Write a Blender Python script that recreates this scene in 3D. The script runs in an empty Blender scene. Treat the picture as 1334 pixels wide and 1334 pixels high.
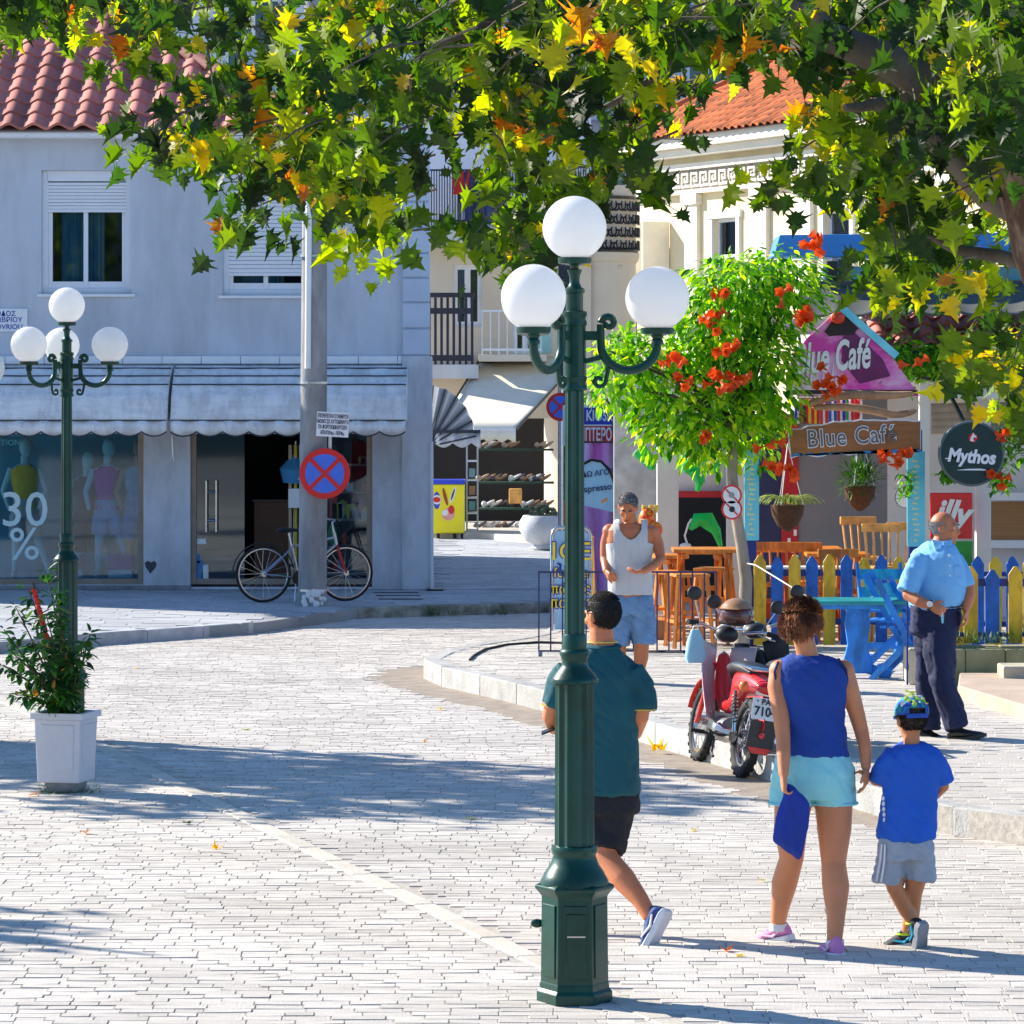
import bpy, bmesh, math, random
from mathutils import Vector, Matrix, noise
from math import sin, cos, pi, radians as R
random.seed(7)
sc = bpy.context.scene
COL = sc.collection
# ---------------------------------------------------------------- camera, world, sun, exposure
F, CH, HY, CX = 5000.0, 2.77, 486.0, 667.0      # focal length in photo pixels, eye height, horizon row, centre column
cam = bpy.data.cameras.new('camera'); co = bpy.data.objects.new('camera', cam); COL.objects.link(co)
co.location = (0, 0, CH); co.rotation_euler = (R(90), 0, 0)
cam.sensor_width = 36; cam.lens = 36 * F / 1334; cam.shift_y = (HY - 667) / 1334
cam.clip_start = .5; cam.clip_end = 2000
sc.camera = co
SUN_EL, SUN_AZ = 30.0, 30.0                      # elevation; degrees behind the left-hand side
to_sun = Vector((-cos(R(SUN_AZ)) * cos(R(SUN_EL)), sin(R(SUN_AZ)) * cos(R(SUN_EL)), sin(R(SUN_EL))))
w = bpy.data.worlds.new('World'); sc.world = w; w.use_nodes = True
nt = w.node_tree; bg = nt.nodes['Background']
sky = nt.nodes.new('ShaderNodeTexSky'); sky.sky_type = 'NISHITA'; sky.sun_disc = False
sky.sun_elevation = R(SUN_EL); sky.sun_rotation = math.atan2(to_sun.x, to_sun.y)
sky.altitude = 0; sky.air_density = 1.1; sky.dust_density = .1; sky.ozone_density = 8
nt.links.new(sky.outputs[0], bg.inputs[0]); bg.inputs[1].default_value = .115
sl = bpy.data.lights.new('sun', 'SUN'); so = bpy.data.objects.new('sun', sl); COL.objects.link(so)
sl.energy = 5.0; sl.angle = R(.5); sl.color = (1, .93, .82)
so.rotation_euler = to_sun.to_track_quat('Z', 'Y').to_euler(); so.location = (-20, 20, 20)
sc.view_settings.view_transform = 'Standard'; sc.view_settings.look = 'None'
sc.view_settings.exposure = .95; sc.view_settings.gamma = 1; sc.view_settings.use_curve_mapping = False
# ---------------------------------------------------------------- pixel helpers (photo pixel + real distance -> real place)
def P(px, py, d): return Vector(((px - CX) / F * d, d, CH - (py - HY) / F * d))
def G(px, py, h=0.0):
    d = F * (CH - h) / (py - HY); return Vector(((px - CX) / F * d, d, h))
def DX(px, d): return (px - CX) / F * d
def DZ(py, d): return CH - (py - HY) / F * d
# ---------------------------------------------------------------- mesh builder
def frame(t):
    t = t.normalized(); a = Vector((0, 0, 1)) if abs(t.z) < .9 else Vector((0, 1, 0))
    u = t.cross(a).normalized(); return u, t.cross(u).normalized()
class MB:
    def __init__(s): s.v = []; s.f = []; s.a = []
    def add(s, vs, fs):
        n = len(s.v); s.v += [Vector(q) for q in vs]; s.f += [tuple(i + n for i in f) for f in fs]; return s
    def box(s, x0, x1, y0, y1, z0, z1):
        return s.add([(x0,y0,z0),(x1,y0,z0),(x1,y1,z0),(x0,y1,z0),(x0,y0,z1),(x1,y0,z1),(x1,y1,z1),(x0,y1,z1)],
                     [(0,3,2,1),(4,5,6,7),(0,1,5,4),(1,2,6,5),(2,3,7,6),(3,0,4,7)])
    def obox(s, c, size, rot=None, taper=1):
        c = Vector(c); rot = rot or Matrix(); rot = rot.to_3x3(); v = []
        for z in (-.5, .5):
            k = taper if z > 0 else 1
            for x, y in ((-.5,-.5),(.5,-.5),(.5,.5),(-.5,.5)): v.append(c + rot @ Vector((x*size[0]*k, y*size[1]*k, z*size[2])))
        return s.add(v, [(0,3,2,1),(4,5,6,7),(0,1,5,4),(1,2,6,5),(2,3,7,6),(3,0,4,7)])
    def bar(s, a, b, w, h, up=(0,0,1)):
        a = Vector(a); b = Vector(b); t = (b - a); L = t.length; t.normalize(); up = Vector(up)
        u = t.cross(up); u = u.normalized() if u.length > 1e-4 else Vector((1,0,0)); n = u.cross(t).normalized()
        m = Matrix((u, t, n)).transposed()
        return s.obox((a + b) / 2, (w, L, h), m)
    def rings(s, rings, cap=True, closed=False):
        n = len(rings[0]); vs = [q for r in rings for q in r]; fs = []
        m = len(rings)
        for i in range(m if closed else m - 1):
            for j in range(n):
                k = (j + 1) % n; i2 = (i + 1) % m
                fs.append((i*n+j, i*n+k, i2*n+k, i2*n+j))
        if cap and not closed: fs.append(tuple(range(n-1,-1,-1))); fs.append(tuple((m-1)*n + j for j in range(n)))
        return s.add(vs, fs)
    def tube(s, pts, r, n=8, cap=True, closed=False):
        pts = [Vector(p) for p in pts]; m = len(pts)
        if not isinstance(r, (list, tuple)): r = [r] * m
        rs = []; u = None
        for i, p in enumerate(pts):
            if closed: t = pts[(i+1) % m] - pts[i-1]
            else: t = pts[min(i+1, m-1)] - pts[max(i-1, 0)]
            t.normalize()
            if u is None: u, v = frame(t)
            else:
                u = (u - t * u.dot(t)); u = u.normalized() if u.length > 1e-5 else frame(t)[0]; v = t.cross(u)
            ri = r[i]; ra, rb = (ri if isinstance(ri, (list, tuple)) else (ri, ri))
            rs.append([p + u * ra * cos(2*pi*j/n) + v * rb * sin(2*pi*j/n) for j in range(n)])
        return s.rings(rs, cap, closed)
    def lathe(s, prof, c=(0,0,0), n=20, rot=0, flute=0, nf=0):
        c = Vector(c); rs = []
        for r, z in prof:
            rs.append([c + Vector(((r*(1 - flute*(j % 2))) * cos(rot+2*pi*j/n), (r*(1 - flute*(j % 2))) * sin(rot+2*pi*j/n), z)) for j in range(n)])
        return s.rings(rs)
    def ell(s, c, r, nu=16, nv=10, rot=None, fn=None):
        c = Vector(c); r = r if isinstance(r, (list, tuple)) else (r, r, r); rot = rot.to_3x3() if rot else Matrix.Identity(3)
        rs = []
        for i in range(1, nv):
            th = pi * i / nv; rs.append([c + rot @ Vector((r[0]*sin(th)*cos(2*pi*j/nu), r[1]*sin(th)*sin(2*pi*j/nu), -r[2]*cos(th))) for j in range(nu)])
        k = len(s.v); s.rings(rs, False)
        b = len(s.v); s.v += [c + rot @ Vector((0,0,-r[2])), c + rot @ Vector((0,0,r[2]))]
        for j in range(nu):
            s.f.append((b, k + (j+1) % nu, k + j)); t = k + (nv-2)*nu; s.f.append((b+1, t + j, t + (j+1) % nu))
        return s
    def prism(s, pts, vec):
        pts = [Vector(p) for p in pts]; vec = Vector(vec); n = len(pts)
        return s.add(pts + [p + vec for p in pts], [tuple(range(n-1,-1,-1)), tuple(range(n, 2*n))] + [(i, (i+1) % n, n + (i+1) % n, n + i) for i in range(n)])
    def quad(s, a, b, c, d): return s.add([a, b, c, d], [(0,1,2,3)])
    def grid(s, fn, nu, nv):
        vs = [fn(i/nu, j/nv) for j in range(nv+1) for i in range(nu+1)]
        return s.add(vs, [(j*(nu+1)+i, j*(nu+1)+i+1, (j+1)*(nu+1)+i+1, (j+1)*(nu+1)+i) for j in range(nv) for i in range(nu)])
    def move(s, m):
        s.v = [m @ q for q in s.v]; return s
    def mesh(s, name, off=Vector((0,0,0)), smooth=None):
        me = bpy.data.meshes.new(name); me.from_pydata([q - off for q in s.v], [], s.f); me.update()
        if smooth is not None:
            me.polygons.foreach_set('use_smooth', [True] * len(me.polygons))
            me.set_sharp_from_angle(angle=R(smooth))
        return me
    def done(s, name, m, parent=None, smooth=None, bevel=0, label=None, cat=None, group=None, kind=None, solid=0, sub=0, raw=False):
        off = Vector((0,0,0)) if raw else rootloc(parent)
        me = s.mesh(name, off, smooth)
        if m: me.materials.append(m)
        return link(name, me, parent, bevel, label, cat, group, kind, solid, sub)
def rootloc(p):
    l = Vector((0,0,0))
    while p: l = l + p.location; p = p.parent
    return l
def link(name, me, parent=None, bevel=0, label=None, cat=None, group=None, kind=None, solid=0, sub=0):
    o = bpy.data.objects.new(name, me); COL.objects.link(o); o.parent = parent
    if solid:
        md = o.modifiers.new('solid', 'SOLIDIFY'); md.thickness = solid; md.offset = 0
    if sub:
        md = o.modifiers.new('sub', 'SUBSURF'); md.levels = md.render_levels = sub
    if bevel:
        md = o.modifiers.new('bevel', 'BEVEL'); md.width = bevel; md.segments = 2; md.limit_method = 'ANGLE'; md.angle_limit = R(35)
    tag(o, label, cat, group, kind); return o
def tag(o, label=None, cat=None, group=None, kind=None):
    for k, v in (('label', label), ('category', cat), ('group', group), ('kind', kind)):
        if v: o[k] = v
    return o
def thing(name, label, cat, loc=(0,0,0), group=None):
    o = bpy.data.objects.new(name, None); COL.objects.link(o); o.location = loc; o.empty_display_size = .1
    return tag(o, label, cat, group)
def copy_tree(o, parent=None):
    c = o.copy(); COL.objects.link(c); c.parent = parent
    for ch in [q for q in CH_OF(o)]: copy_tree(ch, c)
    return c
def CH_OF(o): return [q for q in o.children]
def text(s, size, name='lettering', ext=.002, align='CENTER', space=1.0, bold=0.0, shear=0.0, xs=1.0):
    cu = bpy.data.curves.new('t', 'FONT'); cu.body = s; cu.size = size; cu.extrude = ext; cu.align_x = align; cu.align_y = 'CENTER'
    cu.space_character = space; cu.offset = bold; cu.shear = shear; cu.resolution_u = 3
    o = bpy.data.objects.new('t', cu); COL.objects.link(o)
    dg = bpy.context.evaluated_depsgraph_get(); me = bpy.data.meshes.new_from_object(o.evaluated_get(dg))
    bpy.data.objects.remove(o); b = MB(); b.add([Vector((v.co.x*xs, v.co.y, v.co.z)) for v in me.vertices], [tuple(p.vertices) for p in me.polygons])
    bpy.data.meshes.remove(me); return b
def face_m(c, yaw=0, roll=0):
    # stands flat text / outline (x right, y up) up at c, facing the camera (-Y), turned by yaw, rolled by roll
    return Matrix.Translation(Vector(c)) @ Matrix.Rotation(yaw, 4, 'Z') @ Matrix.Rotation(R(90), 4, 'X') @ Matrix.Rotation(roll, 4, 'Z')
# ---------------------------------------------------------------- materials
MT = {}
def mat(name, col, rough=.6, var=.12, scale=4.0, bump=.15, bs=40.0, metal=0.0, col2=None, spec=.5, emit=0, coat=0, stretch=(1,1,1), cut=None, trans=0):
    if name in MT: return MT[name]
    m = bpy.data.materials.new(name); m.use_nodes = True; t = m.node_tree; N = t.nodes; L = t.links
    b = N['Principled BSDF']; b.inputs['Roughness'].default_value = rough; b.inputs['Metallic'].default_value = metal
    b.inputs['Specular IOR Level'].default_value = spec; b.inputs['Coat Weight'].default_value = coat
    tc = N.new('ShaderNodeTexCoord'); mp = N.new('ShaderNodeMapping'); mp.inputs['Scale'].default_value = stretch
    L.new(tc.outputs['Object'], mp.inputs[0])
    n = N.new('ShaderNodeTexNoise'); n.inputs['Scale'].default_value = scale; n.inputs['Detail'].default_value = 6; n.inputs['Roughness'].default_value = .6
    L.new(mp.outputs[0], n.inputs['Vector'])
    r = N.new('ShaderNodeValToRGB'); e = r.color_ramp.elements
    a, z = cut or (.3, .7); e[0].position = a; e[1].position = z
    c2 = col2 or tuple(min(1, c * (1 + var)) for c in col); c1 = col if col2 else tuple(c * (1 - var) for c in col)
    e[0].color = (*c1, 1); e[1].color = (*c2, 1)
    L.new(n.outputs[0], r.inputs[0]); L.new(r.outputs[0], b.inputs['Base Color'])
    if bump:
        n2 = N.new('ShaderNodeTexNoise'); n2.inputs['Scale'].default_value = bs; n2.inputs['Detail'].default_value = 4
        L.new(mp.outputs[0], n2.inputs['Vector']); bp = N.new('ShaderNodeBump'); bp.inputs['Strength'].default_value = bump; bp.inputs['Distance'].default_value = .01
        L.new(n2.outputs[0], bp.inputs['Height']); L.new(bp.outputs[0], b.inputs['Normal'])
        mr = N.new('ShaderNodeMapRange'); mr.inputs[3].default_value = max(.02, rough - .12); mr.inputs[4].default_value = min(1, rough + .12)
        L.new(n.outputs[0], mr.inputs[0]); L.new(mr.outputs[0], b.inputs['Roughness'])
    if trans:
        tr = N.new('ShaderNodeBsdfTranslucent'); L.new(r.outputs[0], tr.inputs[0]); mx = N.new('ShaderNodeMixShader'); mx.inputs[0].default_value = trans
        L.new(b.outputs[0], mx.inputs[1]); L.new(tr.outputs[0], mx.inputs[2]); L.new(mx.outputs[0], N['Material Output'].inputs[0])
    if emit:
        b.inputs['Emission Color'].default_value = (*col, 1); b.inputs['Emission Strength'].default_value = emit
    MT[name] = m; return m
def grime(m, scale=.6, lo=.72, stretch=(1,1,1), cut=(.35,.6), world=True, tint=None):
    # weathering with a shape of its own: broad stains multiplied over the material's colour
    t = m.node_tree; N = t.nodes; L = t.links; b = N['Principled BSDF']; src = b.inputs['Base Color'].links[0].from_socket
    g = N.new('ShaderNodeNewGeometry'); mp = N.new('ShaderNodeMapping'); mp.inputs['Scale'].default_value = stretch; L.new(g.outputs['Position'], mp.inputs[0])
    n = N.new('ShaderNodeTexNoise'); n.inputs['Scale'].default_value = scale; n.inputs['Detail'].default_value = 8; n.inputs['Roughness'].default_value = .68; L.new(mp.outputs[0], n.inputs['Vector'])
    r = N.new('ShaderNodeValToRGB'); e = r.color_ramp.elements; e[0].position, e[1].position = cut; tc = tint or (lo, lo, lo); e[0].color = (*tc, 1); e[1].color = (1,1,1,1)
    L.new(n.outputs[0], r.inputs[0]); mx = N.new('ShaderNodeMix'); mx.data_type = 'RGBA'; mx.blend_type = 'MULTIPLY'; mx.inputs[0].default_value = 1
    L.new(src, mx.inputs[6]); L.new(r.outputs[0], mx.inputs[7]); L.new(mx.outputs[2], b.inputs['Base Color']); return m
def rand_tint(m, amt=.25, huea=0.0):
    # every object (or joined piece, through its 'tint' attribute) gets its own shade of the real material
    t = m.node_tree; N = t.nodes; L = t.links; b = N['Principled BSDF']; src = b.inputs['Base Color'].links[0].from_socket
    at = N.new('ShaderNodeAttribute'); at.attribute_name = 'tint'
    mr = N.new('ShaderNodeMapRange'); mr.inputs[3].default_value = 1 - amt; mr.inputs[4].default_value = 1 + amt
    L.new(at.outputs['Fac'], mr.inputs[0]); hs = N.new('ShaderNodeHueSaturation')
    L.new(src, hs.inputs['Color']); L.new(mr.outputs[0], hs.inputs['Value'])
    L.new(hs.outputs[0], b.inputs['Base Color']); return m
def set_tint(me, per_face_vals):
    a = me.attributes.new('tint', 'FLOAT', 'FACE'); a.data.foreach_set('value', per_face_vals)
def glass_mat(name, col=(.02,.03,.04), alpha=.35, rough=.03):
    m = bpy.data.materials.new(name); m.use_nodes = True; t = m.node_tree; N = t.nodes; L = t.links
    tr = N.new('ShaderNodeBsdfTransparent'); tr.inputs[0].default_value = (.72,.86,.92,1); g = N.new('ShaderNodeBsdfGlossy'); g.inputs['Roughness'].default_value = rough
    g.inputs[0].default_value = (.9,.95,1,1)
    fr = N.new('ShaderNodeFresnel'); fr.inputs[0].default_value = 1.42
    ad = N.new('ShaderNodeMath'); ad.operation = 'ADD'; ad.inputs[1].default_value = alpha; L.new(fr.outputs[0], ad.inputs[0])
    mx = N.new('ShaderNodeMixShader'); L.new(ad.outputs[0], mx.inputs[0]); L.new(tr.outputs[0], mx.inputs[1]); L.new(g.outputs[0], mx.inputs[2])
    L.new(mx.outputs[0], N['Material Output'].inputs[0]); MT[name] = m; return m
facade_blue = mat('blue_grey_render', (.53,.575,.645), .85, .06, 1.2, .5, 60)
pier_blue = mat('pale_blue_render', (.62,.65,.70), .85, .08, 1.5, .4, 50)
white_paint = mat('white_paint', (.78,.79,.80), .5, .05, 6, .1, 60)
cream = mat('cream_render', (.80,.70,.46), .85, .07, 1.0, .3, 40)
cream_trim = mat('cream_trim', (.82,.78,.66), .75, .06, 3, .2, 50)
offwhite = mat('offwhite_render', (.66,.64,.62), .85, .08, .8, .3, 40)
dirty_white = mat('weathered_canvas', (.82,.81,.79), .9, .10, 3, .35, 30, stretch=(1,1,6))
beige_canvas = mat('beige_canvas', (.84,.77,.62), .9, .07, 3, .2, 50)
grey_canvas = mat('grey_canvas', (.42,.44,.48), .9, .10, 4, .25, 40)
green_paint = mat('dark_green_paint', (.001,.052,.036), .36, .25, 5, .06, 30, coat=.12, spec=.35)
black_paint = mat('black_paint', (.012,.012,.014), .35, .3, 8, .1, 60)
steel = mat('brushed_steel', (.55,.55,.56), .3, .1, 10, .05, 60, metal=1)
rubber = mat('black_rubber', (.02,.02,.021), .8, .3, 20, .3, 80)
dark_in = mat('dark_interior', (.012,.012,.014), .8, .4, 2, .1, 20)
wood_orange = mat('orange_varnished_wood', (.72,.24,.03), .4, .3, 3, .15, 40, stretch=(8,8,1))
wood_light = mat('pale_varnished_wood', (.78,.40,.10), .4, .25, 3, .15, 40, stretch=(1,8,8))
yellow_paint = mat('yellow_paint', (.85,.50,.02), .5, .12, 6, .2, 40)
blue_paint = mat('blue_paint', (.01,.13,.52), .5, .25, 5, .2, 40)
navy_paint = mat('navy_paint', (.01,.03,.24), .45, .2, 5, .15, 40)
sky_paint = mat('bright_blue_paint', (.02,.24,.74), .45, .18, 6, .15, 40)
turq_paint = mat('turquoise_paint', (.03,.45,.62), .5, .2, 6, .2, 40)
red_paint = mat('red_paint', (.68,.012,.012), .35, .12, 5, .08, 30, coat=.3)
terracotta = rand_tint(mat('terracotta_tile', (.50,.17,.13), .75, .18, 3, .35, 30), .28)
terracotta2 = rand_tint(mat('orange_roof_tile', (.60,.17,.05), .8, .2, 3, .35, 30), .3)
concrete = mat('weathered_concrete', (.27,.27,.275), .9, .35, 2.5, .7, 25, stretch=(2,2,.7))
concrete_lt = mat('light_concrete', (.58,.53,.46), .9, .14, 1.5, .4, 30)
glass = glass_mat('shop_glass', alpha=.03)
win_glass = glass_mat('window_glass', alpha=.02)
globe_mat = mat('opal_globe', (.93,.93,.92), .18, .01, 2, 0, 10, spec=.5, trans=.5)
globe_mat.node_tree.nodes['Principled BSDF'].inputs['Subsurface Weight'].default_value = .35
globe_mat.node_tree.nodes['Principled BSDF'].inputs['Subsurface Radius'].default_value = (.15,.15,.15)

def frame_mb(x0, x1, y0, y1, z0, z1, t, mid=True, tm=.05):
    mb = MB().box(x0, x0+t, y0, y1, z0, z1).box(x1-t, x1, y0, y1, z0, z1).box(x0+t, x1-t, y0, y1, z0, z0+t).box(x0+t, x1-t, y0, y1, z1-t, z1)
    if mid: mb.box((x0+x1)/2-tm, (x0+x1)/2+tm, y0, y1, z0+t, z1-t)
    return mb
def pbox(px0, px1, py0, py1, d, th=.05):
    return MB().box(DX(px0,d), DX(px1,d), d, d+th, DZ(py1,d), DZ(py0,d))
def ppoly(pts, d, th=.03):
    return MB().prism([(DX(a,d), d, DZ(b,d)) for a, b in pts], (0,th,0))
def disc_mb(c, r, y0, y1, n=40): return MB().prism([(c[0]+r*cos(2*pi*i/n), c[1]+y0, c[2]+r*sin(2*pi*i/n)) for i in range(n)], (0,y1-y0,0))

grime(facade_blue, 1.1, .80, (1.6,1,.35), (.36,.58), tint=(.80,.79,.78)); grime(pier_blue, 1.6, .75, (1.5,1,.5), (.38,.56), tint=(.76,.75,.74)); grime(dirty_white, 2.5, .7, (2.5,1,1.2), (.38,.55), tint=(.78,.77,.76))
grime(cream, .9, .85, (1,1,.4), (.35,.55), tint=(.88,.85,.80)); grime(offwhite, .8, .8, (1,1,.4)); grime(concrete_lt, 1.5, .7); grime(green_paint, 6, .6, (1,1,.6), (.40,.52), tint=(.75,.70,.60))
for m__ in (yellow_paint, blue_paint, sky_paint, turq_paint, wood_orange, wood_light, navy_paint): grime(m__, 7, .6, (1,1,.35), (.40,.54), tint=(.66,.62,.60))
# ---------------------------------------------------------------- ground, road, pavements
HC, HF = .17, .12                                # café pavement and far pavement heights
paver = rand_tint(mat('pale_clinker_brick', (.61,.56,.495), .8, .10, 7, .5, 90), .13)
paver2 = rand_tint(mat('pale_road_brick', (.585,.54,.485), .8, .10, 6, .5, 90), .11)
joint = mat('joint_sand', (.44,.40,.35), .95, .3, 20, .3, 80)
kerbstone = rand_tint(mat('pale_kerb_stone', (.56,.51,.43), .85, .12, 5, .4, 60), .10)
gutter_m = mat('gutter_concrete', (.32,.265,.21), .95, .25, 6, .9, 60)
far_pave = mat('smooth_grey_paving', (.30,.31,.32), .8, .15, 1.2, .3, 30)
for m__, a_ in ((paver, .78), (paver2, .76)): grime(m__, .55, a_, (1,1.6,1), (.36,.56), tint=(a_+.06,a_+.05,a_+.04)); grime(m__, 5, .8, (1,1,1), (.30,.42), tint=(.84,.83,.80))
MB().quad((-400,-60,-.06),(400,-60,-.06),(400,900,-.06),(-400,900,-.06)).done('ground', mat('bare_ground', (.33,.31,.28), .95, .2, .3, .3, 5), kind='structure')
KL = [(-9.5,50.0),(-5.35,36.0),(-3.97,31.6),(-2.88,28.15),(-2.32,26.28),(-1.71,24.26),(-.884,21.57),(-.358,19.87),(.12,18.27),(.615,16.72),(1.05,15.3),(2.6,10.5)]
def kx(y):
    for (x0,y0),(x1,y1) in zip(KL, KL[1:]):
        if y <= y0 and y >= y1: return x0 + (x1-x0)*(y0-y)/(y0-y1)
    return KL[0][0] if y > KL[0][1] else KL[-1][0]
def inpoly(x, y, poly):
    c = False; n = len(poly)
    for i in range(n):
        x0,y0 = poly[i]; x1,y1 = poly[i-1]
        if (y0 > y) != (y1 > y) and x < (x1-x0)*(y-y0)/(y1-y0)+x0: c = not c
    return c
# café kerb: line of the kerb foot
KC = [(.9,46.0),(.55,41.0),(.31,38.4),(-.04,37.5),(-.48,36.6),(-.76,35.5),(-.80,34.8),(-.62,33.9),(-.15,32.7),(.31,31.3),(.72,29.8),(1.08,28.4),(1.6,26.6),(2.1,24.7),(2.53,23.15),(3.0,22.5),(4.2,21.2),(8.5,17.5)]
cafe_poly = KC + [(14,17.5),(14,60),(.9,60)]
FK = [(-16,34.5),(-9,36.6),(-5.05,37.9),(-4.2,39.1),(-2.97,40.5),(-2.64,41.0),(-1.75,43.3),(-.93,43.7),(.43,44.3),(.9,44.4)]
far_poly = FK + [(.9,60),(1.5,130),(-16,130)]
def slab(poly, z0, z1): return MB().prism([(x,y,z0) for x,y in poly][::-1], (0,0,z1-z0))
road = MB().quad((-20,8,-.003),(20,8,-.003),(20,60,-.003),(-20,60,-.003)).done('road', joint, kind='structure')
left_pave = slab([(x,y) for x,y in KL] + [(-16,10.5),(-16,50)], -.05, -.006).done('pavement', joint, kind='structure')
cafe_pave = slab(cafe_poly, -.05, HC-.003).done('pavement', joint, kind='structure')
far_pv = slab(far_poly, -.05, HF-.006).done('pavement', far_pave, kind='structure')
def resample(pts, step):
    out = [Vector((*pts[0],0))]; acc = 0
    for a, b in zip(pts, pts[1:]):
        a = Vector((*a,0)); b = Vector((*b,0)); L = (b-a).length; t = step - acc
        while t < L: out.append(a + (b-a)*t/L); t += step
        acc = L - (t - step)
    return out
FKd = [(p.x, p.y) for p in resample(FK, .12)]
# bricks: a handful of shared shapes; nearest 300 of each surface are single pieces, the rest joined
def brick_verts(L, W, hj, t=.005):
    x, y = L/2, W/2; b = .003
    return [(-x,-y,-.02),(x,-y,-.02),(x,y,-.02),(-x,y,-.02),(-x+b,-y+b,hj[0]),(x-b,-y+b,hj[1]),(x-b,y-b,hj[2]),(-x+b,y-b,hj[3])]
BF = [(4,5,6,7),(0,1,5,4),(1,2,6,5),(2,3,7,6),(3,0,4,7)]
def pave(parent, test, x0, x1, y0, y1, L, W, ang, z, m, name='brick', nsingle=300, seed=1, gap=.0045):
    rnd = random.Random(seed); ca, sa = cos(ang), sin(ang); items = []
    cx, cy = (x0+x1)/2, (y0+y1)/2; Rr = math.hypot(x1-x0, y1-y0)/2 + 1
    nr = int(Rr/W) + 1
    for r in range(-nr, nr):
        v = r*W; u = -Rr + rnd.random()*L
        while u < Rr:
            l = L*rnd.choice((1,1,1,.8,1.12,.6)); x = cx + (u+l/2)*ca - v*sa; y = cy + (u+l/2)*sa + v*ca
            if x0 < x < x1 and y0 < y < y1 and test(x, y): items.append((x, y, l - gap*rnd.uniform(.2,.6), W - gap*rnd.uniform(.5,1.3)))
            u += l
    fw = lambda x, y: abs(x/y) < .138
    vis = sorted([i for i in items if fw(i[0], i[1]) and i[1] > 16.15], key=lambda i: i[1])
    single = set(id(i) for i in vis[:nsingle]); mb = MB(); tints = []
    protos = {}
    for i in items:
        x, y, l, wd = i
        if id(i) in single:
            k = (round(l/.02), rnd.randrange(3))
            if k not in protos:
                me = bpy.data.meshes.new(name); hj = [rnd.uniform(-.001,.002) for _ in range(4)]
                me.from_pydata(brick_verts(l, W - gap*.9, hj), [], BF); me.materials.append(m); set_tint(me, [rnd.random()]*5); protos[k] = me
            o = bpy.data.objects.new(name, protos[k]); COL.objects.link(o); o.parent = parent
            o.location = Vector((x, y, z + rnd.uniform(-.002,.003))) - rootloc(parent); o.rotation_euler = (0, 0, ang + rnd.uniform(-.012,.012))
        else:
            h0 = rnd.uniform(-.0015,.002); hj = [h0 + rnd.uniform(-.001,.001) for _ in range(4)]; a2 = ang + rnd.uniform(-.014,.014); c2, s2 = cos(a2), sin(a2)
            mb.add([(x + p[0]*c2 - p[1]*s2, y + p[0]*s2 + p[1]*c2, z + p[2]) for p in brick_verts(l, wd, hj)], BF)
            tints += [rnd.random()]*5
    me = mb.mesh(name + '_field', rootloc(parent)); me.materials.append(m); set_tint(me, tints)
    link(name + '_field', me, parent, kind='stuff')
pave(left_pave, lambda x,y: x < kx(y) - .125, -6.5, 2.0, 15.6, 37.5, .21, .098, R(1.2), 0, paver, seed=3)
def on_road(x, y):
    if x < kx(y) + .06: return False
    if inpoly(x, y, far_poly): return False
    if inpoly(x, y, cafe_poly): return False
    gx = [(1.6,25.3),(1.08,27.5),(.31,30.4),(-.3,32.3),(-.95,33.7),(-1.35,34.8),(-1.3,35.9),(-.5,36.6)]
    return not inpoly(x, y, [(-.5,36.6),(-1.2,35.9),(-1.3,34.9),(-1.0,33.6),(-.35,31.9),(.15,30.2),(.72,28.3),(1.25,26.0),(2.0,23.6),(2.53,23.1),(2.9,24)] + [(3,30),(1,36.6)])
pave(road, on_road, -7.5, 8.0, 15.6, 45.5, .21, .098, R(.2), .002, paver2, seed=5)
# kerb stones
def resample(pts, step):
    out = [Vector((*pts[0],0))]; acc = 0
    for a, b in zip(pts, pts[1:]):
        a = Vector((*a,0)); b = Vector((*b,0)); L = (b-a).length; t = step - acc
        while t < L: out.append(a + (b-a)*t/L); t += step
        acc = L - (t - step)
    return out
def kerb(parent, pts, step, wd, z0, z1, side, m, name='kerb_stone', seed=2):
    rnd = random.Random(seed); q = resample(pts, step)
    for a, b in zip(q, q[1:]):
        t = (b-a).normalized(); n = Vector((-t.y, t.x, 0))*side; g = .004
        a2 = a + t*g - n*.006; b2 = b - t*g - n*.006; h = z1 + rnd.uniform(-.003,.003)
        mb = MB().prism([(*(a2).xy, z0), (*(b2).xy, z0), (*(b2+n*wd).xy, z0), (*(a2+n*wd).xy, z0)], (0,0,h-z0))
        me = mb.mesh(name, rootloc(parent)); me.materials.append(m); set_tint(me, [rnd.random()]*6)
        link(name, me, parent, bevel=.012)
    return q
kerb(left_pave, KL[1:], .62, .125, -.04, .006, -1, kerbstone)
KCd = kerb(cafe_pave, KC, .95, .16, -.04, HC+.004, 1, rand_tint(mat('grey_beige_kerb_stone', (.43,.42,.395), .9, .25, 4, .7, 50), .10), seed=4)
KCd = [(p.x, p.y) for p in resample(KC, .08)]
pave(cafe_pave, lambda x,y: inpoly(x, y, cafe_poly) and min(abs(x-a) + abs(y-b) for a,b in KCd[::2]) > .2, -1.2, 6.5, 19.5, 43.0, .26, .12, R(-.5), HC, rand_tint(grime(mat('pale_cafe_slab', (.59,.54,.475), .8, .12, 5, .5, 70), .6, .8), .12), name='paving_slab', seed=9)
kerb(far_pv, FK[:6], .8, .16, -.04, HF+.004, 1, rand_tint(mat('grey_kerb_stone', (.46,.46,.47), .85, .25, 5, .5, 60), .10), seed=6)
kerb(far_pv, FK[6:], .8, .16, -.04, HF+.004, 1, rand_tint(mat('mossy_kerb_stone', (.46,.46,.42), .9, .25, 5, .6, 40, col2=(.08,.09,.05)), .10), seed=8)
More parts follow.
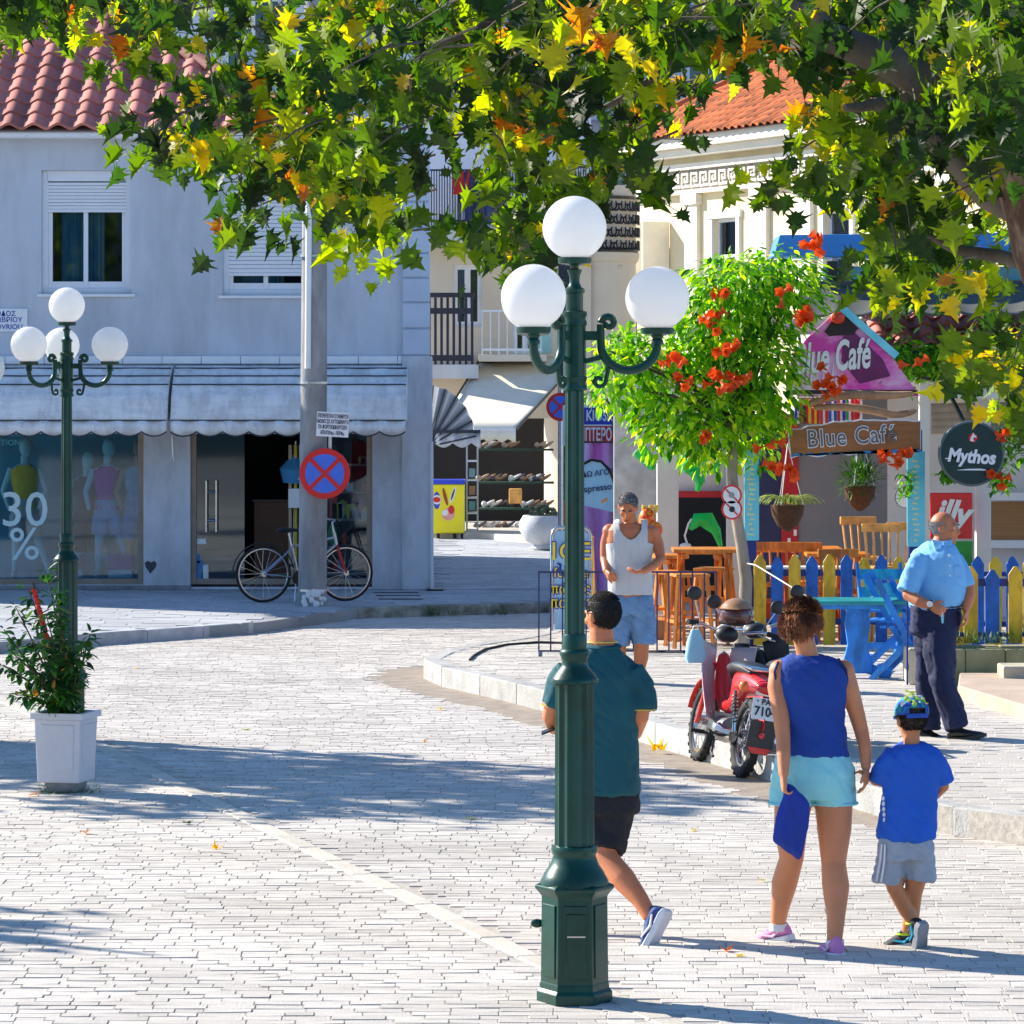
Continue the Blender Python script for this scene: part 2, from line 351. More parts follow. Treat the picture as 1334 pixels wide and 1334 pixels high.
pave(far_pv, lambda x,y: inpoly(x, y, far_poly) and (y > 47.2 and x > -1.0 or y < 46.9) and min(abs(x-a)+abs(y-b) for a,b in FKd) > .24, -8.5, 2.2, 37.9, 61.0, .50, .25, R(.6), HF+.001, rand_tint(grime(mat('grey_far_slab', (.47,.48,.49), .8, .10, 5, .4, 60), .7, .8), .08), name='paving_slab', seed=12)
gp = [(-.5,36.6),(-1.2,35.9),(-1.3,34.9),(-1.0,33.6),(-.35,31.9),(.15,30.2),(.72,28.3),(1.25,26.0),(2.0,23.6),(2.6,22.6),(8,17.2)]
gk = [(8.5,17.9),(4.2,21.3),(3.0,22.6),(2.6,23.2),(2.13,24.8),(1.63,26.7),(1.1,28.5),(.74,29.9),(.33,31.4),(-.13,32.8),(-.60,34.0),(-.78,34.9),(-.74,35.5),(-.46,36.6)]
MB().prism([(x,y,-.03) for x,y in gp+gk][::-1], (0,0,.030)).done('gutter', gutter_m, kind='structure')
# irregular slabs by the far kerb ramp
# terrain behind the shops is closed by buildings
# ---------------------------------------------------------------- left building
D = 47.0
def wall_holes(x0, x1, z0, z1, holes, y, deep, back=True):
    xs = sorted({x0, x1} | {h[0] for h in holes} | {h[1] for h in holes}); zs = sorted({z0, z1} | {h[2] for h in holes} | {h[3] for h in holes}); mb = MB()
    for a, b in zip(xs, xs[1:]):
        for c, d in zip(zs, zs[1:]):
            if any(h[0] <= (a+b)/2 <= h[1] and h[2] <= (c+d)/2 <= h[3] for h in holes): continue
            mb.quad((a,y,c),(b,y,c),(b,y,d),(a,y,d)); mb.quad((b,y+deep,c),(a,y+deep,c),(a,y+deep,d),(b,y+deep,d))
    for a, b, c, d in holes:
        mb.quad((a,y,c),(a,y,d),(a,y+deep,d),(a,y+deep,c)); mb.quad((b,y,d),(b,y,c),(b,y+deep,c),(b,y+deep,d))
        mb.quad((a,y,c),(a,y+deep,c),(b,y+deep,c),(b,y,c)); mb.quad((a,y+deep,d),(a,y,d),(b,y,d),(b,y+deep,d))
    return mb
lx = lambda px: DX(px, D); lz = lambda py: DZ(py, D)
B = thing('left_building', 'blue grey two storey shop building with a red tiled roof and white canvas awnings', 'building', (-4, 50, HF))
XL, XR = -11.0, lx(526)
wins = [(lx(54), lx(171), lz(383), lz(222)), (lx(290), lx(405), lz(385), lz(222))]
wall_holes(XL, XR, lz(468), lz(178), wins, D, .25).done('wall', facade_blue, B)
MB().box(XR, lx(559), D-.05, D+.3, HF, lz(178)).done('corner_pilaster', white_q := mat('corner_block_paint', (.50,.57,.68), .8, .08, 3, .2, 40), B)
for a, b in ((178,228),(230,262),(264,296),(298,329),(331,361),(363,393),(395,427),(429,462)):
    MB().box(lx(526)-.01, lx(559)+.012, D-.085, D+.02, lz(b), lz(a)).done('corner_block', white_q, B, bevel=.012)
MB().box(lx(524), lx(563), D-.10, D+.2, HF, lz(464)).done('corner_pier', pier_blue, B, bevel=.01)
# side wall along the lane and back
MB().prism([(lx(559)-.25,D+.3,HF),(lx(559)-.02,D+.3,HF),(-1.5,D+9,HF),(-1.75,D+9,HF)], (0,0,lz(178)-HF)).done('side_wall', pier_blue, B)
MB().box(XL, -1.76, D+8.8, D+9, HF, lz(178)).done('back_wall', pier_blue, B)
# string course of separate blocks
x = XL
while x < lx(524):
    x2 = min(x + .48, lx(524)); MB().box(x+.003, x2-.003, D-.07, D+.1, lz(474), lz(464)).done('cornice_block', white_paint, B, bevel=.006); x = x2
MB().box(XL, lx(524), D+.0, D+.2, lz(565), lz(474.5)).done('lintel', pier_blue, B)
holes = [(lx(-260), lx(-30), HF, lz(560)), (lx(-20), lx(187), HF+.06, lz(560)), (lx(248), lx(485), HF+.03, lz(560))]
wall_holes(XL, lx(524), HF, lz(558), holes, D-.01, .28).done('ground_floor_wall', pier_blue, B)
MB().box(XL, lx(248), D-.06, D-.012, HF, HF+.05).done('plinth', concrete, B)
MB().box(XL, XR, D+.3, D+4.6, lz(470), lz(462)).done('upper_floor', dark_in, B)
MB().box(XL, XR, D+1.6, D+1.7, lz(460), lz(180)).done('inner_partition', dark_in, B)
# windows
alu = mat('white_aluminium', (.74,.76,.80), .35, .03, 4, 0)
curtain = mat('sheer_curtain', (.05,.16,.24), .9, .25, 3, .2, 20, stretch=(14,1,.6))
for k, (x0, x1, z0, z1) in enumerate(wins):
    wn = MB(); t = .07; y = D + .07
    wn.box(x0, x0+t, y, y+.1, z0, z1).box(x1-t, x1, y, y+.1, z0, z1).box(x0+t, x1-t, y, y+.1, z0, z0+t).box(x0+t, x1-t, y-.01, y+.1, z1-.13, z1)
    fr = wn.done('window', alu, B, bevel=.006)
    sz = lz(272) if k == 0 else lz(355)
    n = 8 if k == 0 else 22; step = (z1-.14-sz)/n
    for i in range(n): MB().box(x0+t-.01, x1-t+.01, y-.004+.003*(i%2), y+.02, sz+i*step, sz+(i+1)*step-.004).done('shutter_slat', alu, fr, bevel=.004)
    MB().box(x0+t-.01, x1-t+.01, y-.012, y+.025, sz-.04, sz-.002).done('shutter_rail', alu, fr, bevel=.004)
    xm = (x0+x1)/2 - .02
    for a, b in ((x0+t, xm+.03), (xm-.03, x1-t)):
        yy = y+.045 if a > xm - .1 else y+.03; zt = sz - .03; s = .055
        MB().box(a, a+s, yy, yy+.03, z0+t, zt).box(b-s, b, yy, yy+.03, z0+t, zt).box(a+s, b-s, yy, yy+.03, z0+t, z0+t+s+.03).done('sash', alu, fr, bevel=.004)
        MB().box(a+s, b-s, yy+.012, yy+.018, z0+t+s+.03, zt).done('pane', win_glass, fr)
    cu = MB()
    cu.grid(lambda u, v: (x0+.22+(.46*u), y+.16+.02*sin(u*40), z0+.1+v*(z1-z0-.3)), 30, 2).done('curtain', curtain, fr, smooth=60)
    MB().grid(lambda u, v: (xm+.1+.12*u, y+.17+.02*sin(u*30), z0+.1+v*(z1-z0-.3)), 12, 2).done('curtain', mat('pale_curtain', (.25,.30,.34), .9, .1), fr, smooth=60)
    MB().box(x0-.05, x1+.05, D-.06, y+.02, z0-.035, z0).done('window_sill', white_paint, B, bevel=.006)
# gutter, downpipe bracket and roof
MB().tube([(XL, D-.33, lz(175)), (lx(410), D-.33, lz(178))], .055, 10).done('gutter', alu, B, smooth=60)
for px in (40, 118, 215, 300, 380): MB().box(lx(px)-.012, lx(px)+.012, D-.395, D-.02, lz(175)-.06, lz(175)-.045).done('gutter_bracket', alu, B)
MB().box(XL, lx(559), D-.30, D+.3, lz(178)+.002, lz(178)+.05).done('soffit', white_paint, B)
SL = R(30); ze = lz(170); ye = D - .42; hipx = lx(418)
rf = MB().add([(XL,ye,ze-.03),(hipx,ye,ze-.03),(hipx-5.2,ye+5.2,ze-.03+5.2*math.tan(SL)),(XL,ye+5.2,ze-.03+5.2*math.tan(SL)),(hipx,ye+10.4,ze-.03)], [(0,1,2,3),(1,4,2)])
roof = rf.done('roof', mat('roof_underlay', (.14,.08,.07), .9), B, solid=.02)
def tile_mesh(w, L, flat=False):
    # S-profile clay tile, thick lip at its lower edge
    mb = MB(); n = 8; top = []; 
    for i in range(n+1):
        u = i/n; h = .034*sin((u*1.0)*2*pi - .5) ; top.append((u*w, h))
    vs = []
    for (x, h) in top: vs += [(x, 0, h+.042), (x, L*1.05, h+.016), (x, 0, h+.006)]
    fs = []
    for i in range(n): a = 3*i; b = a+3; fs += [(a, b, b+1, a+1), (a+2, b+2, b, a)]
    mb.add(vs, fs); return mb
def roof_tiles(parent, m, O, ux, uy, cols, rows, w, L, keep, nmax=300, name='roof_tile', seed=1):
    ux = Vector(ux).normalized(); uy = Vector(uy).normalized(); nz = ux.cross(uy); rot = Matrix((ux, uy, nz)).transposed().to_4x4()
    rnd = random.Random(seed); protos = []
    for i in range(5):
        me = tile_mesh(w, L).mesh(name, smooth=50); me.materials.append(m); set_tint(me, [i/4]*len(me.polygons)); protos.append(me)
    off = rootloc(parent); cand = [(r, c) for r in range(rows) for c in range(cols) if keep(r, c)]
    rest = MB(); tn = []
    def vis(r, c):
        p = Vector(O) + ux*w*c + uy*L*r; px = CX + F*p.x/p.y; py = HY - F*(p.z-CH)/p.y; return -25 < px < 1360 and -25 < py < 1340
    cand.sort(key=lambda q: (not vis(*q), q[0]))
    for k, (r, c) in enumerate(cand):
        p = Vector(O) + ux*w*c + uy*L*r + nz*rnd.uniform(0,.004)
        if k < nmax:
            o = bpy.data.objects.new(name, rnd.choice(protos)); COL.objects.link(o); o.parent = parent
            o.matrix_local = Matrix.Translation(p - off) @ rot @ Matrix.Rotation(rnd.uniform(-.012,.012), 4, 'Z')
        else:
            t = tile_mesh(w, L).move(Matrix.Translation(p) @ rot); rest.add(t.v, t.f); tn += [rnd.random()]*len(t.f)
    if rest.v:
        me = rest.mesh(name + '_field', off, 50); me.materials.append(m); set_tint(me, tn); link(name + '_field', me, parent, kind='stuff')
tw, tl = .30, .335
roof_tiles(roof, terracotta, (XL, ye-.03, ze), (1,0,0), (0,cos(SL),sin(SL)), 44, 18, tw, tl, lambda r, c: XL + (c+1)*tw < hipx + .06 - r*tl*cos(SL))
for i in range(16):   # hip ridge caps
    a = Vector((hipx, ye, ze)) + Vector((-1,1,math.tan(SL)))*(i*.235); b = a + Vector((-1,1,math.tan(SL)))*.26
    MB().tube([a+Vector((0,0,.03)), b+Vector((0,0,.05))], [.105,.085], 10).done('ridge_cap', terracotta, roof, smooth=50)
MB().box(lx(558)-2.4, lx(558)-.1, ye+3, ye+6, lz(178), lz(178)+1.3).done('dormer_block', white_paint, B)
# ---- awnings
seam = mat('awning_seam', (.045,.05,.065), .9)
def awning(x0, x1, label):
    A = thing('shop_awning', label, 'awning', ((x0+x1)/2, D-.5, lz(474)), 'white canvas awnings over the shop fronts')
    prof = [(-.06, lz(476)), (-.30, lz(480)), (-.50, lz(490)), (-.66, lz(501)), (-.80, lz(516)), (-.93, lz(547))]
    def ring(x, k): return [(x, D+y, z + .008*sin(x*9+y*20)) for y, z in prof]
    c = MB(); nu = 40
    c.grid(lambda u, v: (lambda i, f: (x0+(x1-x0)*u, D + prof[i][0]*(1-f)+prof[i+1][0]*f, prof[i][1]*(1-f)+prof[i+1][1]*f + .006*sin(u*37)*sin(v*9) - .012*sin(pi*f)))(min(4, int(v*5)), v*5 - min(4, int(v*5))), nu, 20)
    c.done('canopy', dirty_white, A, smooth=50, solid=.006)
    for x in (x0, x1):   # closed ends
        MB().add([(x, D+y, z) for y, z in prof] + [(x, D-.04, lz(547))], [tuple(range(7))]).done('end_panel', dirty_white, A, solid=.006)
    v = MB(); ns = max(4, round((x1-x0)/.30)); n = ns*8
    zt = lz(547)
    pts = [(x0+(x1-x0)*i/n, zt - .13 - .055*abs(sin(pi*i/8))**.8) for i in range(n+1)]
    v.add([q for i, (x, z) in enumerate(pts) for q in ((x, D-.935-.012*sin(i*.8), zt), (x, D-.94-.02*sin(i*.8), z))], [(2*i, 2*i+2, 2*i+3, 2*i+1) for i in range(n)])
    v.done('valance', dirty_white, A, smooth=60, solid=.005)
    MB().tube([(x, D-.944-.02*sin(i*.8), z) for i, (x, z) in enumerate(pts)], .009, 5).done('valance_trim', seam, A)
    for k in (1, 2, 3, 5): MB().bar((x0, D+prof[k][0]-.006, prof[k][1]+.004), (x1, D+prof[k][0]-.006, prof[k][1]+.004), .016, .016).done('awning_rib', seam, A)
    return A
a1 = awning(lx(-190), lx(226), 'white scalloped canvas awning over the mannequin window, left of the dark gap')
a2 = awning(lx(231), lx(531), 'white scalloped canvas awning over the glass shop door, right of the dark gap')
MB().tube([(lx(233), D-.96, lz(566)), (lx(234), D-.96, lz(590)), (lx(231), D-.96, lz(600)), (lx(236), D-.96, lz(600)), (lx(234), D-.96, lz(590))], .006, 5).done('pull_cord', steel, a1)
# ---- shop fronts
timber = mat('taupe_window_frame', (.30,.23,.17), .5, .15, 5, .1)
def shopfront(x0, x1, label):
    s = MB(); t = .07; z0, z1 = HF+.06, lz(562)
    s.box(x0, x0+t, D+.03, D+.13, z0, z1).box(x1-t, x1, D+.03, D+.13, z0, z1).box(x0+t, x1-t, D+.03, D+.13, z0, z0+t)
    return s.done('shop_window', timber, B, bevel=.005), z0+t, z1
sw, z0, z1 = shopfront(lx(-20), lx(187), '')
MB().box(lx(-20)+.07, lx(187)-.07, D+.07, D+.08, z0, z1).done('pane', glass, sw)
sd, z0, z1 = shopfront(lx(248), lx(485), '')
MB().box(lx(248)+.07, lx(318), D+.07, D+.08, z0, z1).done('pane', glass, sd)
MB().box(lx(422), lx(485)-.07, D+.07, D+.08, z0, z1).done('pane', glass, sd)
MB().box(lx(418), lx(422), D+.04, D+.12, z0, z1).done('mullion', timber, sd)
MB().tube([(lx(269), D-.03, lz(626)), (lx(269), D-.03, lz(693))], .013, 8).tube([(lx(282), D-.03, lz(626)), (lx(282), D-.03, lz(693))], .013, 8).tube([(lx(269), D-.03, lz(641)), (lx(282), D-.03, lz(641))], .013, 8).tube([(lx(269), D-.03, lz(678)), (lx(282), D-.03, lz(678))], .013, 8).done('door_handle', steel, sd, smooth=40)
ltxt = mat('pale_window_lettering', (.62,.80,.82), .6, .02, 3, 0)
stk = [mat('blue_sticker', (.05,.22,.5), .5), mat('white_sticker', (.75,.78,.8), .5)]
for px0, px1, py0, py1, c in ((256,268,702,709,1),(253,260,722,734,0),(256,264,731,744,0),(254,262,745,760,0),(264,271,736,759,1)):
    MB().box(lx(px0), lx(px1), D+.062, D+.066, lz(py1), lz(py0)).done('sticker', stk[c], sd)
for s_, px, py, sz in (('30', 31, 666, .60), ('%', 31, 711, .56)):
    text(s_, sz, bold=.002).move(face_m((lx(px), D+.062, lz(py)))).done('lettering', ltxt, sw)
text('TION', .10, align='RIGHT').move(face_m((lx(26), D+.062, lz(577)))).done('lettering', mat('teal_lettering', (.08,.40,.45), .6), sw)
text('LLEC', .10, align='RIGHT').move(face_m((lx(26), D+.062, lz(565)))).done('lettering', mat('teal_lettering', (.08,.40,.45), .6), sw)
# interior: floor, walls, partition
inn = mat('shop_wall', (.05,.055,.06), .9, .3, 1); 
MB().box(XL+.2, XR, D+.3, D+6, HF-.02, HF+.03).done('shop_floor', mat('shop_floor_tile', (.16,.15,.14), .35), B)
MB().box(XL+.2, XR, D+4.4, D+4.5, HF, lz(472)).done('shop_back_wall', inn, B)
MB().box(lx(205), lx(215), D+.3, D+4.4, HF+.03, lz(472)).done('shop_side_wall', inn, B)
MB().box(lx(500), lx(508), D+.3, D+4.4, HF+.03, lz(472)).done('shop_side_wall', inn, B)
MB().box(XL+.2, lx(200), D+1.9, D+2.0, HF+.03, HF+2.0).done('sky_reflection_panel', mat('painted_sky_reflection', (.03,.30,.46), .8, .5, .8), B)  # added panel, painted teal to stand for sky reflected in the glass
# mannequins
def mannequin(px, pose, top, low, label, y=D+.55, low_pants=False, scale=1.0):
    T = thing('mannequin', label, 'mannequin', (lx(px), y, HF+.1), 'mannequins in the shop window')
    sk = mat('mannequin_blue', (.30,.66,.74), .45, .05, 3, 0) if pose != 2 else mat('mannequin_tan', (.45,.27,.17), .5, .05, 3, 0)
    X, Z = lx(px), HF+.1; k = scale
    b = MB(); b.ell((X+.02, y, Z+1.62*k), (.085,.1,.125), 14, 10); b.tube([(X,y,Z+1.52*k),(X,y,Z+1.40*k)], .05, 8)
    b.tube([(X,y,Z+1.42*k),(X,y,Z+1.36*k),(X,y,Z+1.2*k),(X,y,Z+1.02*k),(X,y,Z+.86*k),(X,y,Z+.78*k)], [(.07,.07),(.17,.09),(.155,.11),(.115,.09),(.16,.11),(.12,.1)], 14)
    for sx, fx_ in ((-1, -.04), (1, .22)):
        b.tube([(X+sx*.08,y,Z+.82*k),(X+sx*.085+fx_*.4,y-.04,Z+.46*k),(X+sx*.085+fx_,y,Z+.08)], [.085,.055,.032], 10)
        b.ell((X+sx*.085+fx_, y-.06, Z+.04), (.04,.11,.04), 8, 6)
        b.tube([(X+sx*.17,y,Z+1.36*k),(X+sx*.27,y,Z+1.08*k),(X+sx*(.18 if pose else .22),y-.1,Z+.86*k)], [.045,.035,.025], 8)
    b.done('body', sk, T, smooth=60)
    if top:
        MB().tube([(X,y,Z+1.40*k),(X,y,Z+1.34*k),(X,y,Z+1.2*k),(X,y,Z+1.02*k),(X,y,Z+.86*k)], [(.10,.09),(.185,.10),(.17,.125),(.13,.10),(.175,.125)], 16).done('top', mat('cloth_'+top[0], top[1], .9, .15, 8), T, smooth=60)
    MB().tube([(X,y,Z+.98*k),(X,y,Z+.84*k),(X,y,Z+.74*k)], [(.145,.11),(.175,.13),(.17,.12)], 14).tube([(X-.085,y,Z+.78*k),(X-.1,y-.01,Z+low[2])], [.105,.1], 12).tube([(X+.085,y,Z+.78*k),(X+.13,y-.01,Z+low[2])], [.105,.1], 12).done('shorts', mat('cloth_'+low[0], low[1], .9, .2, 8), T, smooth=60)
mannequin(134, 0, ('magenta', (.55,.03,.38)), ('denim', (.10,.38,.66), .55), 'pale blue mannequin in a magenta top and denim shorts behind the shop glass')
mannequin(104, 1, ('dark', (.04,.05,.09)), ('charcoal', (.03,.04,.06), .32), 'dark dressed mannequin half hidden behind the left street lamp post', y=D+.8, scale=.9)
mannequin(176, 2, ('lightblue', (.20,.42,.60)), ('blue', (.12,.30,.55), .5), 'tan mannequin in a light blue outfit at the right edge of the shop window', y=D+.4)
mannequin(20, 1, ('yellow', (.65,.50,.05)), ('pale', (.4,.46,.46), .5), 'mannequin in a yellow top behind the big percent lettering', y=D+.9)
def display(px0, px1, py0, py1, c1, label, py2):
    T = thing('display_box', label, 'box', (lx((px0+px1)/2), D+.3, HF+.1), 'boxes in the shop window')
    MB().box(lx(px0), lx(px1), D+.2, D+.45, lz(py1), lz(py0)).done('upper_box', mat('box_'+c1[0], c1[1], .6), T, bevel=.006)
    MB().box(lx(px0), lx(px1), D+.18, D+.45, HF+.13, lz(py1)-.003).done('lower_box', mat('box_pale', (.45,.62,.68), .6), T, bevel=.006)
display(139, 170, 724, 743, ('magenta', (.55,.04,.28)), 'magenta over pale blue display box in the shop window', 758)
display(92, 105, 726, 743, ('red', (.55,.03,.08)), 'red over pale blue display box beside the left lamp post', 758)
T = thing('shop_counter', 'orange brown wooden counter inside the open shop door', 'counter', (lx(345), D+1.6, HF))
MB().box(lx(322), lx(370), D+1.2, D+1.8, HF+.05, lz(658)).done('cabinet', mat('counter_wood', (.22,.08,.03), .5, .2, 4), T, bevel=.01)
MB().box(lx(320), lx(373), D+1.15, D+1.85, lz(658), lz(655)).done('counter_top', mat('counter_top', (.10,.05,.03), .4), T)
# goods rack right of the door, seen beside the pole
T = thing('goods_rack', 'rack of brightly coloured beach goods behind the concrete pole', 'rack', (lx(455), D+.6, HF))
cols = [(.75,.06,.02),(.85,.25,.02),(.05,.25,.6),(.75,.6,.05),(.05,.35,.12),(.75,.75,.75),(.5,.05,.3)]
rnd = random.Random(4)
MB().box(lx(425), lx(480), D+.9, D+.94, HF+.05, lz(580)).done('back_panel', inn, T)
for i in range(5): MB().box(lx(425), lx(480), D+.45, D+.9, lz(750-36*i)-.02, lz(750-36*i)).done('shelf', timber, T)
for i in range(26):
    px = rnd.uniform(428,476); r = rnd.randrange(5); z = lz(750-36*r); w_ = rnd.uniform(.04,.12); h = rnd.uniform(.08,.28); c = rnd.randrange(7)
    (MB().box(lx(px)-w_/2, lx(px)+w_/2, D+.5, D+.8, z, z+h) if i % 3 else MB().ell((lx(px), D+.6, z+h/2), (w_*.8,w_*.8,h/2), 10, 8)).done('toy', mat('toy_%d' % c, cols[c], .5), T, bevel=.005 if i % 3 else 0)
T = thing('hanging_umbrella', 'closed blue beach umbrella hanging in the shop doorway behind the pole', 'umbrella', (lx(382), D+.3, HF+1.2))
MB().tube([(lx(383), D+.2, lz(592)), (lx(381), D+.2, lz(612)), (lx(380), D+.2, lz(630))], [.02,.17,.12], 10).done('canopy', mat('umbrella_blue', (.04,.25,.5), .7), T, smooth=50)
MB().tube([(lx(384), D+.2, lz(575)), (lx(380), D+.2, lz(760))], .012, 6).done('shaft', steel, T)
MB().box(lx(375), lx(391), D+.1, D+.14, lz(662), lz(637)).done('price_card', stk[1], T)
for px, c in ((377,(.45,.35,.25)),(384,(.5,.4,.05)),(391,(.7,.72,.75))): MB().tube([(lx(px), D+.16, lz(580)), (lx(px), D+.2, HF+.05)], .022, 6).done('pole', mat('stick_%d' % px, c, .5), T)
# street name plaque
T = thing('street_plaque', 'white marble street name plaque with blue Greek letters on the blue wall', 'sign', (lx(8), D-.02, lz(417)))
MB().box(lx(-46), lx(36), D-.03, D-.002, lz(432), lz(402)).done('plate', white_paint, T, bevel=.004)
blt = mat('blue_sign_lettering', (.03,.09,.38), .6)
for s_, py in (('ΟΔΟΣ', 409), ('28 ΟΚΤΩΒΡΙΟΥ', 417), ('28 OKTOVRIOU', 426)):
    text(s_, .085, space=1.02, bold=.001).move(face_m((lx(-3 if s_ != 'ΟΔΟΣ' else 8), D-.032, lz(py)))).done('lettering', blt, T)
# concrete pole, signs, pipe
dp = 43.7
T = thing('utility_pole', 'tall weathered concrete utility pole with a white pipe in front of the shop', 'pole', (DX(408, dp), dp, HF))
MB().lathe([(.165,0),(.155,1.5),(.148,3),(.135,6.5),(.12,8.6)], (0,0,0), 20).move(Matrix.Translation((DX(407,dp), dp, HF)) @ Matrix.Rotation(.006, 4, 'Y')).done('shaft', concrete, T, smooth=50)
MB().tube([(DX(402,dp), dp-.17, DZ(480,dp)), (DX(403,dp), dp-.16, DZ(330,dp)), (DX(404,dp), dp-.16, DZ(120,dp))], .035, 8).done('pipe', white_paint, T, smooth=50)
for py in (770, 335, 500, 625): MB().lathe([(.168,0),(.168,.025)], (DX(407.4,dp), dp, DZ(py,dp)), 20).done('strap', steel, T)
rnd = random.Random(3); mb = MB()
for i in range(14):
    a = rnd.uniform(-2.6,-.6); mb.ell((DX(407,dp)+.16*cos(a)*1.02, dp+.16*sin(a)*1.02, HF+rnd.uniform(.02,.17)), (rnd.uniform(.02,.05),.012,rnd.uniform(.02,.05)), 7, 5)
mb.done('paint_splashes', white_paint, T)
def no_stop(c, r, label, tilt=0):
    T = thing('no_stopping_sign', label, 'road sign', c, 'round no stopping signs')
    sr = mat('sign_red', (.68,.01,.012), .35, .05, 10, 0); sb = mat('sign_blue', (.05,.16,.72), .35, .08, 12, 0)
    c = Vector(c)
    disc = lambda rr, y0, y1: MB().prism([(c.x+rr*cos(2*pi*i/48), c.y+y0, c.z+rr*sin(2*pi*i/48)) for i in range(48)], (0,y1-y0,0))
    disc(r, 0, .02).done('plate', sr, T, bevel=.003); disc(r*.77, -.004, -.001).done('field', sb, T)
    for s in (1, -1): MB().bar(c + Vector((-s*r*.56,-.008+.002*s,-r*.56)), c + Vector((s*r*.56,-.008+.002*s,r*.56)), r*.16, .004, up=(0,1,0)).done('stroke', sr, T)
    return T
no_stop((DX(423,43.45), 43.45, DZ(617,43.45)), 33/F*43.45, 'round red and blue no stopping sign on the concrete pole')
T = thing('parking_notice', 'tilted white notice with Greek text above the no stopping sign on the pole', 'sign', (DX(434,43.45), 43.45, DZ(553,43.45)))
c = Vector((DX(433.5,43.45), 43.44, DZ(553,43.45))); M_ = face_m(c, 0, -.05); sw_, sh = 42/F*43.45, 32/F*43.45
MB().prism([(-sw_/2,-sh/2,0),(sw_/2,-sh/2,0),(sw_/2,sh/2,0),(-sw_/2,sh/2,0)], (0,0,-.01)).move(M_).done('plate', white_paint, T)
dkt = mat('dark_blue_lettering', (.012,.02,.10), .6)
for i, s_ in enumerate(('ΕΠΙΤΡΕΠΕΤΑΙ Η ΣΤΑΘΜΕΥΣΗ', 'ΜΟΝΟ ΣΕ ΑΥΤΟΚΙΝΗΤΑ', 'ΓΙΑ ΦΟΡΤΟΕΚΦΟΡΤΩΣΗ', 'ΑΠΟ 07.30 π.μ. - 10.30 π.μ.')):
    tm = text(s_, .062, bold=.0008, xs=(.40,.50,.45,.38)[i]); tm.move(M_ @ Matrix.Translation((0, sh*.33 - i*sh*.225, .003))).done('lettering', dkt, T)
MB().box(DX(428,43.5), DX(432,43.5), 43.50, 43.53, DZ(592,43.5), DZ(560,43.5)).done('bracket', steel, T)

T = thing('thin_pipe', 'thin white upright pipe against the right corner of the blue grey building', 'pipe', (lx(564), D-.2, HF)); MB().tube([(lx(563.5), D-.2, HF), (lx(563), D-.2, lz(575))], .018, 8).done('tube', white_paint, T); MB().box(lx(556), lx(578), D-.35, D-.05, HF+.003, HF+.02).done('base_plate', black_paint, T)
T = thing('heart_mark', 'small dark heart shaped mark on the pale pier between the shop windows', 'sticker', (lx(196), D-.012, lz(738)))
MB().prism([(lx(196)+.08*a, D-.016, lz(738)+.09*b) for a, b in ((0,-1),(.8,-.1),(.95,.4),(.6,.8),(.1,.55),(-.4,.8),(-.85,.5),(-.7,-.1))], (0,.004,0)).done('sticker', mat('dark_grey_mark', (.06,.06,.075), .7), T)
T = thing('drain_grate', 'pair of dark slotted drain grates on the pavement by the building corner', 'drain', G(515,776,HF))
for i, py in enumerate((772, 776, 780.5)):
    a, b = G(487+i*3, py, HF+.004), G(545+i*3, py, HF+.004); MB().box(a.x, b.x, a.y-.05, a.y+.05, HF+.004, HF+.010).done('slot', black_paint, T)
# ---------------------------------------------------------------- lane and the buildings behind
# cream building with tiled roof: its long front runs back to the left
def plane_building(A, Bp, z0, z1):
    # local frame on wall from A (far left) to Bp (near right): x along, y into the building
    A = Vector((*A, 0)); Bp = Vector((*Bp, 0)); t = (Bp - A).normalized(); n = Vector((-t.y, t.x, 0))
    m = Matrix(((t.x, n.x, 0, A.x), (t.y, n.y, 0, A.y), (0, 0, 1, 0), (0, 0, 0, 1))); return m, (Bp - A).length
def wbox(m, x0, x1, y0, y1, z0, z1): return MB().box(x0, x1, y0, y1, z0, z1).move(m)
dC = 80.0; A0 = (DX(838, dC), dC)
m, L = plane_building(A0, (A0[0] + .44*22, dC - 22), 0, 0)
def wx(px):   # distance along the wall where the photo column px falls
    k = (px - CX) / F; t_ = m.to_3x3() @ Vector((1,0,0)); return (k*A0[1] - A0[0]) / (t_.x - k*t_.y)
def wz(py, x):
    p = m @ Vector((x, 0, 0)); return DZ(py, p.y)
CB = thing('cream_building', 'cream two storey building with an orange tiled roof and patterned frieze behind the café', 'building', m @ Vector((L/2, 4, HF)))
ztop = wz(195, 0); zc = ztop - .95
wpx = [(930, 962, 258, 347), (1075, 1110, 250, 345), (1185, 1215, 250, 345)]
hl = []
for a, b, t_, u in wpx: x0, x1 = wx(a), wx(b); hl.append((x0, x1, zc-2.5, zc-.62))
sb = wall_holes(-.3, L, HF, ztop, hl, 0, .3).move(m); sb.done('wall', cream, CB)
wbox(m, -.32, -.02, .3, 10, HF, ztop).done('side_wall', cream, CB)
wbox(m, L-.3, L, .3, 10, HF, ztop).done('side_wall', cream, CB)
wbox(m, -.3, L, 10, 10.3, HF, ztop).done('back_wall', cream, CB)
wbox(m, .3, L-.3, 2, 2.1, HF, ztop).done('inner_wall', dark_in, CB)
for x0, x1, y0, z0, z1, nm in ((-.5, L+.1, -.5, ztop-.12, ztop+.12, 'cornice'), (-.42, L+.1, -.34, ztop-.28, ztop-.12, 'cornice'), (-.36, L+.1, -.12, zc+.52-.10, zc+.55, 'moulding'), (-.36, L+.1, -.16, zc-.08, zc, 'moulding')):
    wbox(m, x0, x1, y0, .01, z0, z1).done(nm, cream_trim, CB, bevel=.01)
fz = mat('frieze_grey', (.30,.28,.25), .8, .2, 6, .2); wbox(m, -.3, L, -.03, .005, zc+.002, zc+.418).done('frieze', fz, CB)
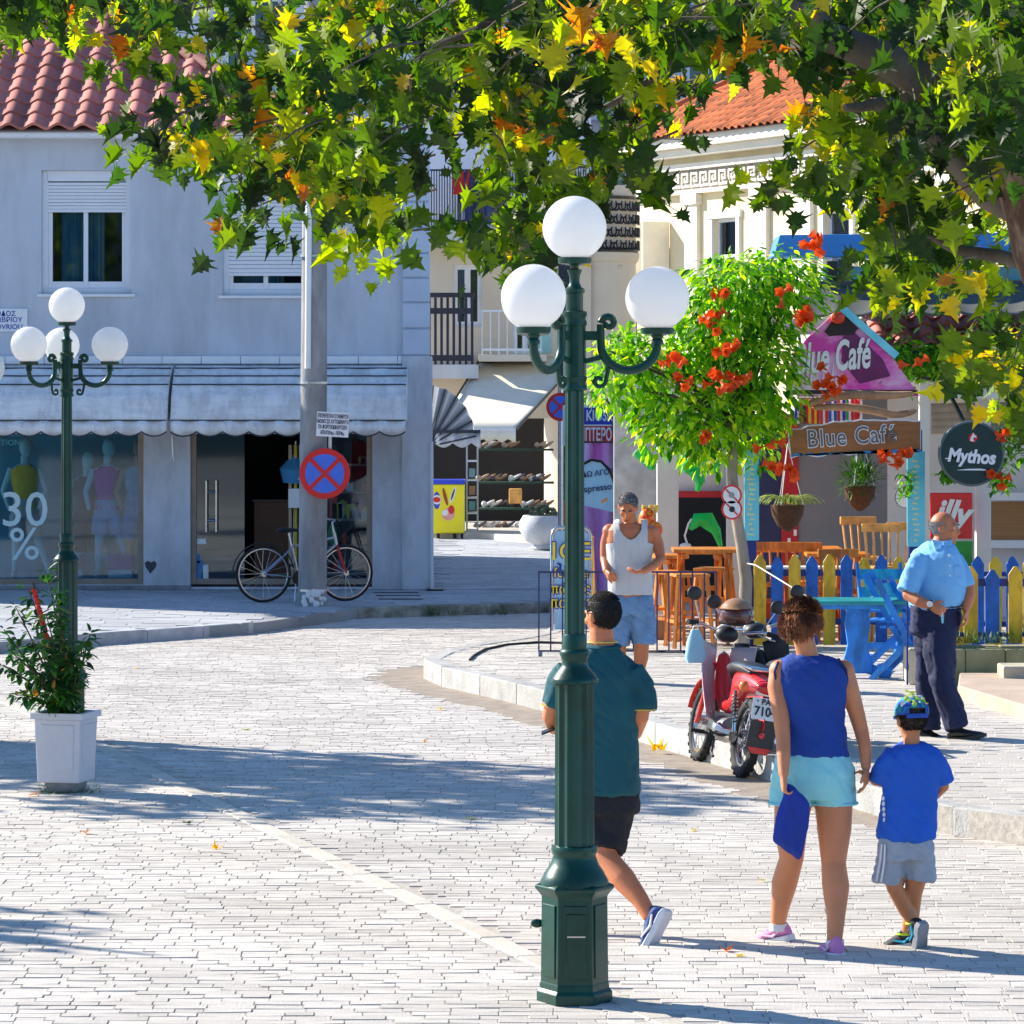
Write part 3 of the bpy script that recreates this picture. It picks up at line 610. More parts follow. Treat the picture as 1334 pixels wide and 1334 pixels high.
for i in range(int(L/.42)):   # meander
    x = -.2 + i*.42; z = zc+.06; q = MB(); w_ = .045
    for a, b, c, d in ((0,.36,0,w_),(0,w_,w_,.30),(w_,.30,.30-w_,.30),(.30-w_,.30,.10,.30-w_),(.12,.30-w_,.10,.10+w_),(.12,.12+w_,.10+w_,.20)): q.box(x+a, x+b, -.06, -.031, z+c, z+d)
    q.move(m).done('meander', cream_trim, CB)
for px in (905, 995, 1052, 1140, 1240):
    x = wx(px); wbox(m, x-.28, x+.28, -.10, .002, HF, zc-.081).done('pilaster', cream_trim, CB, bevel=.01)
    wbox(m, x-.36, x+.36, -.16, .002, zc-.30, zc-.082).done('capital', cream_trim, CB, bevel=.02)
for x0, x1, z0, z1 in hl:
    wn = wbox(m, x0-.14, x0-.003, -.05, .1, z0, z1).done('window', white_paint, CB, bevel=.006)
    for q in ((x1+.003, x1+.14, z0, z1), (x0-.18, x1+.18, z1+.003, z1+.16), (x0-.18, x1+.18, z0-.12, z0-.003)):
        wbox(m, q[0], q[1], -.07, .1, q[2], q[3]).done('frame', white_paint, wn, bevel=.006)
    t = .07; zz = z0 + (z1-z0)*.58
    wbox(m, x0, x0+t, .08, .15, z0, z1).done('frame', alu, wn); wbox(m, x1-t, x1, .08, .15, z0, z1).done('frame', alu, wn)
    for z in (z0, zz, z1-t): wbox(m, x0+t, x1-t, .08, .15, z, z+t).done('frame', alu, wn)
    wbox(m, x0+t, x1-t, .11, .12, z0+t, zz).done('pane', win_glass, wn); wbox(m, x0+t, x1-t, .11, .12, zz+t, z1-t).done('pane', win_glass, wn)
    wbox(m, x0, x1, .26, .28, z0, z1).done('curtain', mat('grey_curtain', (.16,.19,.19), .9, .3, 3), wn)
# open shutters at the far end, catching the light
for px in (850, 872):
    x = wx(px); sh = MB().box(x-.02, x+.04, -.62, -.02, zc-2.4, zc-.6).move(m).done('shutter', cream_trim, CB, bevel=.006)
    for i in range(14): MB().box(x-.045, x-.02, -.56, -.08, zc-2.3+i*.12, zc-2.22+i*.12).move(m).done('shutter_slat', white_paint, sh)
t3 = m.to_3x3(); rs = R(27)
rb = MB().add([m @ Vector(q) for q in ((-.75,-.6,ztop+.10),(L+.3,-.6,ztop+.10),(L+.3,5,ztop+.10+5.6*math.tan(rs)),(1.8,5,ztop+.10+5.6*math.tan(rs)))], [(0,1,2,3)]).done('roof', mat('roof_underlay', (.14,.08,.07), .9), CB, solid=.02)
roof_tiles(rb, terracotta2, m @ Vector((-.75,-.65,ztop+.13)), t3 @ Vector((1,0,0)), t3 @ Vector((0,cos(rs),sin(rs))), 72, 17, .30, .335, lambda r, c: c*.3 > r*.335*cos(rs)*.45 - .2, nmax=290, seed=8)
MB().tube([m @ Vector((-.75,-.6,ztop+.2)), m @ Vector((1.8,5,ztop+.2+5.6*math.tan(rs)))], .1, 8).done('ridge_cap', terracotta2, rb)
# white apartment block behind everything
def apartment(name, label, x0, x1, y, z1, wallm, floors, bays, depth=12, slab=True, dark=.5):
    T = thing(name, label, 'building', ((x0+x1)/2, y, 0)); fh = z1/floors; bw = (x1-x0)/bays; holes = []
    for f in range(floors):
        for b in range(bays): holes.append((x0+bw*b+bw*.3, x0+bw*b+bw*.7, f*fh+.7, f*fh+fh-.5))
    wall_holes(x0, x1, 0, z1, holes, y, .25).done('wall', wallm, T)
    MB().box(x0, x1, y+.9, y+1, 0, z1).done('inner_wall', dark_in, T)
    MB().box(x0, x0+.2, y+.25, y+depth, 0, z1).box(x1-.2, x1, y+.25, y+depth, 0, z1).box(x0, x1, y+depth, y+depth+.2, 0, z1).done('rear_walls', wallm, T)
    MB().box(x0-.1, x1+.1, y-.1, y+depth, z1, z1+.25).done('roof_slab', wallm, T)
    for a, b, c, d in holes:
        wn = frame_mb(a, b, y+.06, y+.14, c, d, .07).done('window', white_paint, T)
        MB().box(a+.07, b-.07, y+.09, y+.1, c+.07, d-.07).done('pane', win_glass, wn)
    if slab:
        for f in range(1, floors):
            bl = MB().box(x0+.3, x1-.3, y-1.2, y, f*fh-.02, f*fh+.16).done('balcony', wallm, T, bevel=.01)
            MB().box(x0+.3, x1-.3, y-1.2, y-1.16, f*fh+1.06, f*fh+1.1).done('railing', black_paint, bl)
            r_ = MB(); n = int((x1-x0-.6)/.13)
            for i in range(n+1): xx = x0+.3+(x1-x0-.6)*i/n; r_.box(xx-.009, xx+.009, y-1.185, y-1.165, f*fh+.16, f*fh+1.06)
            r_.done('railing', black_paint, bl)
    return T
apartment('apartment_block', 'tall white apartment block rising behind the tiled roofs', -14, 2.0, 112, 19, offwhite_b := mat('bright_white_render', (.74,.74,.80), .85, .05, .6, .2, 30), 6, 5)
apartment('apartment_block', 'tall white apartment block behind the cream building, partly hidden by leaves', 1.4, 26, 118, 21, mat('pale_lilac_render', (.70,.68,.76), .85, .05, .6, .2, 30), 6, 8)
apartment('apartment_block', 'pale apartment block behind the blue grey building on the left', -34, -5, 101, 17.5, mat('pale_blue_white_render', (.66,.70,.80), .85, .05, .6, .2, 30), 4, 8)
# beige house with balconies over the shops
dB = 66.0; bx = lambda px: DX(px, dB); bz = lambda py: DZ(py, dB)
BH = thing('beige_house', 'beige house with dark railed balconies over the canopied shops in the lane', 'building', (bx(690), dB+4, HF))
beige = mat('beige_render', (.72,.62,.48), .85, .08, .8, .3, 40)
bholes = [(bx(668), bx(700), bz(460), bz(395)), (bx(590), bx(628), bz(425), bz(345)), (bx(590), bx(620), bz(300), bz(225)), (bx(640), bx(670), bz(290), bz(215)), (bx(735), bx(750), bz(455), bz(380)), (bx(552), bx(745), HF, bz(545))]
wall_holes(bx(540), bx(770), HF, bz(310), [(a, b, c, min(d, bz(310))) for a, b, c, d in bholes if c < bz(310)], dB, .3).done('wall', beige, BH)
wall_holes(bx(540), bx(770), bz(310), bz(90), [h for h in bholes if h[2] > bz(310)], dB, .3).done('upper_wall', offwhite_b, BH)
MB().box(bx(540), bx(770), dB+7, dB+7.2, HF, bz(90)).done('back_wall', beige, BH)
MB().box(bx(540), bx(770), dB+.3, dB+7, bz(90), bz(88)).done('roof_slab', offwhite, BH)
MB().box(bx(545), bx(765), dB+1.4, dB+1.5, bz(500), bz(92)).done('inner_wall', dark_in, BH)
for x0, x1, z0, z1 in bholes[:5]:
    wn = frame_mb(x0, x1, dB+.05, dB+.15, z0, z1, .08).done('window', white_paint, BH)
    MB().box(x0+.08, x1-.08, dB+.09, dB+.1, z0, z1-.08).done('pane', win_glass, wn)
MB().box(bx(700), bx(718), dB-.03, dB-.002, bz(460), bz(385)).done('door_shutter', mat('pale_green_shutter', (.35,.62,.58), .7), BH)
# corner turret with curved balcony and ornate screen
tc_ = Vector((bx(770), dB+.9, 0))
MB().lathe([(.80, HF),(.80, bz(240))], tc_, 28).done('corner_turret', beige, BH, smooth=50)
MB().lathe([(.6, bz(352)),(.83, bz(340)),(.86, bz(334)),(.86, bz(328)),(.6,bz(328))], tc_, 28).done('curved_balcony', beige, BH, smooth=40)
MB().prism([(bx(790), dB+.25, bz(365)),(bx(790), dB+.25, bz(345)),(bx(812), dB+.25, bz(345)),(bx(810), dB+.25, bz(349)),(bx(801), dB+.25, bz(353))], (0,.2,0)).done('bracket', beige, BH, bevel=.01)
MB().lathe([(.845, bz(327)),(.845, bz(322))], tc_, 28).lathe([(.845, bz(258)),(.845, bz(254))], tc_, 28).done('balcony_rail', black_paint, BH)
rnd = random.Random(12)
for k in range(26):   # scrolled ironwork all round the turret balcony
    a0 = pi + (k+.5)*pi/26
    for j in range(4):
        zc2 = bz(318 - 17*j); r0 = .085; s_ = 1 if (k+j) % 2 else -1
        pts = [tc_ + Vector((.855*cos(a0+s_*r0*1.6*u*cos(u*7)), .855*sin(a0+s_*r0*1.6*u*cos(u*7)), zc2 + .12*u*sin(u*7))) for u in [q/14 for q in range(15)]]
        MB().tube(pts, .016, 4).done('iron_scroll', black_paint, BH)
MB().lathe([(.78, bz(326)),(.78, bz(262))], tc_, 24).done('balcony_screen', mat('rust_cloth', (.35,.20,.14), .9, .3, 3), BH, smooth=50)
def balcony(x0, x1, zb, zr, y0, m_, n, slab_m, nm='balcony', heavy=False, sl=.22):
    s_ = MB().box(x0-.05, x1+.08, y0-.05, dB, zb-sl, zb).done(nm, slab_m, BH, bevel=.01)
    t = .05 if heavy else .02
    MB().box(x0, x1, y0, y0+t*1.4, zr-t*1.6, zr).box(x1-t, x1, y0+t*1.4, dB, zr-t*1.6, zr).done('handrail', m_, s_)
    MB().box(x0, x1, y0+.003, y0+t, zb+.06, zb+.06+t*2).done('bottom_rail', m_, s_)
    for i in range(n+1):
        x = x0 + (x1-x0-t)*i/n; MB().box(x, x+t*.9, y0+.004, y0+t, zb+.002, zr-t*1.6-.002).done('baluster', m_, s_)
    if heavy:
        MB().box(x0+.002, x1-.002, y0-.012, y0+.01, zb+.32*(zr-zb)*2.2, zb+.32*(zr-zb)*2.2+.10).done('mid_rail', m_, s_)
    return s_
dark_wood = mat('dark_wood', (.025,.02,.035), .6, .3, 6)
balcony(bx(528), bx(618)+.0, bz(475), bz(383), dB-1.1, dark_wood, 11, offwhite, heavy=True, sl=.24)
up = balcony(bx(540), bx(656), bz(298), bz(226), dB-1.4, black_paint, 34, offwhite, sl=.3)
balcony(bx(664), bx(762), bz(298), bz(222), dB-1.4, black_paint, 30, offwhite, sl=.3)
balcony(bx(628), bx(705), bz(462), bz(405), dB-1.0, white_paint, 7, beige, sl=.12)
for px, c in ((598,(.5,.02,.02)),(607,(.45,.03,.03)),(622,(.03,.03,.07)),(632,(.4,.05,.08)),(640,(.05,.07,.2)),(612,(.03,.04,.10)),(628,(.06,.06,.1))):
    T = thing('hanging_cloth', {598:'leftmost short red cloth on the upper balcony rail',607:'second short red cloth from the left on the balcony rail',622:'long dark navy cloth in the middle of the balcony washing',632:'pinkish red cloth right of the middle of the balcony washing',640:'brighter blue cloth at the right end of the balcony washing',612:'dark blue cloth beside the red cloths on the balcony rail',628:'near black cloth next to the pinkish cloth on the balcony'}[px], 'washing', (bx(px), dB-1.45, bz(226)), 'washing on the balcony rail')
    w_ = .16; h = .9 if c[0] < .3 else .4
    MB().grid(lambda u, v: (bx(px)-w_/2+w_*u+.01*sin(v*9), dB-1.46-.02*sin(u*9+v*3), bz(228)-h*v), 6, 6).done('cloth', mat('wash_%d' % px, c, .9, .2, 8), T, smooth=60, solid=.01)
# lane awnings
def awn(label, poly_top, poly_bot, m_, val=.18, ribs=0):
    a, b = Vector(poly_top[0]), Vector(poly_top[1]); c, d = Vector(poly_bot[0]), Vector(poly_bot[1])
    T = thing('shop_awning', label, 'awning', (a+b)/2)
    MB().grid(lambda u, v: (a.lerp(b, u)).lerp(c.lerp(d, u), v) + Vector((0,0,-.05*sin(pi*v))), 12, 8).done('canopy', m_, T, smooth=50, solid=.01)
    if val: MB().grid(lambda u, v: c.lerp(d, u) + Vector((0, -.01-.01*sin(u*40), -val*v - (.03*sin(u*40) if v else 0))), 30, 1).done('valance', m_, T, smooth=60, solid=.008)
    MB().tube([c, d], .025, 6).done('front_bar', white_paint, T)
    for q, r in ((a, c), (b, d)): MB().tube([q, r], .02, 6).done('arm', black_paint, T)
    return T
da = 62.5
awn('broad beige sunlit awning over the shoe shop in the lane', ((DX(625,dB), dB-.05, DZ(468,dB)), (DX(760,dB), dB-.05, DZ(463,dB))), ((DX(568,da), da, DZ(560,da)), (DX(672,da), da, DZ(560,da))), beige_canvas, .18)
# fan shaped grey canopy
T = thing('fan_awning', 'grey ribbed quarter round canopy with scalloped white valance beside the blue building corner', 'awning', (DX(563,57), 57, DZ(580,57)))
cc = Vector((DX(558,57), 57, DZ(582,57))); fan = []
nf = 5
for i in range(nf+1):
    a = R(90 - 74*i/nf - 6); fan.append((cos(a)*.72, sin(a)*.92))
mb = MB(); 
for i in range(nf):
    (x0, z0), (x1, z1) = fan[i], fan[i+1]
    mb.add([cc, cc+Vector((x0,-.02,z0)), cc+Vector(((x0+x1)/2*.98,-.10,(z0+z1)/2*.98)), cc+Vector((x1,-.02,z1)), cc+Vector((-.2,1.6,0)), cc+Vector((x0-.2,1.6,z0)), cc+Vector((x1-.2,1.6,z1))], [(0,1,2,3),(1,5,6,3)])
mb.done('canopy', grey_canvas, T, solid=.006)
for x, z in fan: MB().tube([cc+Vector((0,-.05,0)), cc+Vector((x,-.07,z))], .014, 5).done('rib', seam, T)
xe = DX(626,57); MB().grid(lambda u, v: (DX(566,57)+(xe-DX(566,57))*u, 56.95-.015*sin(u*20), DZ(562,57) - v*(.17+.07*abs(sin(u*pi*2.5)))), 30, 2).done('valance', mat('white_valance', (.62,.63,.66), .9, .1, 5), T, smooth=60, solid=.006)
MB().box(DX(560,57), xe, 56.9, 57.0, DZ(564,57), DZ(560,57)).done('front_bar', seam, T)
# kiosk / shoe shop interiors
SI = thing('shoe_shop_fitting', 'dark shoe shop front with stepped shelves in the lane', 'shelf', (DX(670,64), 64.5, HF))
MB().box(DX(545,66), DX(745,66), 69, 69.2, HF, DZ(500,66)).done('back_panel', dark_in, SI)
green_dk = mat('green_shelf', (.01,.06,.04), .6)
used_sh = set(); rnd = random.Random(21); shoes = [mat('shoe_%d' % i, c, .4, .1, 8) for i, c in enumerate([(.55,.55,.55),(.35,.2,.12),(.7,.7,.68),(.08,.08,.1),(.45,.33,.25)])]
for i, (z, y) in enumerate(((DZ(690,63.2), 63.2), (DZ(662,63.8), 63.8), (DZ(628,64.4), 64.4), (DZ(585,65), 65))):
    MB().box(DX(624,64), DX(722,64), y, y+.45, z-.03, z).done('shelf', green_dk, SI)
    for k in range(11):
        px = 628 + k*8.5 + rnd.uniform(-2,2)
        if rnd.random() < .15: continue
        x = DX(px, 64); b = MB(); a = rnd.uniform(-.5,.3)
        mm = Matrix.Translation((x, y+.2, z+.07)) @ Matrix.Rotation(a, 4, 'Z') @ Matrix.Rotation(-.55, 4, 'Y')
        b.ell((0,0,0), (.12,.045,.03), 8, 6).ell((-.07,0,.035), (.05,.042,.05), 8, 6).move(mm)
        sm = rnd.randrange(5)
        while (sm, i, k*7//11) in used_sh: sm = (sm+1) % 5
        used_sh.add((sm, i, k*7//11)); nmc = ('pale grey','brown','white','black','tan')[sm]; s_ = thing('shoe', '%s shoe on the %s shelf of the lane shop, %s' % (nmc, ('lowest','second','third','top')[i], ('far left','left','left of the middle','middle','right of the middle','right','far right')[k*7//11]), 'shoe', (x, y+.2, z), 'shoes on the lane shop shelves')
        b.done('upper', shoes[sm], s_, smooth=60)
MB().box(DX(663,64), DX(680,64), 63.6, 63.9, DZ(655,64), DZ(636,64)).done('basket', wood_light, SI, bevel=.02)
# ice cream freezer
T = thing('ice_cream_freezer', 'yellow ice cream chest freezer with a blue lid in the lane', 'freezer', (DX(583,61.5), 61.5, HF))
x0, x1, y0 = DX(560,61.5), DX(605,61.5), 61.5
yel = mat('freezer_yellow', (.90,.74,.01), .35, .05, 4, 0)
MB().box(x0, x1, y0, y0+.7, HF+.08, DZ(631,61.5)).done('body', yel, T, bevel=.02)
MB().box(x0-.01, x1+.01, y0-.01, y0+.71, DZ(631,61.5)+.002, DZ(627,61.5)+.02).done('lid', mat('freezer_blue', (.03,.06,.55), .3), T, bevel=.01)
for px in (569, 590, 600): MB().box(DX(px,61.5), DX(px,61.5)+.05, y0+.05, y0+.1, HF, HF+.08).done('foot', rubber, T)
ic = lambda px, py, k=0: Vector((DX(px,61.5), y0-.004-.002*k, DZ(py,61.5)))
def blob2(cpx, cpy, w_, h, m_, nm, k=0, rot=0):
    c = ic(cpx, cpy, k); n = 20
    MB().prism([c + Vector((w_*cos(2*pi*i/n)*cos(rot)-h*sin(2*pi*i/n)*sin(rot), 0, w_*cos(2*pi*i/n)*sin(rot)+h*sin(2*pi*i/n)*cos(rot))) for i in range(n)], (0,.002,0)).done(nm, m_, T)
blob2(569,652,.055,.14,mat('logo_blue',(.03,.06,.5),.4),'logo',0); blob2(569,651,.07,.075,mat('logo_white',(.8,.8,.8),.4),'logo',1); blob2(569,651,.06,.045,red_paint,'logo',2)
blob2(580,647,.028,.15,mat('choc',(.35,.06,.01),.4),'ice_cream_print',0,.25); blob2(590,645,.03,.14,mat('logo_white',(.8,.8,.8),.4),'ice_cream_print',0,-.3); blob2(590,644,.014,.10,black_paint,'ice_cream_print',1,-.3)
blob2(584,670,.10,.10,mat('print_pink',(.8,.35,.3),.4),'ice_cream_print',1); blob2(588,664,.05,.07,red_paint,'ice_cream_print',2); blob2(580,668,.05,.05,mat('logo_white',(.8,.8,.8),.4),'ice_cream_print',3)
T = thing('display_cabinet', 'narrow glass display cabinet between the yellow freezer and the shoe shelves', 'cabinet', (DX(614,62), 62, HF))
MB().box(DX(607,62), DX(609,62), 62, 62.4, HF, DZ(575,62)).box(DX(621,62), DX(623,62), 62, 62.4, HF, DZ(575,62)).done('frame', mat('cabinet_grey', (.4,.42,.42), .4), T)
for py in (690, 668, 648, 625, 600): MB().box(DX(609,62), DX(621,62), 62, 62.4, DZ(py,62)-.02, DZ(py,62)).done('shelf', white_paint, T)
for py, c in ((665,(.2,.5,.5)),(645,(.6,.3,.15)),(622,(.3,.5,.5))): MB().box(DX(611,62), DX(619,62), 62.1, 62.3, DZ(py,62), DZ(py,62)+.14).done('carton', mat('carton_%d' % py, c, .5), T)
T = thing('step', 'pale concrete shop step running along the far side of the lane', 'step', (DX(640,61), 61, HF))
MB().prism([(DX(540,62.0),62.0,HF-.02),(DX(625,61.4),61.4,HF-.02),(DX(745,58.4),58.4,HF-.02),(DX(745,60),66,HF-.02),(DX(540,62),66,HF-.02)], (0,0,.12)).done('slab', concrete_lt, T, bevel=.01)
T = thing('stone_planter', 'round white stone planter at the corner of the shoe shop', 'planter', (DX(712,57.5), 57.5, HF))
MB().lathe([(.20,0),(.24,.03),(.20,.08),(.33,.14),(.42,.30),(.42,.42),(.36,.52),(.32,.52),(.32,.46)], (DX(713,57.5), 57.5, HF), 20).done('bowl', mat('rough_white_stone', (.55,.57,.60), .9, .15, 6, .6, 30), T, smooth=40)
rnd = random.Random(2); mb = MB()
for i in range(40): mb.ell((DX(713,57.5)+rnd.uniform(-.25,.25), 57.5+rnd.uniform(-.2,.2), HF+.5+rnd.uniform(0,.16)), (.05,.04,.04), 5, 4)
mb.done('plant', mat('dull_foliage', (.06,.08,.05), .8, .4, 10), T)
# dark stone corner pillar, sign post and hanging signs
T = thing('corner_pillar', 'dark speckled stone pillar between the shoe shop and the kiosk signs', 'pillar', (DX(742,56), 56, HF))
MB().box(DX(727,56), DX(752,56), 56, 56.4, HF, DZ(332,56)).done('shaft', mat('speckled_dark_stone', (.025,.025,.035), .6, .5, 30, .6, 60, col2=(.16,.15,.16), cut=(.5,.72)), T, bevel=.01)
MB().box(DX(729,55.8), DX(745,55.8), 55.75, 55.98, HF+.4, DZ(652,56)).done('red_box', mat('dull_red', (.30,.02,.02), .6), T)
no_stop((DX(730,52), 52, DZ(530,52)), 18.5/F*52, 'smaller round red and blue no stopping sign half behind the green lamp post')
MB().tube([(DX(731,52), 52.04, HF), (DX(731,52), 52.04, DZ(505,52))], .03, 8).done('sign_post', steel, bpy.data.objects['no_stopping_sign.001'])
T = thing('kiosk_sign', 'blue and red kiosk sign in Greek and English behind the lamp post', 'sign', (DX(768,50), 50, DZ(555,50)))
ks = 50; 
MB().box(DX(733,ks), DX(803,ks), ks, ks+.12, DZ(581,ks), DZ(528,ks)).done('box', white_paint, T, bevel=.01)
MB().box(DX(736,ks), DX(800,ks), ks-.004, ks-.001, DZ(553,ks), DZ(531,ks)).done('blue_panel', mat('sign_navy', (.02,.05,.42), .4), T)
MB().box(DX(736,ks), DX(800,ks), ks-.004, ks-.001, DZ(578,ks), DZ(555,ks)).done('red_panel', mat('sign_crimson', (.62,.02,.02), .4), T)
wl = mat('white_lettering', (.82,.82,.82), .5, .02, 3, 0)
text('CO  KIOSK', .20, bold=.004, xs=.62).move(face_m((DX(768,ks), ks-.008, DZ(542,ks)))).done('lettering', wl, T)
text('ΠΕΡΙΠΤΕΡΟ', .225, bold=.005, xs=.46).move(face_m((DX(768,ks), ks-.008, DZ(567,ks)))).done('lettering', wl, T)
T = thing('round_sign', 'round yellowish sign with a green rim half hidden by the flowering tree', 'sign', (DX(826,48), 48, DZ(556,48)))
disc_ = lambda c, r, y0, y1, n=40: MB().prism([(c[0]+r*cos(2*pi*i/n), c[1]+y0, c[2]+r*sin(2*pi*i/n)) for i in range(n)], (0,y1-y0,0))
cs = (DX(826,48), 48, DZ(556,48)); disc_(cs, .28, 0, .08).done('rim', mat('sign_green', (.01,.16,.12), .4), T); disc_(cs, .245, -.006, -.001).done('face', mat('sign_cream', (.72,.66,.40), .6, .12, 9), T)
text('CAFE', .12).move(face_m((cs[0], 47.99, cs[2]))).done('lettering', mat('olive_lettering', (.25,.22,.08), .6), T)
MB().tube([(cs[0], 48.04, HC), (cs[0], 48.04, cs[2]-.28)], .03, 8).done('post', black_paint, T)
# feather flag and pink banner
T = thing('feather_flag', 'light blue teardrop flag with dark script standing behind the lamp post', 'flag', (DX(778,44), 44, HC))
fd = 44; pts = [(746,655),(744,635),(748,618),(757,606),(770,599),(783,601),(794,612),(801,630),(804,652),(802,668)]
MB().prism([(DX(a,fd), fd, DZ(b,fd)) for a, b in pts][::-1], (0,.012,0)).done('cloth', mat('flag_blue', (.22,.55,.85), .8, .2, 2, col2=(.5,.75,.9)), T)
MB().tube([(DX(a,fd), fd-.01, DZ(b,fd)) for a, b in pts[2:]] + [(DX(796,fd), fd, DZ(760,fd)), (DX(796,fd), fd, HC)], .018, 6).done('pole', black_paint, T)
for s_, px, py, z in (('ΕΔΩ ΑΓΟΡ', 776, 617, .085), ('espresso', 776, 636, .105)): text(s_, z, bold=.001).move(face_m((DX(px,fd), fd-.016, DZ(py,fd)), 0, .12)).done('lettering', dkt, T)
MB().prism([(DX(a,fd), fd-.004, DZ(b,fd)) for a, b in ((783,652),(791,648),(791,653),(784,656))], (0,.003,0)).done('print', wood_light, T)
T = thing('pink_banner', 'pink and violet hanging banner beneath the kiosk sign', 'banner', (DX(782,46), 46, HC))
MB().grid(lambda u, v: (DX(748,46)+(DX(801,46)-DX(748,46))*u, 46+.05*sin(u*14), DZ(772,46)+(DZ(577,46)-DZ(772,46))*v), 30, 3).done('cloth', mat('banner_pink', (.72,.12,.58), .8, .3, 2.2, col2=(.62,.55,.80), stretch=(2,1,.4)), T, smooth=60)
MB().box(DX(745,46), DX(803,46), 45.97, 46.03, DZ(577,46), DZ(575,46)).done('rail', black_paint, T)
MB().tube([(DX(802,46), 46, HC), (DX(802,46), 46, DZ(575,46))], .025, 6).done('post', black_paint, T)
# ---------------------------------------------------------------- café
CF = thing('cafe_building', 'single storey café front with grey, red and white panels behind the picket fence', 'building', (DX(1100,41), 41, HC))
grey_wall = mat('cafe_grey_wall', (.20,.20,.215), .85, .1, 1.5, .2, 40)
white_wall = mat('cafe_white_wall', (.66,.64,.62), .8, .08, 2, .2, 40)
bamboo = mat('bamboo_screen', (.36,.17,.05), .6, .25, 3, .3, 20, stretch=(.5,1,40))
dk = 41.0
pbox(800, 860, 470, 860, dk+1.0, .2).done('side_wall', mat('worn_marble_wall', (.52,.52,.50), .8, .3, 4, .3), CF)
pbox(955, 1018, 540, 860, dk, .2).done('navy_panel', mat('navy_wall', (.015,.025,.09), .6, .3, 2), CF)
pbox(1018, 1040, 540, 860, dk-.02, .2).done('red_panel', mat('red_wall', (.42,.01,.02), .6, .3, 3), CF)
pbox(1040, 1156, 500, 860, dk, .2).done('grey_panel', grey_wall, CF)
pbox(1156, 1290, 500, 860, dk, .2).done('white_panel', white_wall, CF)
pbox(1290, 1480, 500, 860, dk, .2).done('wall', white_wall, CF)
pbox(1292, 1400, 654, 703, dk-.2, .04).done('bamboo_screen', bamboo, CF)
for py0, py1 in ((642,652),(704,714)): pbox(1288, 1400, py0, py1, dk-.3, .1).done('frame', white_paint, CF)
pbox(860, 955, 470, 640, dk+.4, .1).done('fascia', white_wall, CF)
pbox(880, 955, 640, 648, dk+.3, .1).done('red_lintel', mat('red_wall', (.42,.01,.02), .6), CF)
pbox(860, 960, 640, 860, dk+2.6, .1).done('bar_back_wall', dark_in, CF)
MB().box(DX(860,41), DX(1480,41), 38.6, 45, 3.22, 3.32).done('ceiling', white_wall, CF)
MB().box(DX(1100,41), DX(1480,41), 44, 44.2, HC, 3.2).done('rear_wall', white_wall, CF)
for i in range(7): pbox(1024 + (i*5)%13, 1026 + (i*5)%13 + 2, 668+i*11, 676+i*11, dk-.03, .005).done('paint_mark', white_paint, CF)
for a, b, d_, p0 in ((856,884,38.6,560),(947,974,38.3,586),(1272,1291,38.4,500)):
    T = thing('white_column', {856:'wide white square column at the left side of the café', 947:'slim white column directly behind the trunk of the flowering tree', 1272:'white square column to the right of the red square sign'}[a], 'column', (DX((a+b)/2,d_), d_, HC), 'white columns of the café')
    MB().box(DX(a,d_), DX(b,d_), d_, d_+.16, HC, DZ(p0,d_)).done('shaft', white_wall, T, bevel=.01)
    MB().box(DX(a,d_)-.015, DX(b,d_)+.015, d_-.015, d_+.175, HC, HC+.12).done('base', white_paint, T, bevel=.006)
PG = thing('pergola', 'white painted pergola of posts and beams carrying the round beer sign', 'pergola', (DX(1250,37.2), 37.2, HC))
MB().box(DX(1198,37.2), DX(1211,37.2), 37.2, 37.3, HC, DZ(499,37.2)).done('post', cream_trim, PG, bevel=.006)
MB().box(DX(1211,37.2)+.003, DX(1480,37.2), 37.19, 37.29, DZ(519,37.2), DZ(500,37.2)).done('beam', cream_trim, PG, bevel=.006)
MB().box(DX(1198,39.5), DX(1480,39.5), 39.5, 39.6, DZ(530,39.5), DZ(512,39.5)).done('beam', cream_trim, PG, bevel=.006)
for px in (1225, 1265, 1310): MB().bar((DX(px,37.2), 37.3, DZ(504,37.2)), (DX(px,37.2), 41, DZ(506,37.2)), .07, .1).done('rafter', cream_trim, PG)
T = thing('roller_blind', 'two grey beige roller blinds folded under the pergola beam', 'blind', (DX(1260,38.6), 38.6, 2.6))
for i in range(4): MB().tube([(DX(1213,38.6), 38.6, DZ(532+i*9,38.6)), (DX(1330,38.6), 38.6, DZ(530+i*9,38.6))], [(.03,.05),(.03,.05)], 8).done('fold', mat('grey_beige_blind', (.36,.33,.28), .9, .2, 4), T, smooth=50)
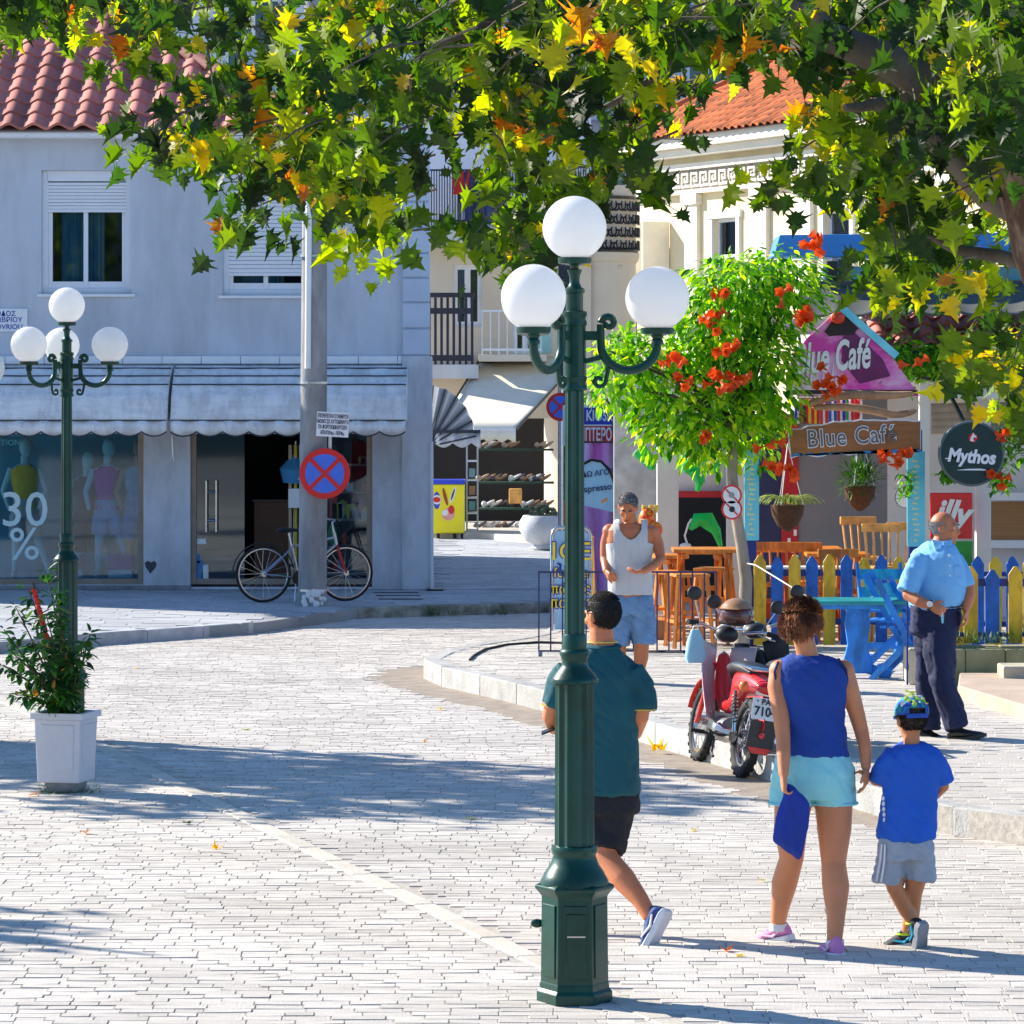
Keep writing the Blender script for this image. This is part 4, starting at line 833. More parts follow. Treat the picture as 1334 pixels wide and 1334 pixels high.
# turquoise / blue posts
turq_text = mat('pale_yellow_brush', (.75,.78,.45), .6); turq_l = mat('pale_turquoise', (.10,.55,.72), .55, .35, 4, .3, 40, col2=(.25,.75,.85))
for a, b, p0, p1, lab in ((971,987,586,704,'dark blue post with a turquoise painted board at the left end of the fence'),(1183,1203,588,712,'dark blue post with a turquoise painted board behind the man in the blue shirt')):
    d_ = 36.5; T = thing('painted_post', lab, 'post', (DX((a+b)/2,d_), d_, HC), 'painted posts of the café entrance')
    MB().box(DX(a,d_)+.01, DX(b,d_)-.01, d_, d_+.1, HC, DZ(560,d_)).done('shaft', navy_paint, T, bevel=.008)
    bd = MB().box(DX(a,d_)-.012, DX(b,d_)+.012, d_-.03, d_-.003, DZ(p1,d_), DZ(p0,d_)).done('board', turq_l, T, bevel=.005)
    rnd = random.Random(a)
    for i in range(16):
        z = DZ(p1-8-i*(p1-p0-14)/16, d_); x = DX((a+b)/2,d_) + rnd.uniform(-.015,.01); w_ = rnd.uniform(.015,.035)
        MB().box(x-w_, x+w_, d_-.034, d_-.031, z-.007, z+.009).box(x-w_+.01*(i%3), x-w_+.01*(i%3)+.008, d_-.0345, d_-.0335, z+.009, z+.028).done('brush_mark', turq_text, bd)
# brown wavy sign
d_ = 36.3
SG = thing('wooden_sign', 'brown driftwood board with the café name in white outlined letters over the entrance', 'sign', (DX(1110,d_), d_, DZ(572,d_)))
rnd = random.Random(5)
top = [(1026+i*8.7, 558 - (0 if i < 3 else 3+i*.5 if i < 12 else 8) + rnd.uniform(-1,1) - (3 if i > 6 else 0)) for i in range(21)]
bot = [(1200-i*8.5, 586 + i*.5 + 2*sin(i*1.3)) for i in range(21)]
ppoly([(a+.0, b) for a, b in top] + bot, d_, .05).done('white_edge', white_paint, SG)
cxm, cym = 1113, 573
ins = lambda q: [(cxm+(a-cxm)*.985, cym+(b-cym)*.93) for a, b in q]
ppoly(ins(top)+ins(bot), d_-.006, .005).done('board', mat('brown_sign_wood', (.33,.125,.03), .6, .3, 2, .3, 30, stretch=(1,1,6)), SG)
wv = [(1030+i*8.4, 596 - (6 if i % 2 else 2) - i*.25) for i in range(21)]
ppoly(wv + ins(bot), d_-.011, .004).done('painted_waves', mat('wave_blue', (.02,.25,.60), .6, .2, 10), SG)
text('Blue Café', .235, bold=.010, space=1.1, xs=.84).move(face_m((DX(1109,d_), d_-.016, DZ(569,d_)), 0, R(4))).done('lettering', mat('sign_outline_white', (.80,.82,.84), .6), SG)
text('Blue Café', .235, bold=.001, space=1.1, xs=.84).move(face_m((DX(1109,d_), d_-.021, DZ(569,d_)), 0, R(4))).done('lettering', mat('sign_letter_brown', (.16,.13,.10), .6), SG)
# driftwood
for pts, r, lab in (([(1052,527),(1070,520),(1100,514),(1130,514),(1160,516),(1196,512)], .045, 'upper weathered driftwood branch above the wooden café sign'), ([(1056,531),(1090,530),(1120,531),(1150,538),(1175,542),(1197,534)], .04, 'lower weathered driftwood branch above the wooden café sign')):
    T = thing('driftwood', lab, 'driftwood', (DX(1120,d_), d_, DZ(525,d_)), 'driftwood over the café sign')
    n = len(pts); MB().tube([(DX(a,d_), d_+.05+.03*sin(i*2), DZ(b,d_)) for i, (a, b) in enumerate(pts)], [r*(.6+.5*sin(pi*(i+.6)/n)) for i in range(n)], 8).done('branch', mat('driftwood', (.36,.20,.10), .8, .4, 5, .6, 25), T, smooth=60, sub=1)
# gable sign
d_ = 36.9
GS = thing('gable_sign', 'pink and purple gable shaped sign with slanted white café name', 'sign', (DX(1100,d_), d_, DZ(460,d_)))
gp_ = [(1028,515),(1030,468),(1052,440),(1094,402),(1160,462),(1198,516)]
ppoly(gp_, d_, .06).done('panel', mat('pink_panel', (.75,.05,.42), .5, .3, 1.6, .05, 20, col2=(.80,.42,.66), cut=(.45,.6), stretch=(1,1,2)), GS)
ppoly([(1074,432),(1094,404),(1118,428),(1112,436),(1080,438)], d_-.006, .005).done('dark_top', mat('sign_black', (.02,.012,.015), .6), GS)
ppoly([(1100,420),(1150,468),(1160,490),(1120,500),(1096,470)], d_-.005, .004).done('purple_sweep', mat('sign_purple', (.16,.01,.10), .5, .3, 5), GS)
ppoly([(1030,513),(1030,503),(1085,508),(1195,508),(1196,514)], d_-.008, .005).done('dark_band', mat('sign_black', (.02,.012,.015), .6), GS)
rnd = random.Random(9)
for i in range(18):
    x = 1030 + i*3.6 + rnd.uniform(-1,1); h = rnd.uniform(18,55); ppoly([(x-2.5,508),(x+2.5,508),(x+rnd.uniform(-4,4),508-h)], d_-.010-.0002*i, .003).done('pale_flame', mat('flame_pink', (.82,.60,.70), .6), GS)
text('Blue Café', .30, bold=.007, shear=.35, xs=.62).move(face_m((DX(1083,d_), d_-.018, DZ(466,d_)), 0, R(5)) @ Matrix.Scale(1.35, 4, (0,1,0))).done('lettering', mat('white_lettering', (.82,.82,.82), .5), GS)
MB().bar((DX(1094,d_), d_-.03, DZ(399,d_)), (DX(1168,d_), d_-.03, DZ(464,d_)), .03, .07).done('turquoise_trim', turq_l, GS)
MB().ell((DX(1091,d_), d_-.05, DZ(414,d_)), (.07,.05,.06), 12, 8).done('red_lamp', mat('red_lantern', (.75,.05,.01), .4), GS)
# string of flags
FL = [((.02,.05,.4),(.7,.7,.7),(.6,.02,.02)),((.03,.03,.03),(.6,.02,.02),(.8,.55,.02)),((.6,.02,.02),(.8,.55,.02),(.6,.02,.02)),((.6,.02,.02),(.75,.75,.75),(.6,.02,.02)),((.02,.1,.5),(.8,.8,.8),(.02,.1,.5)),((.6,.02,.02),(.7,.7,.7),(.02,.05,.4)),((.02,.3,.08),(.75,.75,.75),(.6,.02,.02)),((.6,.02,.02),(.6,.02,.02),(.75,.75,.75))]
names = ['blue white and red striped','black red and gold','red and yellow','red and white','blue and white','red white and navy','green white and red','red with white edge']
MB_l = MB().tube([(DX(1030,37.1), 37.1, DZ(517,37.1)), (DX(1125,37.1), 37.1, DZ(519,37.1))], .006, 4); tag(MB_l.done('flag_cord', white_paint), 'thin cord carrying small national flags under the pink gable sign', 'cord')
for i, (cs_, nm) in enumerate(zip(FL, names)):
    px = 1036 + i*11.2; T = thing('small_flag', nm + ' little flag hanging from the cord above the wooden café sign', 'flag', (DX(px,37.1), 37.1, DZ(520,37.1)), 'little flags on the cord')
    for j, c in enumerate(cs_): MB().grid(lambda u, v: (DX(px+3.3*j-1+3.3*u,37.1), 37.1+.015*sin(v*7+j*2+u*2), DZ(520+32*v,37.1)), 2, 6).done('stripe', mat('flag_%.2f_%.2f_%.2f' % c, c, .8), T, smooth=60, solid=.004)
# roof parts above
RF = thing('cafe_awning', 'blue cassette awning with grey green canopy and scalloped edge over the café', 'awning', (DX(1200,38), 38, 3.3))
d_ = 38.2
MB().prism([(DX(1008,d_), d_, DZ(334,d_)),(DX(1016,d_), d_, DZ(306,d_)),(DX(1400,d_), d_, DZ(302,d_)),(DX(1400,d_), d_, DZ(336,d_))], (0,.8,0)).done('blue_cover', mat('blue_awning_fabric', (.05,.24,.62), .8, .12, 3), RF, bevel=.01)
pbox(1075, 1400, 347, 366, d_+.1, .2).done('teal_beam', mat('teal_metal', (.12,.34,.36), .5, .2, 4), RF, bevel=.01)
pbox(1078, 1092, 340, 366, d_, .12).done('end_cap', black_paint, RF, bevel=.01)
for px in (1084, 1180, 1290): pbox(px, px+8, 336, 420, d_+.35, .06).done('strut', white_paint, RF)
pbox(1042, 1480, 366, 374, d_-.1, .1).done('dark_bar', mat('dark_bar', (.05,.055,.06), .5), RF)
cv = mat('grey_green_canvas', (.085,.09,.08), .9, .2, 3)
a, b = Vector((DX(1044,38), 38.1, DZ(373,38))), Vector((DX(1480,38), 38.1, DZ(368,38)))
MB().grid(lambda u, v: a.lerp(b, u) + Vector((-.10*v*(1-u), -.9*v, -.27*v-.03*sin(pi*v) - (.05*abs(sin(u*pi*9))*v))), 90, 8).done('canopy', cv, RF, smooth=60, solid=.01)
# red tiled lean-to at right
TR = thing('tiled_lean_to', 'small red tiled lean-to roof to the right of the pink gable sign', 'roof', (DX(1240,38), 38, 3))
o_ = Vector((DX(1138,37.6), 37.6, DZ(452,37.6))); MB().prism([o_+Vector((0,0,-.03)), o_+Vector((3,0,-.03)), o_+Vector((3,2.2,.6)), o_+Vector((0,2.2,.6))], (0,0,-.04)).done('deck', dark_wood, TR)
roof_tiles(TR, terracotta, o_, (1,0,0), (0,cos(R(18)),sin(R(18))), 10, 6, .24, .3, lambda r, c: True)
# round beer sign
def shaped(label, name, c, r, rimm, facem, cat='sign'):
    T = thing(name, label, cat, c); disc_mb(c, r, 0, .10).done('housing', rimm, T, bevel=.012); disc_mb(c, r*.93, -.006, -.001).done('face', facem, T); return T
d_ = 36.0; c = (DX(1266,d_), d_, DZ(591,d_))
T = shaped('round dark green beer sign with white lettering hung from the pergola', 'round_beer_sign', c, 43/F*d_, mat('sign_rim', (.10,.14,.14), .4), mat('sign_dark_green', (.006,.035,.035), .25, .1, 4, 0))
MB().bar((c[0]-.06, c[1]+.05, c[2]+.28), (c[0]-.1, 37.2, DZ(505,37.2)), .03, .03).done('bracket', black_paint, T)
text('Mythos', .15, bold=.006, shear=.15).move(face_m((c[0]-.005, c[1]-.012, c[2]-.03), 0, R(-4)) @ Matrix.Scale(1.15, 4, (0,1,0))).done('lettering', wl, T)
MB().prism([(c[0]+a, c[1]-.012, c[2]+b) for a, b in ((-.15,-.155),(-.04,-.142),(.08,-.14),(.13,-.148),(.13,-.158),(-.04,-.156))], (0,.004,0)).done('underline', wl, T)
MB().prism([(c[0]-.25, c[1]-.012, c[2]-.04),(c[0]-.18, c[1]-.012, c[2]-.04),(c[0]-.18, c[1]-.012, c[2]-.05),(c[0]-.25, c[1]-.012, c[2]-.05)], (0,.004,0)).done('underline', wl, T)
disc_mb((c[0]+.01, c[1], c[2]+.15), .042, -.012, -.008, 16).done('emblem', red_paint, T)
MB().prism([(c[0]+.01+a, c[1]-.016, c[2]+.15+b) for a, b in ((-.03,-.03),(-.02,.005),(-.005,.03),(.0,.05),(.01,.03),(.03,.015),(.032,.002),(.01,.006),(.0,-.01),(.012,-.035))], (0,.003,0)).done('emblem', wl, T)
d_ = 38.2; T = thing('red_square_sign', 'red square sign with slanted white coffee lettering on the café front', 'sign', (DX(1239,d_), d_, DZ(672,d_)))
pbox(1212, 1267, 642, 702, d_, .06).done('plate', red_paint, T, bevel=.01)
text('illy', .30, bold=.011, shear=.3, space=1.0).move(face_m((DX(1239,d_), d_-.006, DZ(670,d_)), 0, R(-6)) @ Matrix.Scale(1.2, 4, (0,1,0))).done('lettering', wl, T)
T = thing('leaf_sign', 'small round pale sign with a green leaf beside the right turquoise board', 'sign', (DX(1178,37.6), 37.6, DZ(648,37.6)))
disc_mb((DX(1180,37.6), 37.6, DZ(648,37.6)), .10, 0, .02, 24).done('plate', white_paint, T)
disc_mb((DX(1180,37.6), 37.602, DZ(648,37.6)), .106, 0, .016, 24).done('rim', black_paint, T)
pbox(1112+100, 1267, 705, 742, 38.0, .03).done('green_poster', mat('poster_green', (.03,.30,.04), .6, .4, 4), T)
# ---- picket fence
pk = {'y': yellow_paint, 'b': blue_paint}
def picket(x, y, z0, z1, w_=.105): return MB().prism([(x-w_/2,y,z0),(x+w_/2,y,z0),(x+w_/2,y,z1-.07),(x+w_*.12,y,z1),(x-w_*.12,y,z1),(x-w_/2,y,z1-.07)], (0,.022,0))
FN = thing('picket_fence', 'wooden picket fence with alternating yellow and blue pointed pickets in front of the café', 'fence', (DX(1080,36.4), 36.4, HC))
d_ = 36.4
rnd = random.Random(8)
for i in range(10):
    px = 990 + i*22.6; picket(DX(px,d_), d_, HC+.02, DZ(724+rnd.uniform(-2,2),d_), .115).done('picket', pk['yb'[i % 2]], FN, bevel=.005)
for z in (DZ(742,d_), DZ(806,d_)): MB().box(DX(984,d_), DX(1200,d_), d_+.025, d_+.06, z-.06, z).done('rail', navy_paint, FN)
FN = thing('picket_fence', 'shorter yellow and blue picket fence standing on the mossy stone wall at right', 'fence', (DX(1300,32.4), 32.4, .48))
d_ = 32.4
for i, (px, c) in enumerate(((1265,'y'),(1293,'b'),(1323,'y'),(1352,'b'),(1382,'y'))): picket(DX(px,d_), d_, .49, DZ(738+(4 if c=='b' else 0),d_), .12).done('picket', pk[c], FN, bevel=.005)
MB().box(DX(1244,d_), DX(1400,d_), d_+.025, d_+.06, DZ(764,d_), DZ(754,d_)).done('rail', navy_paint, FN); MB().box(DX(1248,d_), DX(1400,d_), d_+.025, d_+.05, DZ(830,d_), DZ(824,d_)).done('rail', navy_paint, FN)
FN = thing('picket_fence', 'back row of taller yellow and blue pickets seen above the stone wall fence', 'fence', (DX(1300,35.5), 35.5, HC))
d_ = 35.5
for i, (px, c) in enumerate(((1230,'b'),(1252,'y'),(1274,'b'),(1297,'y'),(1319,'b'),(1341,'y'),(1363,'b'))): picket(DX(px,d_), d_, HC+.02, DZ(725,d_), .115).done('picket', pk[c], FN, bevel=.005)
for py in (745, 810): MB().box(DX(1222,d_), DX(1380,d_), d_+.025, d_+.06, DZ(py+6,d_), DZ(py,d_)).done('rail', navy_paint, FN)
barrier_m = mat('barrier_navy', (.02,.03,.10), .5)
# thin metal barrier
BR = thing('metal_barrier', 'low thin barred metal barrier in front of the orange bar tables', 'barrier', (DX(815,35.8), 35.8, HC))
d_ = 35.8; MB().box(DX(701,d_), DX(934,d_), d_, d_+.015, DZ(746.5,d_), DZ(744,d_)).box(DX(701,d_), DX(934,d_), d_, d_+.015, DZ(849,d_), DZ(847,d_)).done('rail', barrier_m, BR)
for i in range(16):
    px = 702 + i*15.4; MB().box(DX(px,d_)-.007, DX(px,d_)+.007, d_+.001, d_+.014, DZ(847,d_), DZ(746.5,d_)).done('bar', barrier_m, BR)
for px in (702, 897): MB().box(DX(px,d_)-.009, DX(px,d_)+.009, d_-.6, d_-.59, HC, DZ(849,d_)).bar((DX(px,d_), d_, DZ(848,d_)), (DX(px,d_), d_-.6, DZ(848,d_)), .015, .015).done('foot', barrier_m, BR)
# ---- furniture
def bar_table(loc, w_, dp_, h, label, rz=0):
    T = thing('bar_table', label, 'table', (0,0,0), 'orange wooden bar tables')
    for i in range(4): MB().box(-w_/2, w_/2, -dp_/2+i*dp_/4+.002, -dp_/2+(i+1)*dp_/4-.004, h-.035, h).done('top_plank', wood_orange, T, bevel=.004)
    for sx in (-1, 1):
        x = sx*(w_/2-.10)
        MB().bar((x, -dp_*.42, .0), (x, dp_*.12, h-.04), .035, .06).done('leg', wood_orange, T, bevel=.004); MB().bar((x+.037*sx, dp_*.42, .0), (x+.037*sx, -dp_*.12, h-.04), .035, .06).done('leg', wood_orange, T, bevel=.004)
        MB().bar((x, -dp_*.33, .28), (x, dp_*.33, .28), .03, .05).done('stretcher', wood_orange, T)
        MB().bar((x, -dp_*.4, h-.07), (x, dp_*.4, h-.07), .04, .05).done('apron', wood_orange, T)
    MB().bar((-w_/2+.1, 0, .42), (w_/2-.1, 0, .42), .03, .05).done('stretcher', wood_orange, T)
    T.location = loc; T.rotation_euler = (0,0,rz); return T
def stool(loc, label, rz=0, h=.72, m_=wood_light, back=True):
    T = thing('bar_stool', label, 'stool', (0,0,0), 'wooden bar stools')
    MB().box(-.17, .17, -.16, .16, h-.03, h).done('seat', m_, T, bevel=.01)
    for sx in (-1,1):
        for sy in (-1,1): MB().bar((sx*.19, sy*.18, 0), (sx*.14, sy*.13, h-.03), .03, .03).done('leg', m_, T)
        MB().bar((sx*.17, -.17, .25), (sx*.17, .17, .25), .022, .03).done('stretcher', m_, T)
    MB().bar((-.17,.17,.32), (.17,.17,.32), .022, .03).done('stretcher', m_, T); MB().bar((-.17,-.17,.2), (.17,-.17,.2), .022, .03).done('stretcher', m_, T)
    if back:
        for i in range(5): MB().bar((-.15+.075*i, .15, h), (-.17+.085*i, .21, h+.33), .018, .018).done('spindle', m_, T)
        MB().box(-.20, .20, .19, .225, h+.32, h+.40).done('top_rail', m_, T, bevel=.008)
    T.location = loc; T.rotation_euler = (0,0,rz); return T
def tri_stool(loc, label, rz=0):
    return stool(loc, label, rz, .70, wood_orange, False)
bar_table((DX(885,38.9), 38.9, HC), .95, .6, DZ(716,38.9)-HC, 'orange bar table behind, left of the wide white column')
bar_table((DX(918,36.9), 36.9, HC), .62, .6, DZ(714,36.9)-HC, 'orange bar table in front, beside the flowering tree trunk')
bar_table((DX(868,37.9), 37.9, HC), .30, .5, DZ(722,37.9)-HC, 'small orange bar table next to the man in the vest', .3)
tri_stool((DX(898,36.4), 36.4, HC), 'orange backless stool under the front bar table', .2); tri_stool((DX(930,37.5), 37.5, HC), 'orange backless stool beside the slim white column', -.3); tri_stool((DX(872,36.6), 36.9, HC), 'orange backless stool just behind the barrier', .7)
bar_table((DX(1035,39.6), 39.6, HC), .95, .7, DZ(713,39.6)-HC, 'orange topped high table behind the fence, under the spider plant')
bar_table((DX(1090,38.3), 38.3, HC), .62, .6, DZ(720,38.3)-HC, 'orange topped high table behind the fence, right of the spider plant')
for px, d_, rz, lb in ((1010,38.4,.2,'wooden stool with slatted back behind the leftmost pickets'),(1050,38.8,2.9,'wooden stool with slatted back between the two high tables'),(1128,39.4,.3,'wooden stool with slatted back, left of the pair near the turquoise post'),(1155,37.5,.15,'wooden stool with slatted back, middle of the three near the turquoise post'),(1178,37.9,-.2,'wooden stool with slatted back nearest the turquoise post'),(1085,37.3,3.3,'wooden stool turned away behind the middle pickets')):
    s_ = stool((DX(px,d_), d_, HC), lb, rz, .72 if px > 1100 else .5, wood_light if px > 1100 else wood_orange)
T = thing('bench_table', 'low white and blue bench seat behind the picket fence', 'bench', (DX(1060,37.6), 37.6, HC))
MB().box(DX(985,37.4), DX(1130,37.4), 37.3, 37.6, DZ(745,37.4), DZ(738,37.4)).done('seat', white_paint, T, bevel=.01); MB().box(DX(985,37.4), DX(1130,37.4), 37.32, 37.36, DZ(750,37.4), DZ(745.5,37.4)).done('edge', navy_paint, T)
MB().box(DX(985,37.4), DX(1130,37.4), 37.4, 37.45, DZ(812,37.4), DZ(785,37.4)).done('base_panel', mat('orange_panel', (.62,.10,.01), .5, .2), T)
for px in (990,1025,1060,1095,1125): MB().box(DX(px,37.4)-.03, DX(px,37.4)+.03, 37.3, 37.36, HC, DZ(751,37.4)).done('leg', mat('orange_panel', (.62,.10,.01), .5, .2), T)
# blue pedestal table
d_ = 32.7; xt = DX(1117,d_); zt = DZ(781,d_)
T = thing('blue_table', 'bright blue pedestal table with a turquoise top on the café terrace', 'table', (xt, d_, HC))
MB().box(DX(1052,d_), DX(1190,d_), d_-.25, d_+.35, zt-.03, zt).done('table_top', mat('teal_table_top', (.01,.28,.30), .4, .2, 4), T, bevel=.006)
MB().box(DX(1060,d_), DX(1185,d_), d_-.2, d_+.3, zt-.07, zt-.031).done('apron', sky_paint, T)
prof = [(.15,-.02),(.15,.08),(.12,.16),(.10,.24),(.115,.34),(.13,.42),(.105,.52),(.14,.56)]
ped = []
for s_ in (1, -1):
    for w_, z in (prof if s_ > 0 else prof[::-1]): ped.append((xt + s_*w_*.85, d_-.02, HC+.06+z*(zt-HC-.13)/.56))
MB().prism(ped, (0,.06,0)).done('pedestal', sky_paint, T, bevel=.01)
for sx in (-1,1):
    MB().prism([(xt-.03+sx*0, d_, HC+.16),(xt+.03, d_, HC+.16),(xt+sx*.27+.03, d_, HC+.05),(xt+sx*.28, d_, HC),(xt+sx*.2, d_, HC),(xt, d_, HC+.06)], (0,.07,0)).done('foot', sky_paint, T, bevel=.01)
# blue folding chairs
def fold_chair(loc, rz, label):
    T = thing('folding_chair', label, 'chair', (0,0,0), 'blue slatted folding chairs')
    for sx in (-1,1):
        MB().bar((sx*.2,-.26,0), (sx*.2,.20,.86), .025, .05).done('leg', sky_paint, T); MB().bar((sx*.165,.26,0), (sx*.165,-.2,.45), .025, .05).done('leg', sky_paint, T)
    for i in range(5): MB().box(-.19, .19, -.2+i*.08, -.2+i*.08+.055, .44, .46).done('seat_slat', sky_paint, T)
    for z in (.60,.76): MB().obox((0,.10+(z-.6)*.52,z), (.42,.02,.10), Matrix.Rotation(-.45,3,'X')).done('back_slat', turq_paint, T)
    for z, y in ((.12,-.19),(.12,.19)): MB().bar((-.19,y,z), (.19,y,z), .02, .03).done('stretcher', sky_paint, T)
    T.location = loc; T.rotation_euler = (0,0,rz)
fold_chair((DX(1160,33.4), 33.4, HC), 1.35, 'blue folding chair just right of the blue pedestal table')
fold_chair((DX(1180,32.6), 32.6, HC), 1.2, 'blue folding chair half hidden behind the man in the blue shirt')
fold_chair((DX(1150,34.9), 34.9, HC), .1, 'blue folding chair close to the fence, behind the other two')
tag(MB().tube([(DX(a,35.5-i*.6), 36.3-i*.75, DZ(b,36.3-i*.75)) for i, (a, b) in enumerate(((975,733),(990,736),(1022,756),(1060,780),(1098,788)))] + [(DX(1130,33.8), 33.8, DZ(780,33.8)), (DX(1195,35), 35, DZ(757,35))], .006, 6).done('rope', mat('white_rope', (.75,.68,.55), .8)), 'white rope slung from the blue post past the blue table', 'rope')
T = thing('thin_post', 'thin dark blue upright post at the end of the stone wall', 'post', (DX(1182,32), 32, HC)); MB().box(DX(1181,32), DX(1183.5,32), 32, 32.02, HC, DZ(775,32)).done('rod', navy_paint, T)
# stone walls and step
moss = mat('mossy_stone', (.23,.22,.10), .95, .3, 4, .8, 30, col2=(.40,.36,.20))
pale_stone = mat('pale_cut_stone', (.52,.46,.33), .9, .2, 5, .6, 40)
T = thing('stone_wall', 'low mossy stone retaining wall under the right picket fence', 'wall', (DX(1260,32), 32, HC))
MB().box(DX(1184,32), DX(1206,32)-.004, 31.98, 32.5, HC, DZ(845,32)).done('end_block', pale_stone, T, bevel=.02)
for i in range(4): MB().box(DX(1206+i*52,32)+.003, DX(1258+i*52,32), 32.02+.004*(i%2), 32.6, HC, DZ(846,32)).done('stone_block', moss, T, bevel=.015)
T = thing('stone_block', 'small pale stone block at the right edge in front of the mossy wall', 'stone', (DX(1325,31.4), 31.4, HC)); MB().box(DX(1305,31.4), DX(1375,31.4), 31.3, 31.7, HC+.02, DZ(867,31.4)).done('block', pale_stone, T, bevel=.015)
T = thing('stone_step', 'wide pale stone step at the right edge behind the man in the blue shirt', 'step', (DX(1320,30), 30, HC))
MB().prism([(DX(1248,30.6),30.6,HC-.02),(DX(1345,28.6),28.6,HC-.02),(DX(1480,28.0),28.0,HC-.02),(DX(1480,28.0),31.9,HC-.02),(DX(1250,31.9),31.9,HC-.02)], (0,0,.13)).done('slab', mat('rosy_stone', (.50,.38,.28), .85, .15, 3, .4), T, bevel=.012)
# ICE board
d_ = 38.7
T = thing('sandwich_board', 'pale blue advertising board with bold yellow lettering behind the lamp post', 'sign', (DX(745,d_), d_, HC))
fr_ = [(719,822),(719,700),(721,692),(727,688),(762,688),(768,692),(770,700),(770,822)]
MB().tube([(DX(a,d_), d_+ (822-b)*.0012, DZ(b,d_)) for a, b in fr_], .018, 8).done('tube_frame', steel, T, smooth=60)
MB().prism([(DX(a,d_), d_+(822-b)*.0012-.012, DZ(b,d_)) for a, b in ((722,820),(722,698),(727,692),(762,692),(767,698),(767,820))], (0,.01,0)).done('panel', mat('board_pale_blue', (.35,.60,.85), .5, .2, 3), T)
yl = mat('board_yellow', (.85,.72,.02), .5); bl = mat('board_blue', (.02,.05,.40), .5)
for s_, py, z_, xs_ in (('ICE', 720, .26, 1.0), ('for me', 747, .14, .82), ('πωλης', 768, .14, .82), ('παγος', 786, .16, .82)):
    y_ = d_+(822-py)*.0012-.02
    text(s_, z_, bold=.013, xs=xs_, space=1.12).move(face_m((DX(744,d_), y_, DZ(py,d_)))).done('lettering', bl, T); text(s_, z_, bold=.001, xs=xs_, space=1.12).move(face_m((DX(744,d_), y_-.006, DZ(py,d_)))).done('lettering', yl, T)
rnd = random.Random(31)
for i in range(16):
    px, py = rnd.uniform(726,764), rnd.choice((rnd.uniform(733,742), rnd.uniform(756,764), rnd.uniform(792,815))); y_ = d_+(822-py)*.0012-.017
    MB().tube([(DX(px,d_), y_, DZ(py,d_)), (DX(px+rnd.uniform(-5,5),d_), y_, DZ(py+4,d_)), (DX(px+rnd.uniform(-3,3),d_), y_, DZ(py+9,d_))], .010, 4).done('painted_swirl', bl, T)
MB().tube([(DX(776,d_), d_+.5, HC), (DX(772,d_), d_+.2, DZ(700,d_))], .016, 6).done('rear_leg', yellow_paint, T)
# inflatables and toys
T = thing('inflatable_giraffe', 'orange and red inflatable toy with little horns hanging behind the man in the vest', 'toy', (DX(845,37.8), 37.8, DZ(690,37.8)))
org = mat('toy_orange', (.85,.28,.01), .3, .25, 30, 0, col2=(.75,.03,.01), cut=(.48,.54))
MB().ell((DX(843,37.8), 37.8, DZ(678,37.8)), (.085,.09,.13), 14, 10).ell((DX(850,37.8), 37.75, DZ(690,37.8)), (.10,.09,.09), 12, 8).done('head', org, T, smooth=60)
for px in (838, 847, 854): MB().tube([(DX(px,37.8), 37.8, DZ(668,37.8)), (DX(px+1,37.8), 37.8, DZ(658,37.8))], [.015,.022], 8).done('horn', mat('toy_yellow', (.8,.55,.05), .4), T)
gr = mat('toy_green', (.005,.50,.08), .25, .3, 6, 0)
T = thing('inflatable_crocodile', 'bright green crumpled inflatable hanging from the café fascia', 'toy', (DX(912,37.6), 37.6, DZ(600,37.6)))
mb = MB().ell((DX(912,37.6), 37.6, DZ(598,37.6)), (.22,.12,.16), 12, 8); 
for v_ in mb.v: v_ += Vector((0,0,.06))*noise.noise(v_*9) + Vector((.1,0,0))*noise.noise(v_*6)
mb.done('body', gr, T)
MB().tube([(DX(905,37.6), 37.6, DZ(612,37.6)), (DX(912,37.6), 37.6, DZ(628,37.6)), (DX(908,37.6), 37.6, DZ(640,37.6))], [.09,.05,.02], 7).done('tail', gr, T); MB().tube([(DX(832,37.6), 37.6, DZ(585,37.6)), (DX(845,37.6), 37.6, DZ(600,37.6)), (DX(850,37.6), 37.6, DZ(612,37.6))], [.08,.07,.02], 7).done('flipper', gr, T)
T = thing('leaf_lamp', 'curved glossy green leaf shaped ornament on the back bar table', 'ornament', (DX(915,38.6), 38.6, DZ(714,38.6)))
MB().tube([(DX(899,38.6), 38.6, DZ(690,38.6)), (DX(908,38.6), 38.6, DZ(677,38.6)), (DX(922,38.6), 38.6, DZ(678,38.6)), (DX(933,38.6), 38.6, DZ(692,38.6)), (DX(939,38.6), 38.6, DZ(712,38.6))], [(.01,.02),(.03,.07),(.04,.09),(.03,.05),(.01,.02)], 8).done('leaf', gr, T, smooth=60)
MB().tube([(DX(897,38.6), 38.6, DZ(714,38.6)), (DX(892,38.6), 38.6, DZ(698,38.6)), (DX(897,38.6), 38.6, DZ(682,38.6)), (DX(901,38.6), 38.6, DZ(676,38.6))], .01, 6).done('stem', white_paint, T); MB().ell((DX(893,38.6), 38.6, DZ(711,38.6)), (.06,.05,.03), 10, 8).done('base', white_paint, T)
T = thing('cardboard_box', 'brown box beneath the bar tables beside the vest man', 'box', (DX(855,37.5), 37.5, HC)); MB().box(DX(846,37.5), DX(872,37.5), 37.4, 37.7, HC, DZ(802,37.5)).done('carton', mat('cardboard', (.30,.16,.08), .8), T, bevel=.006)
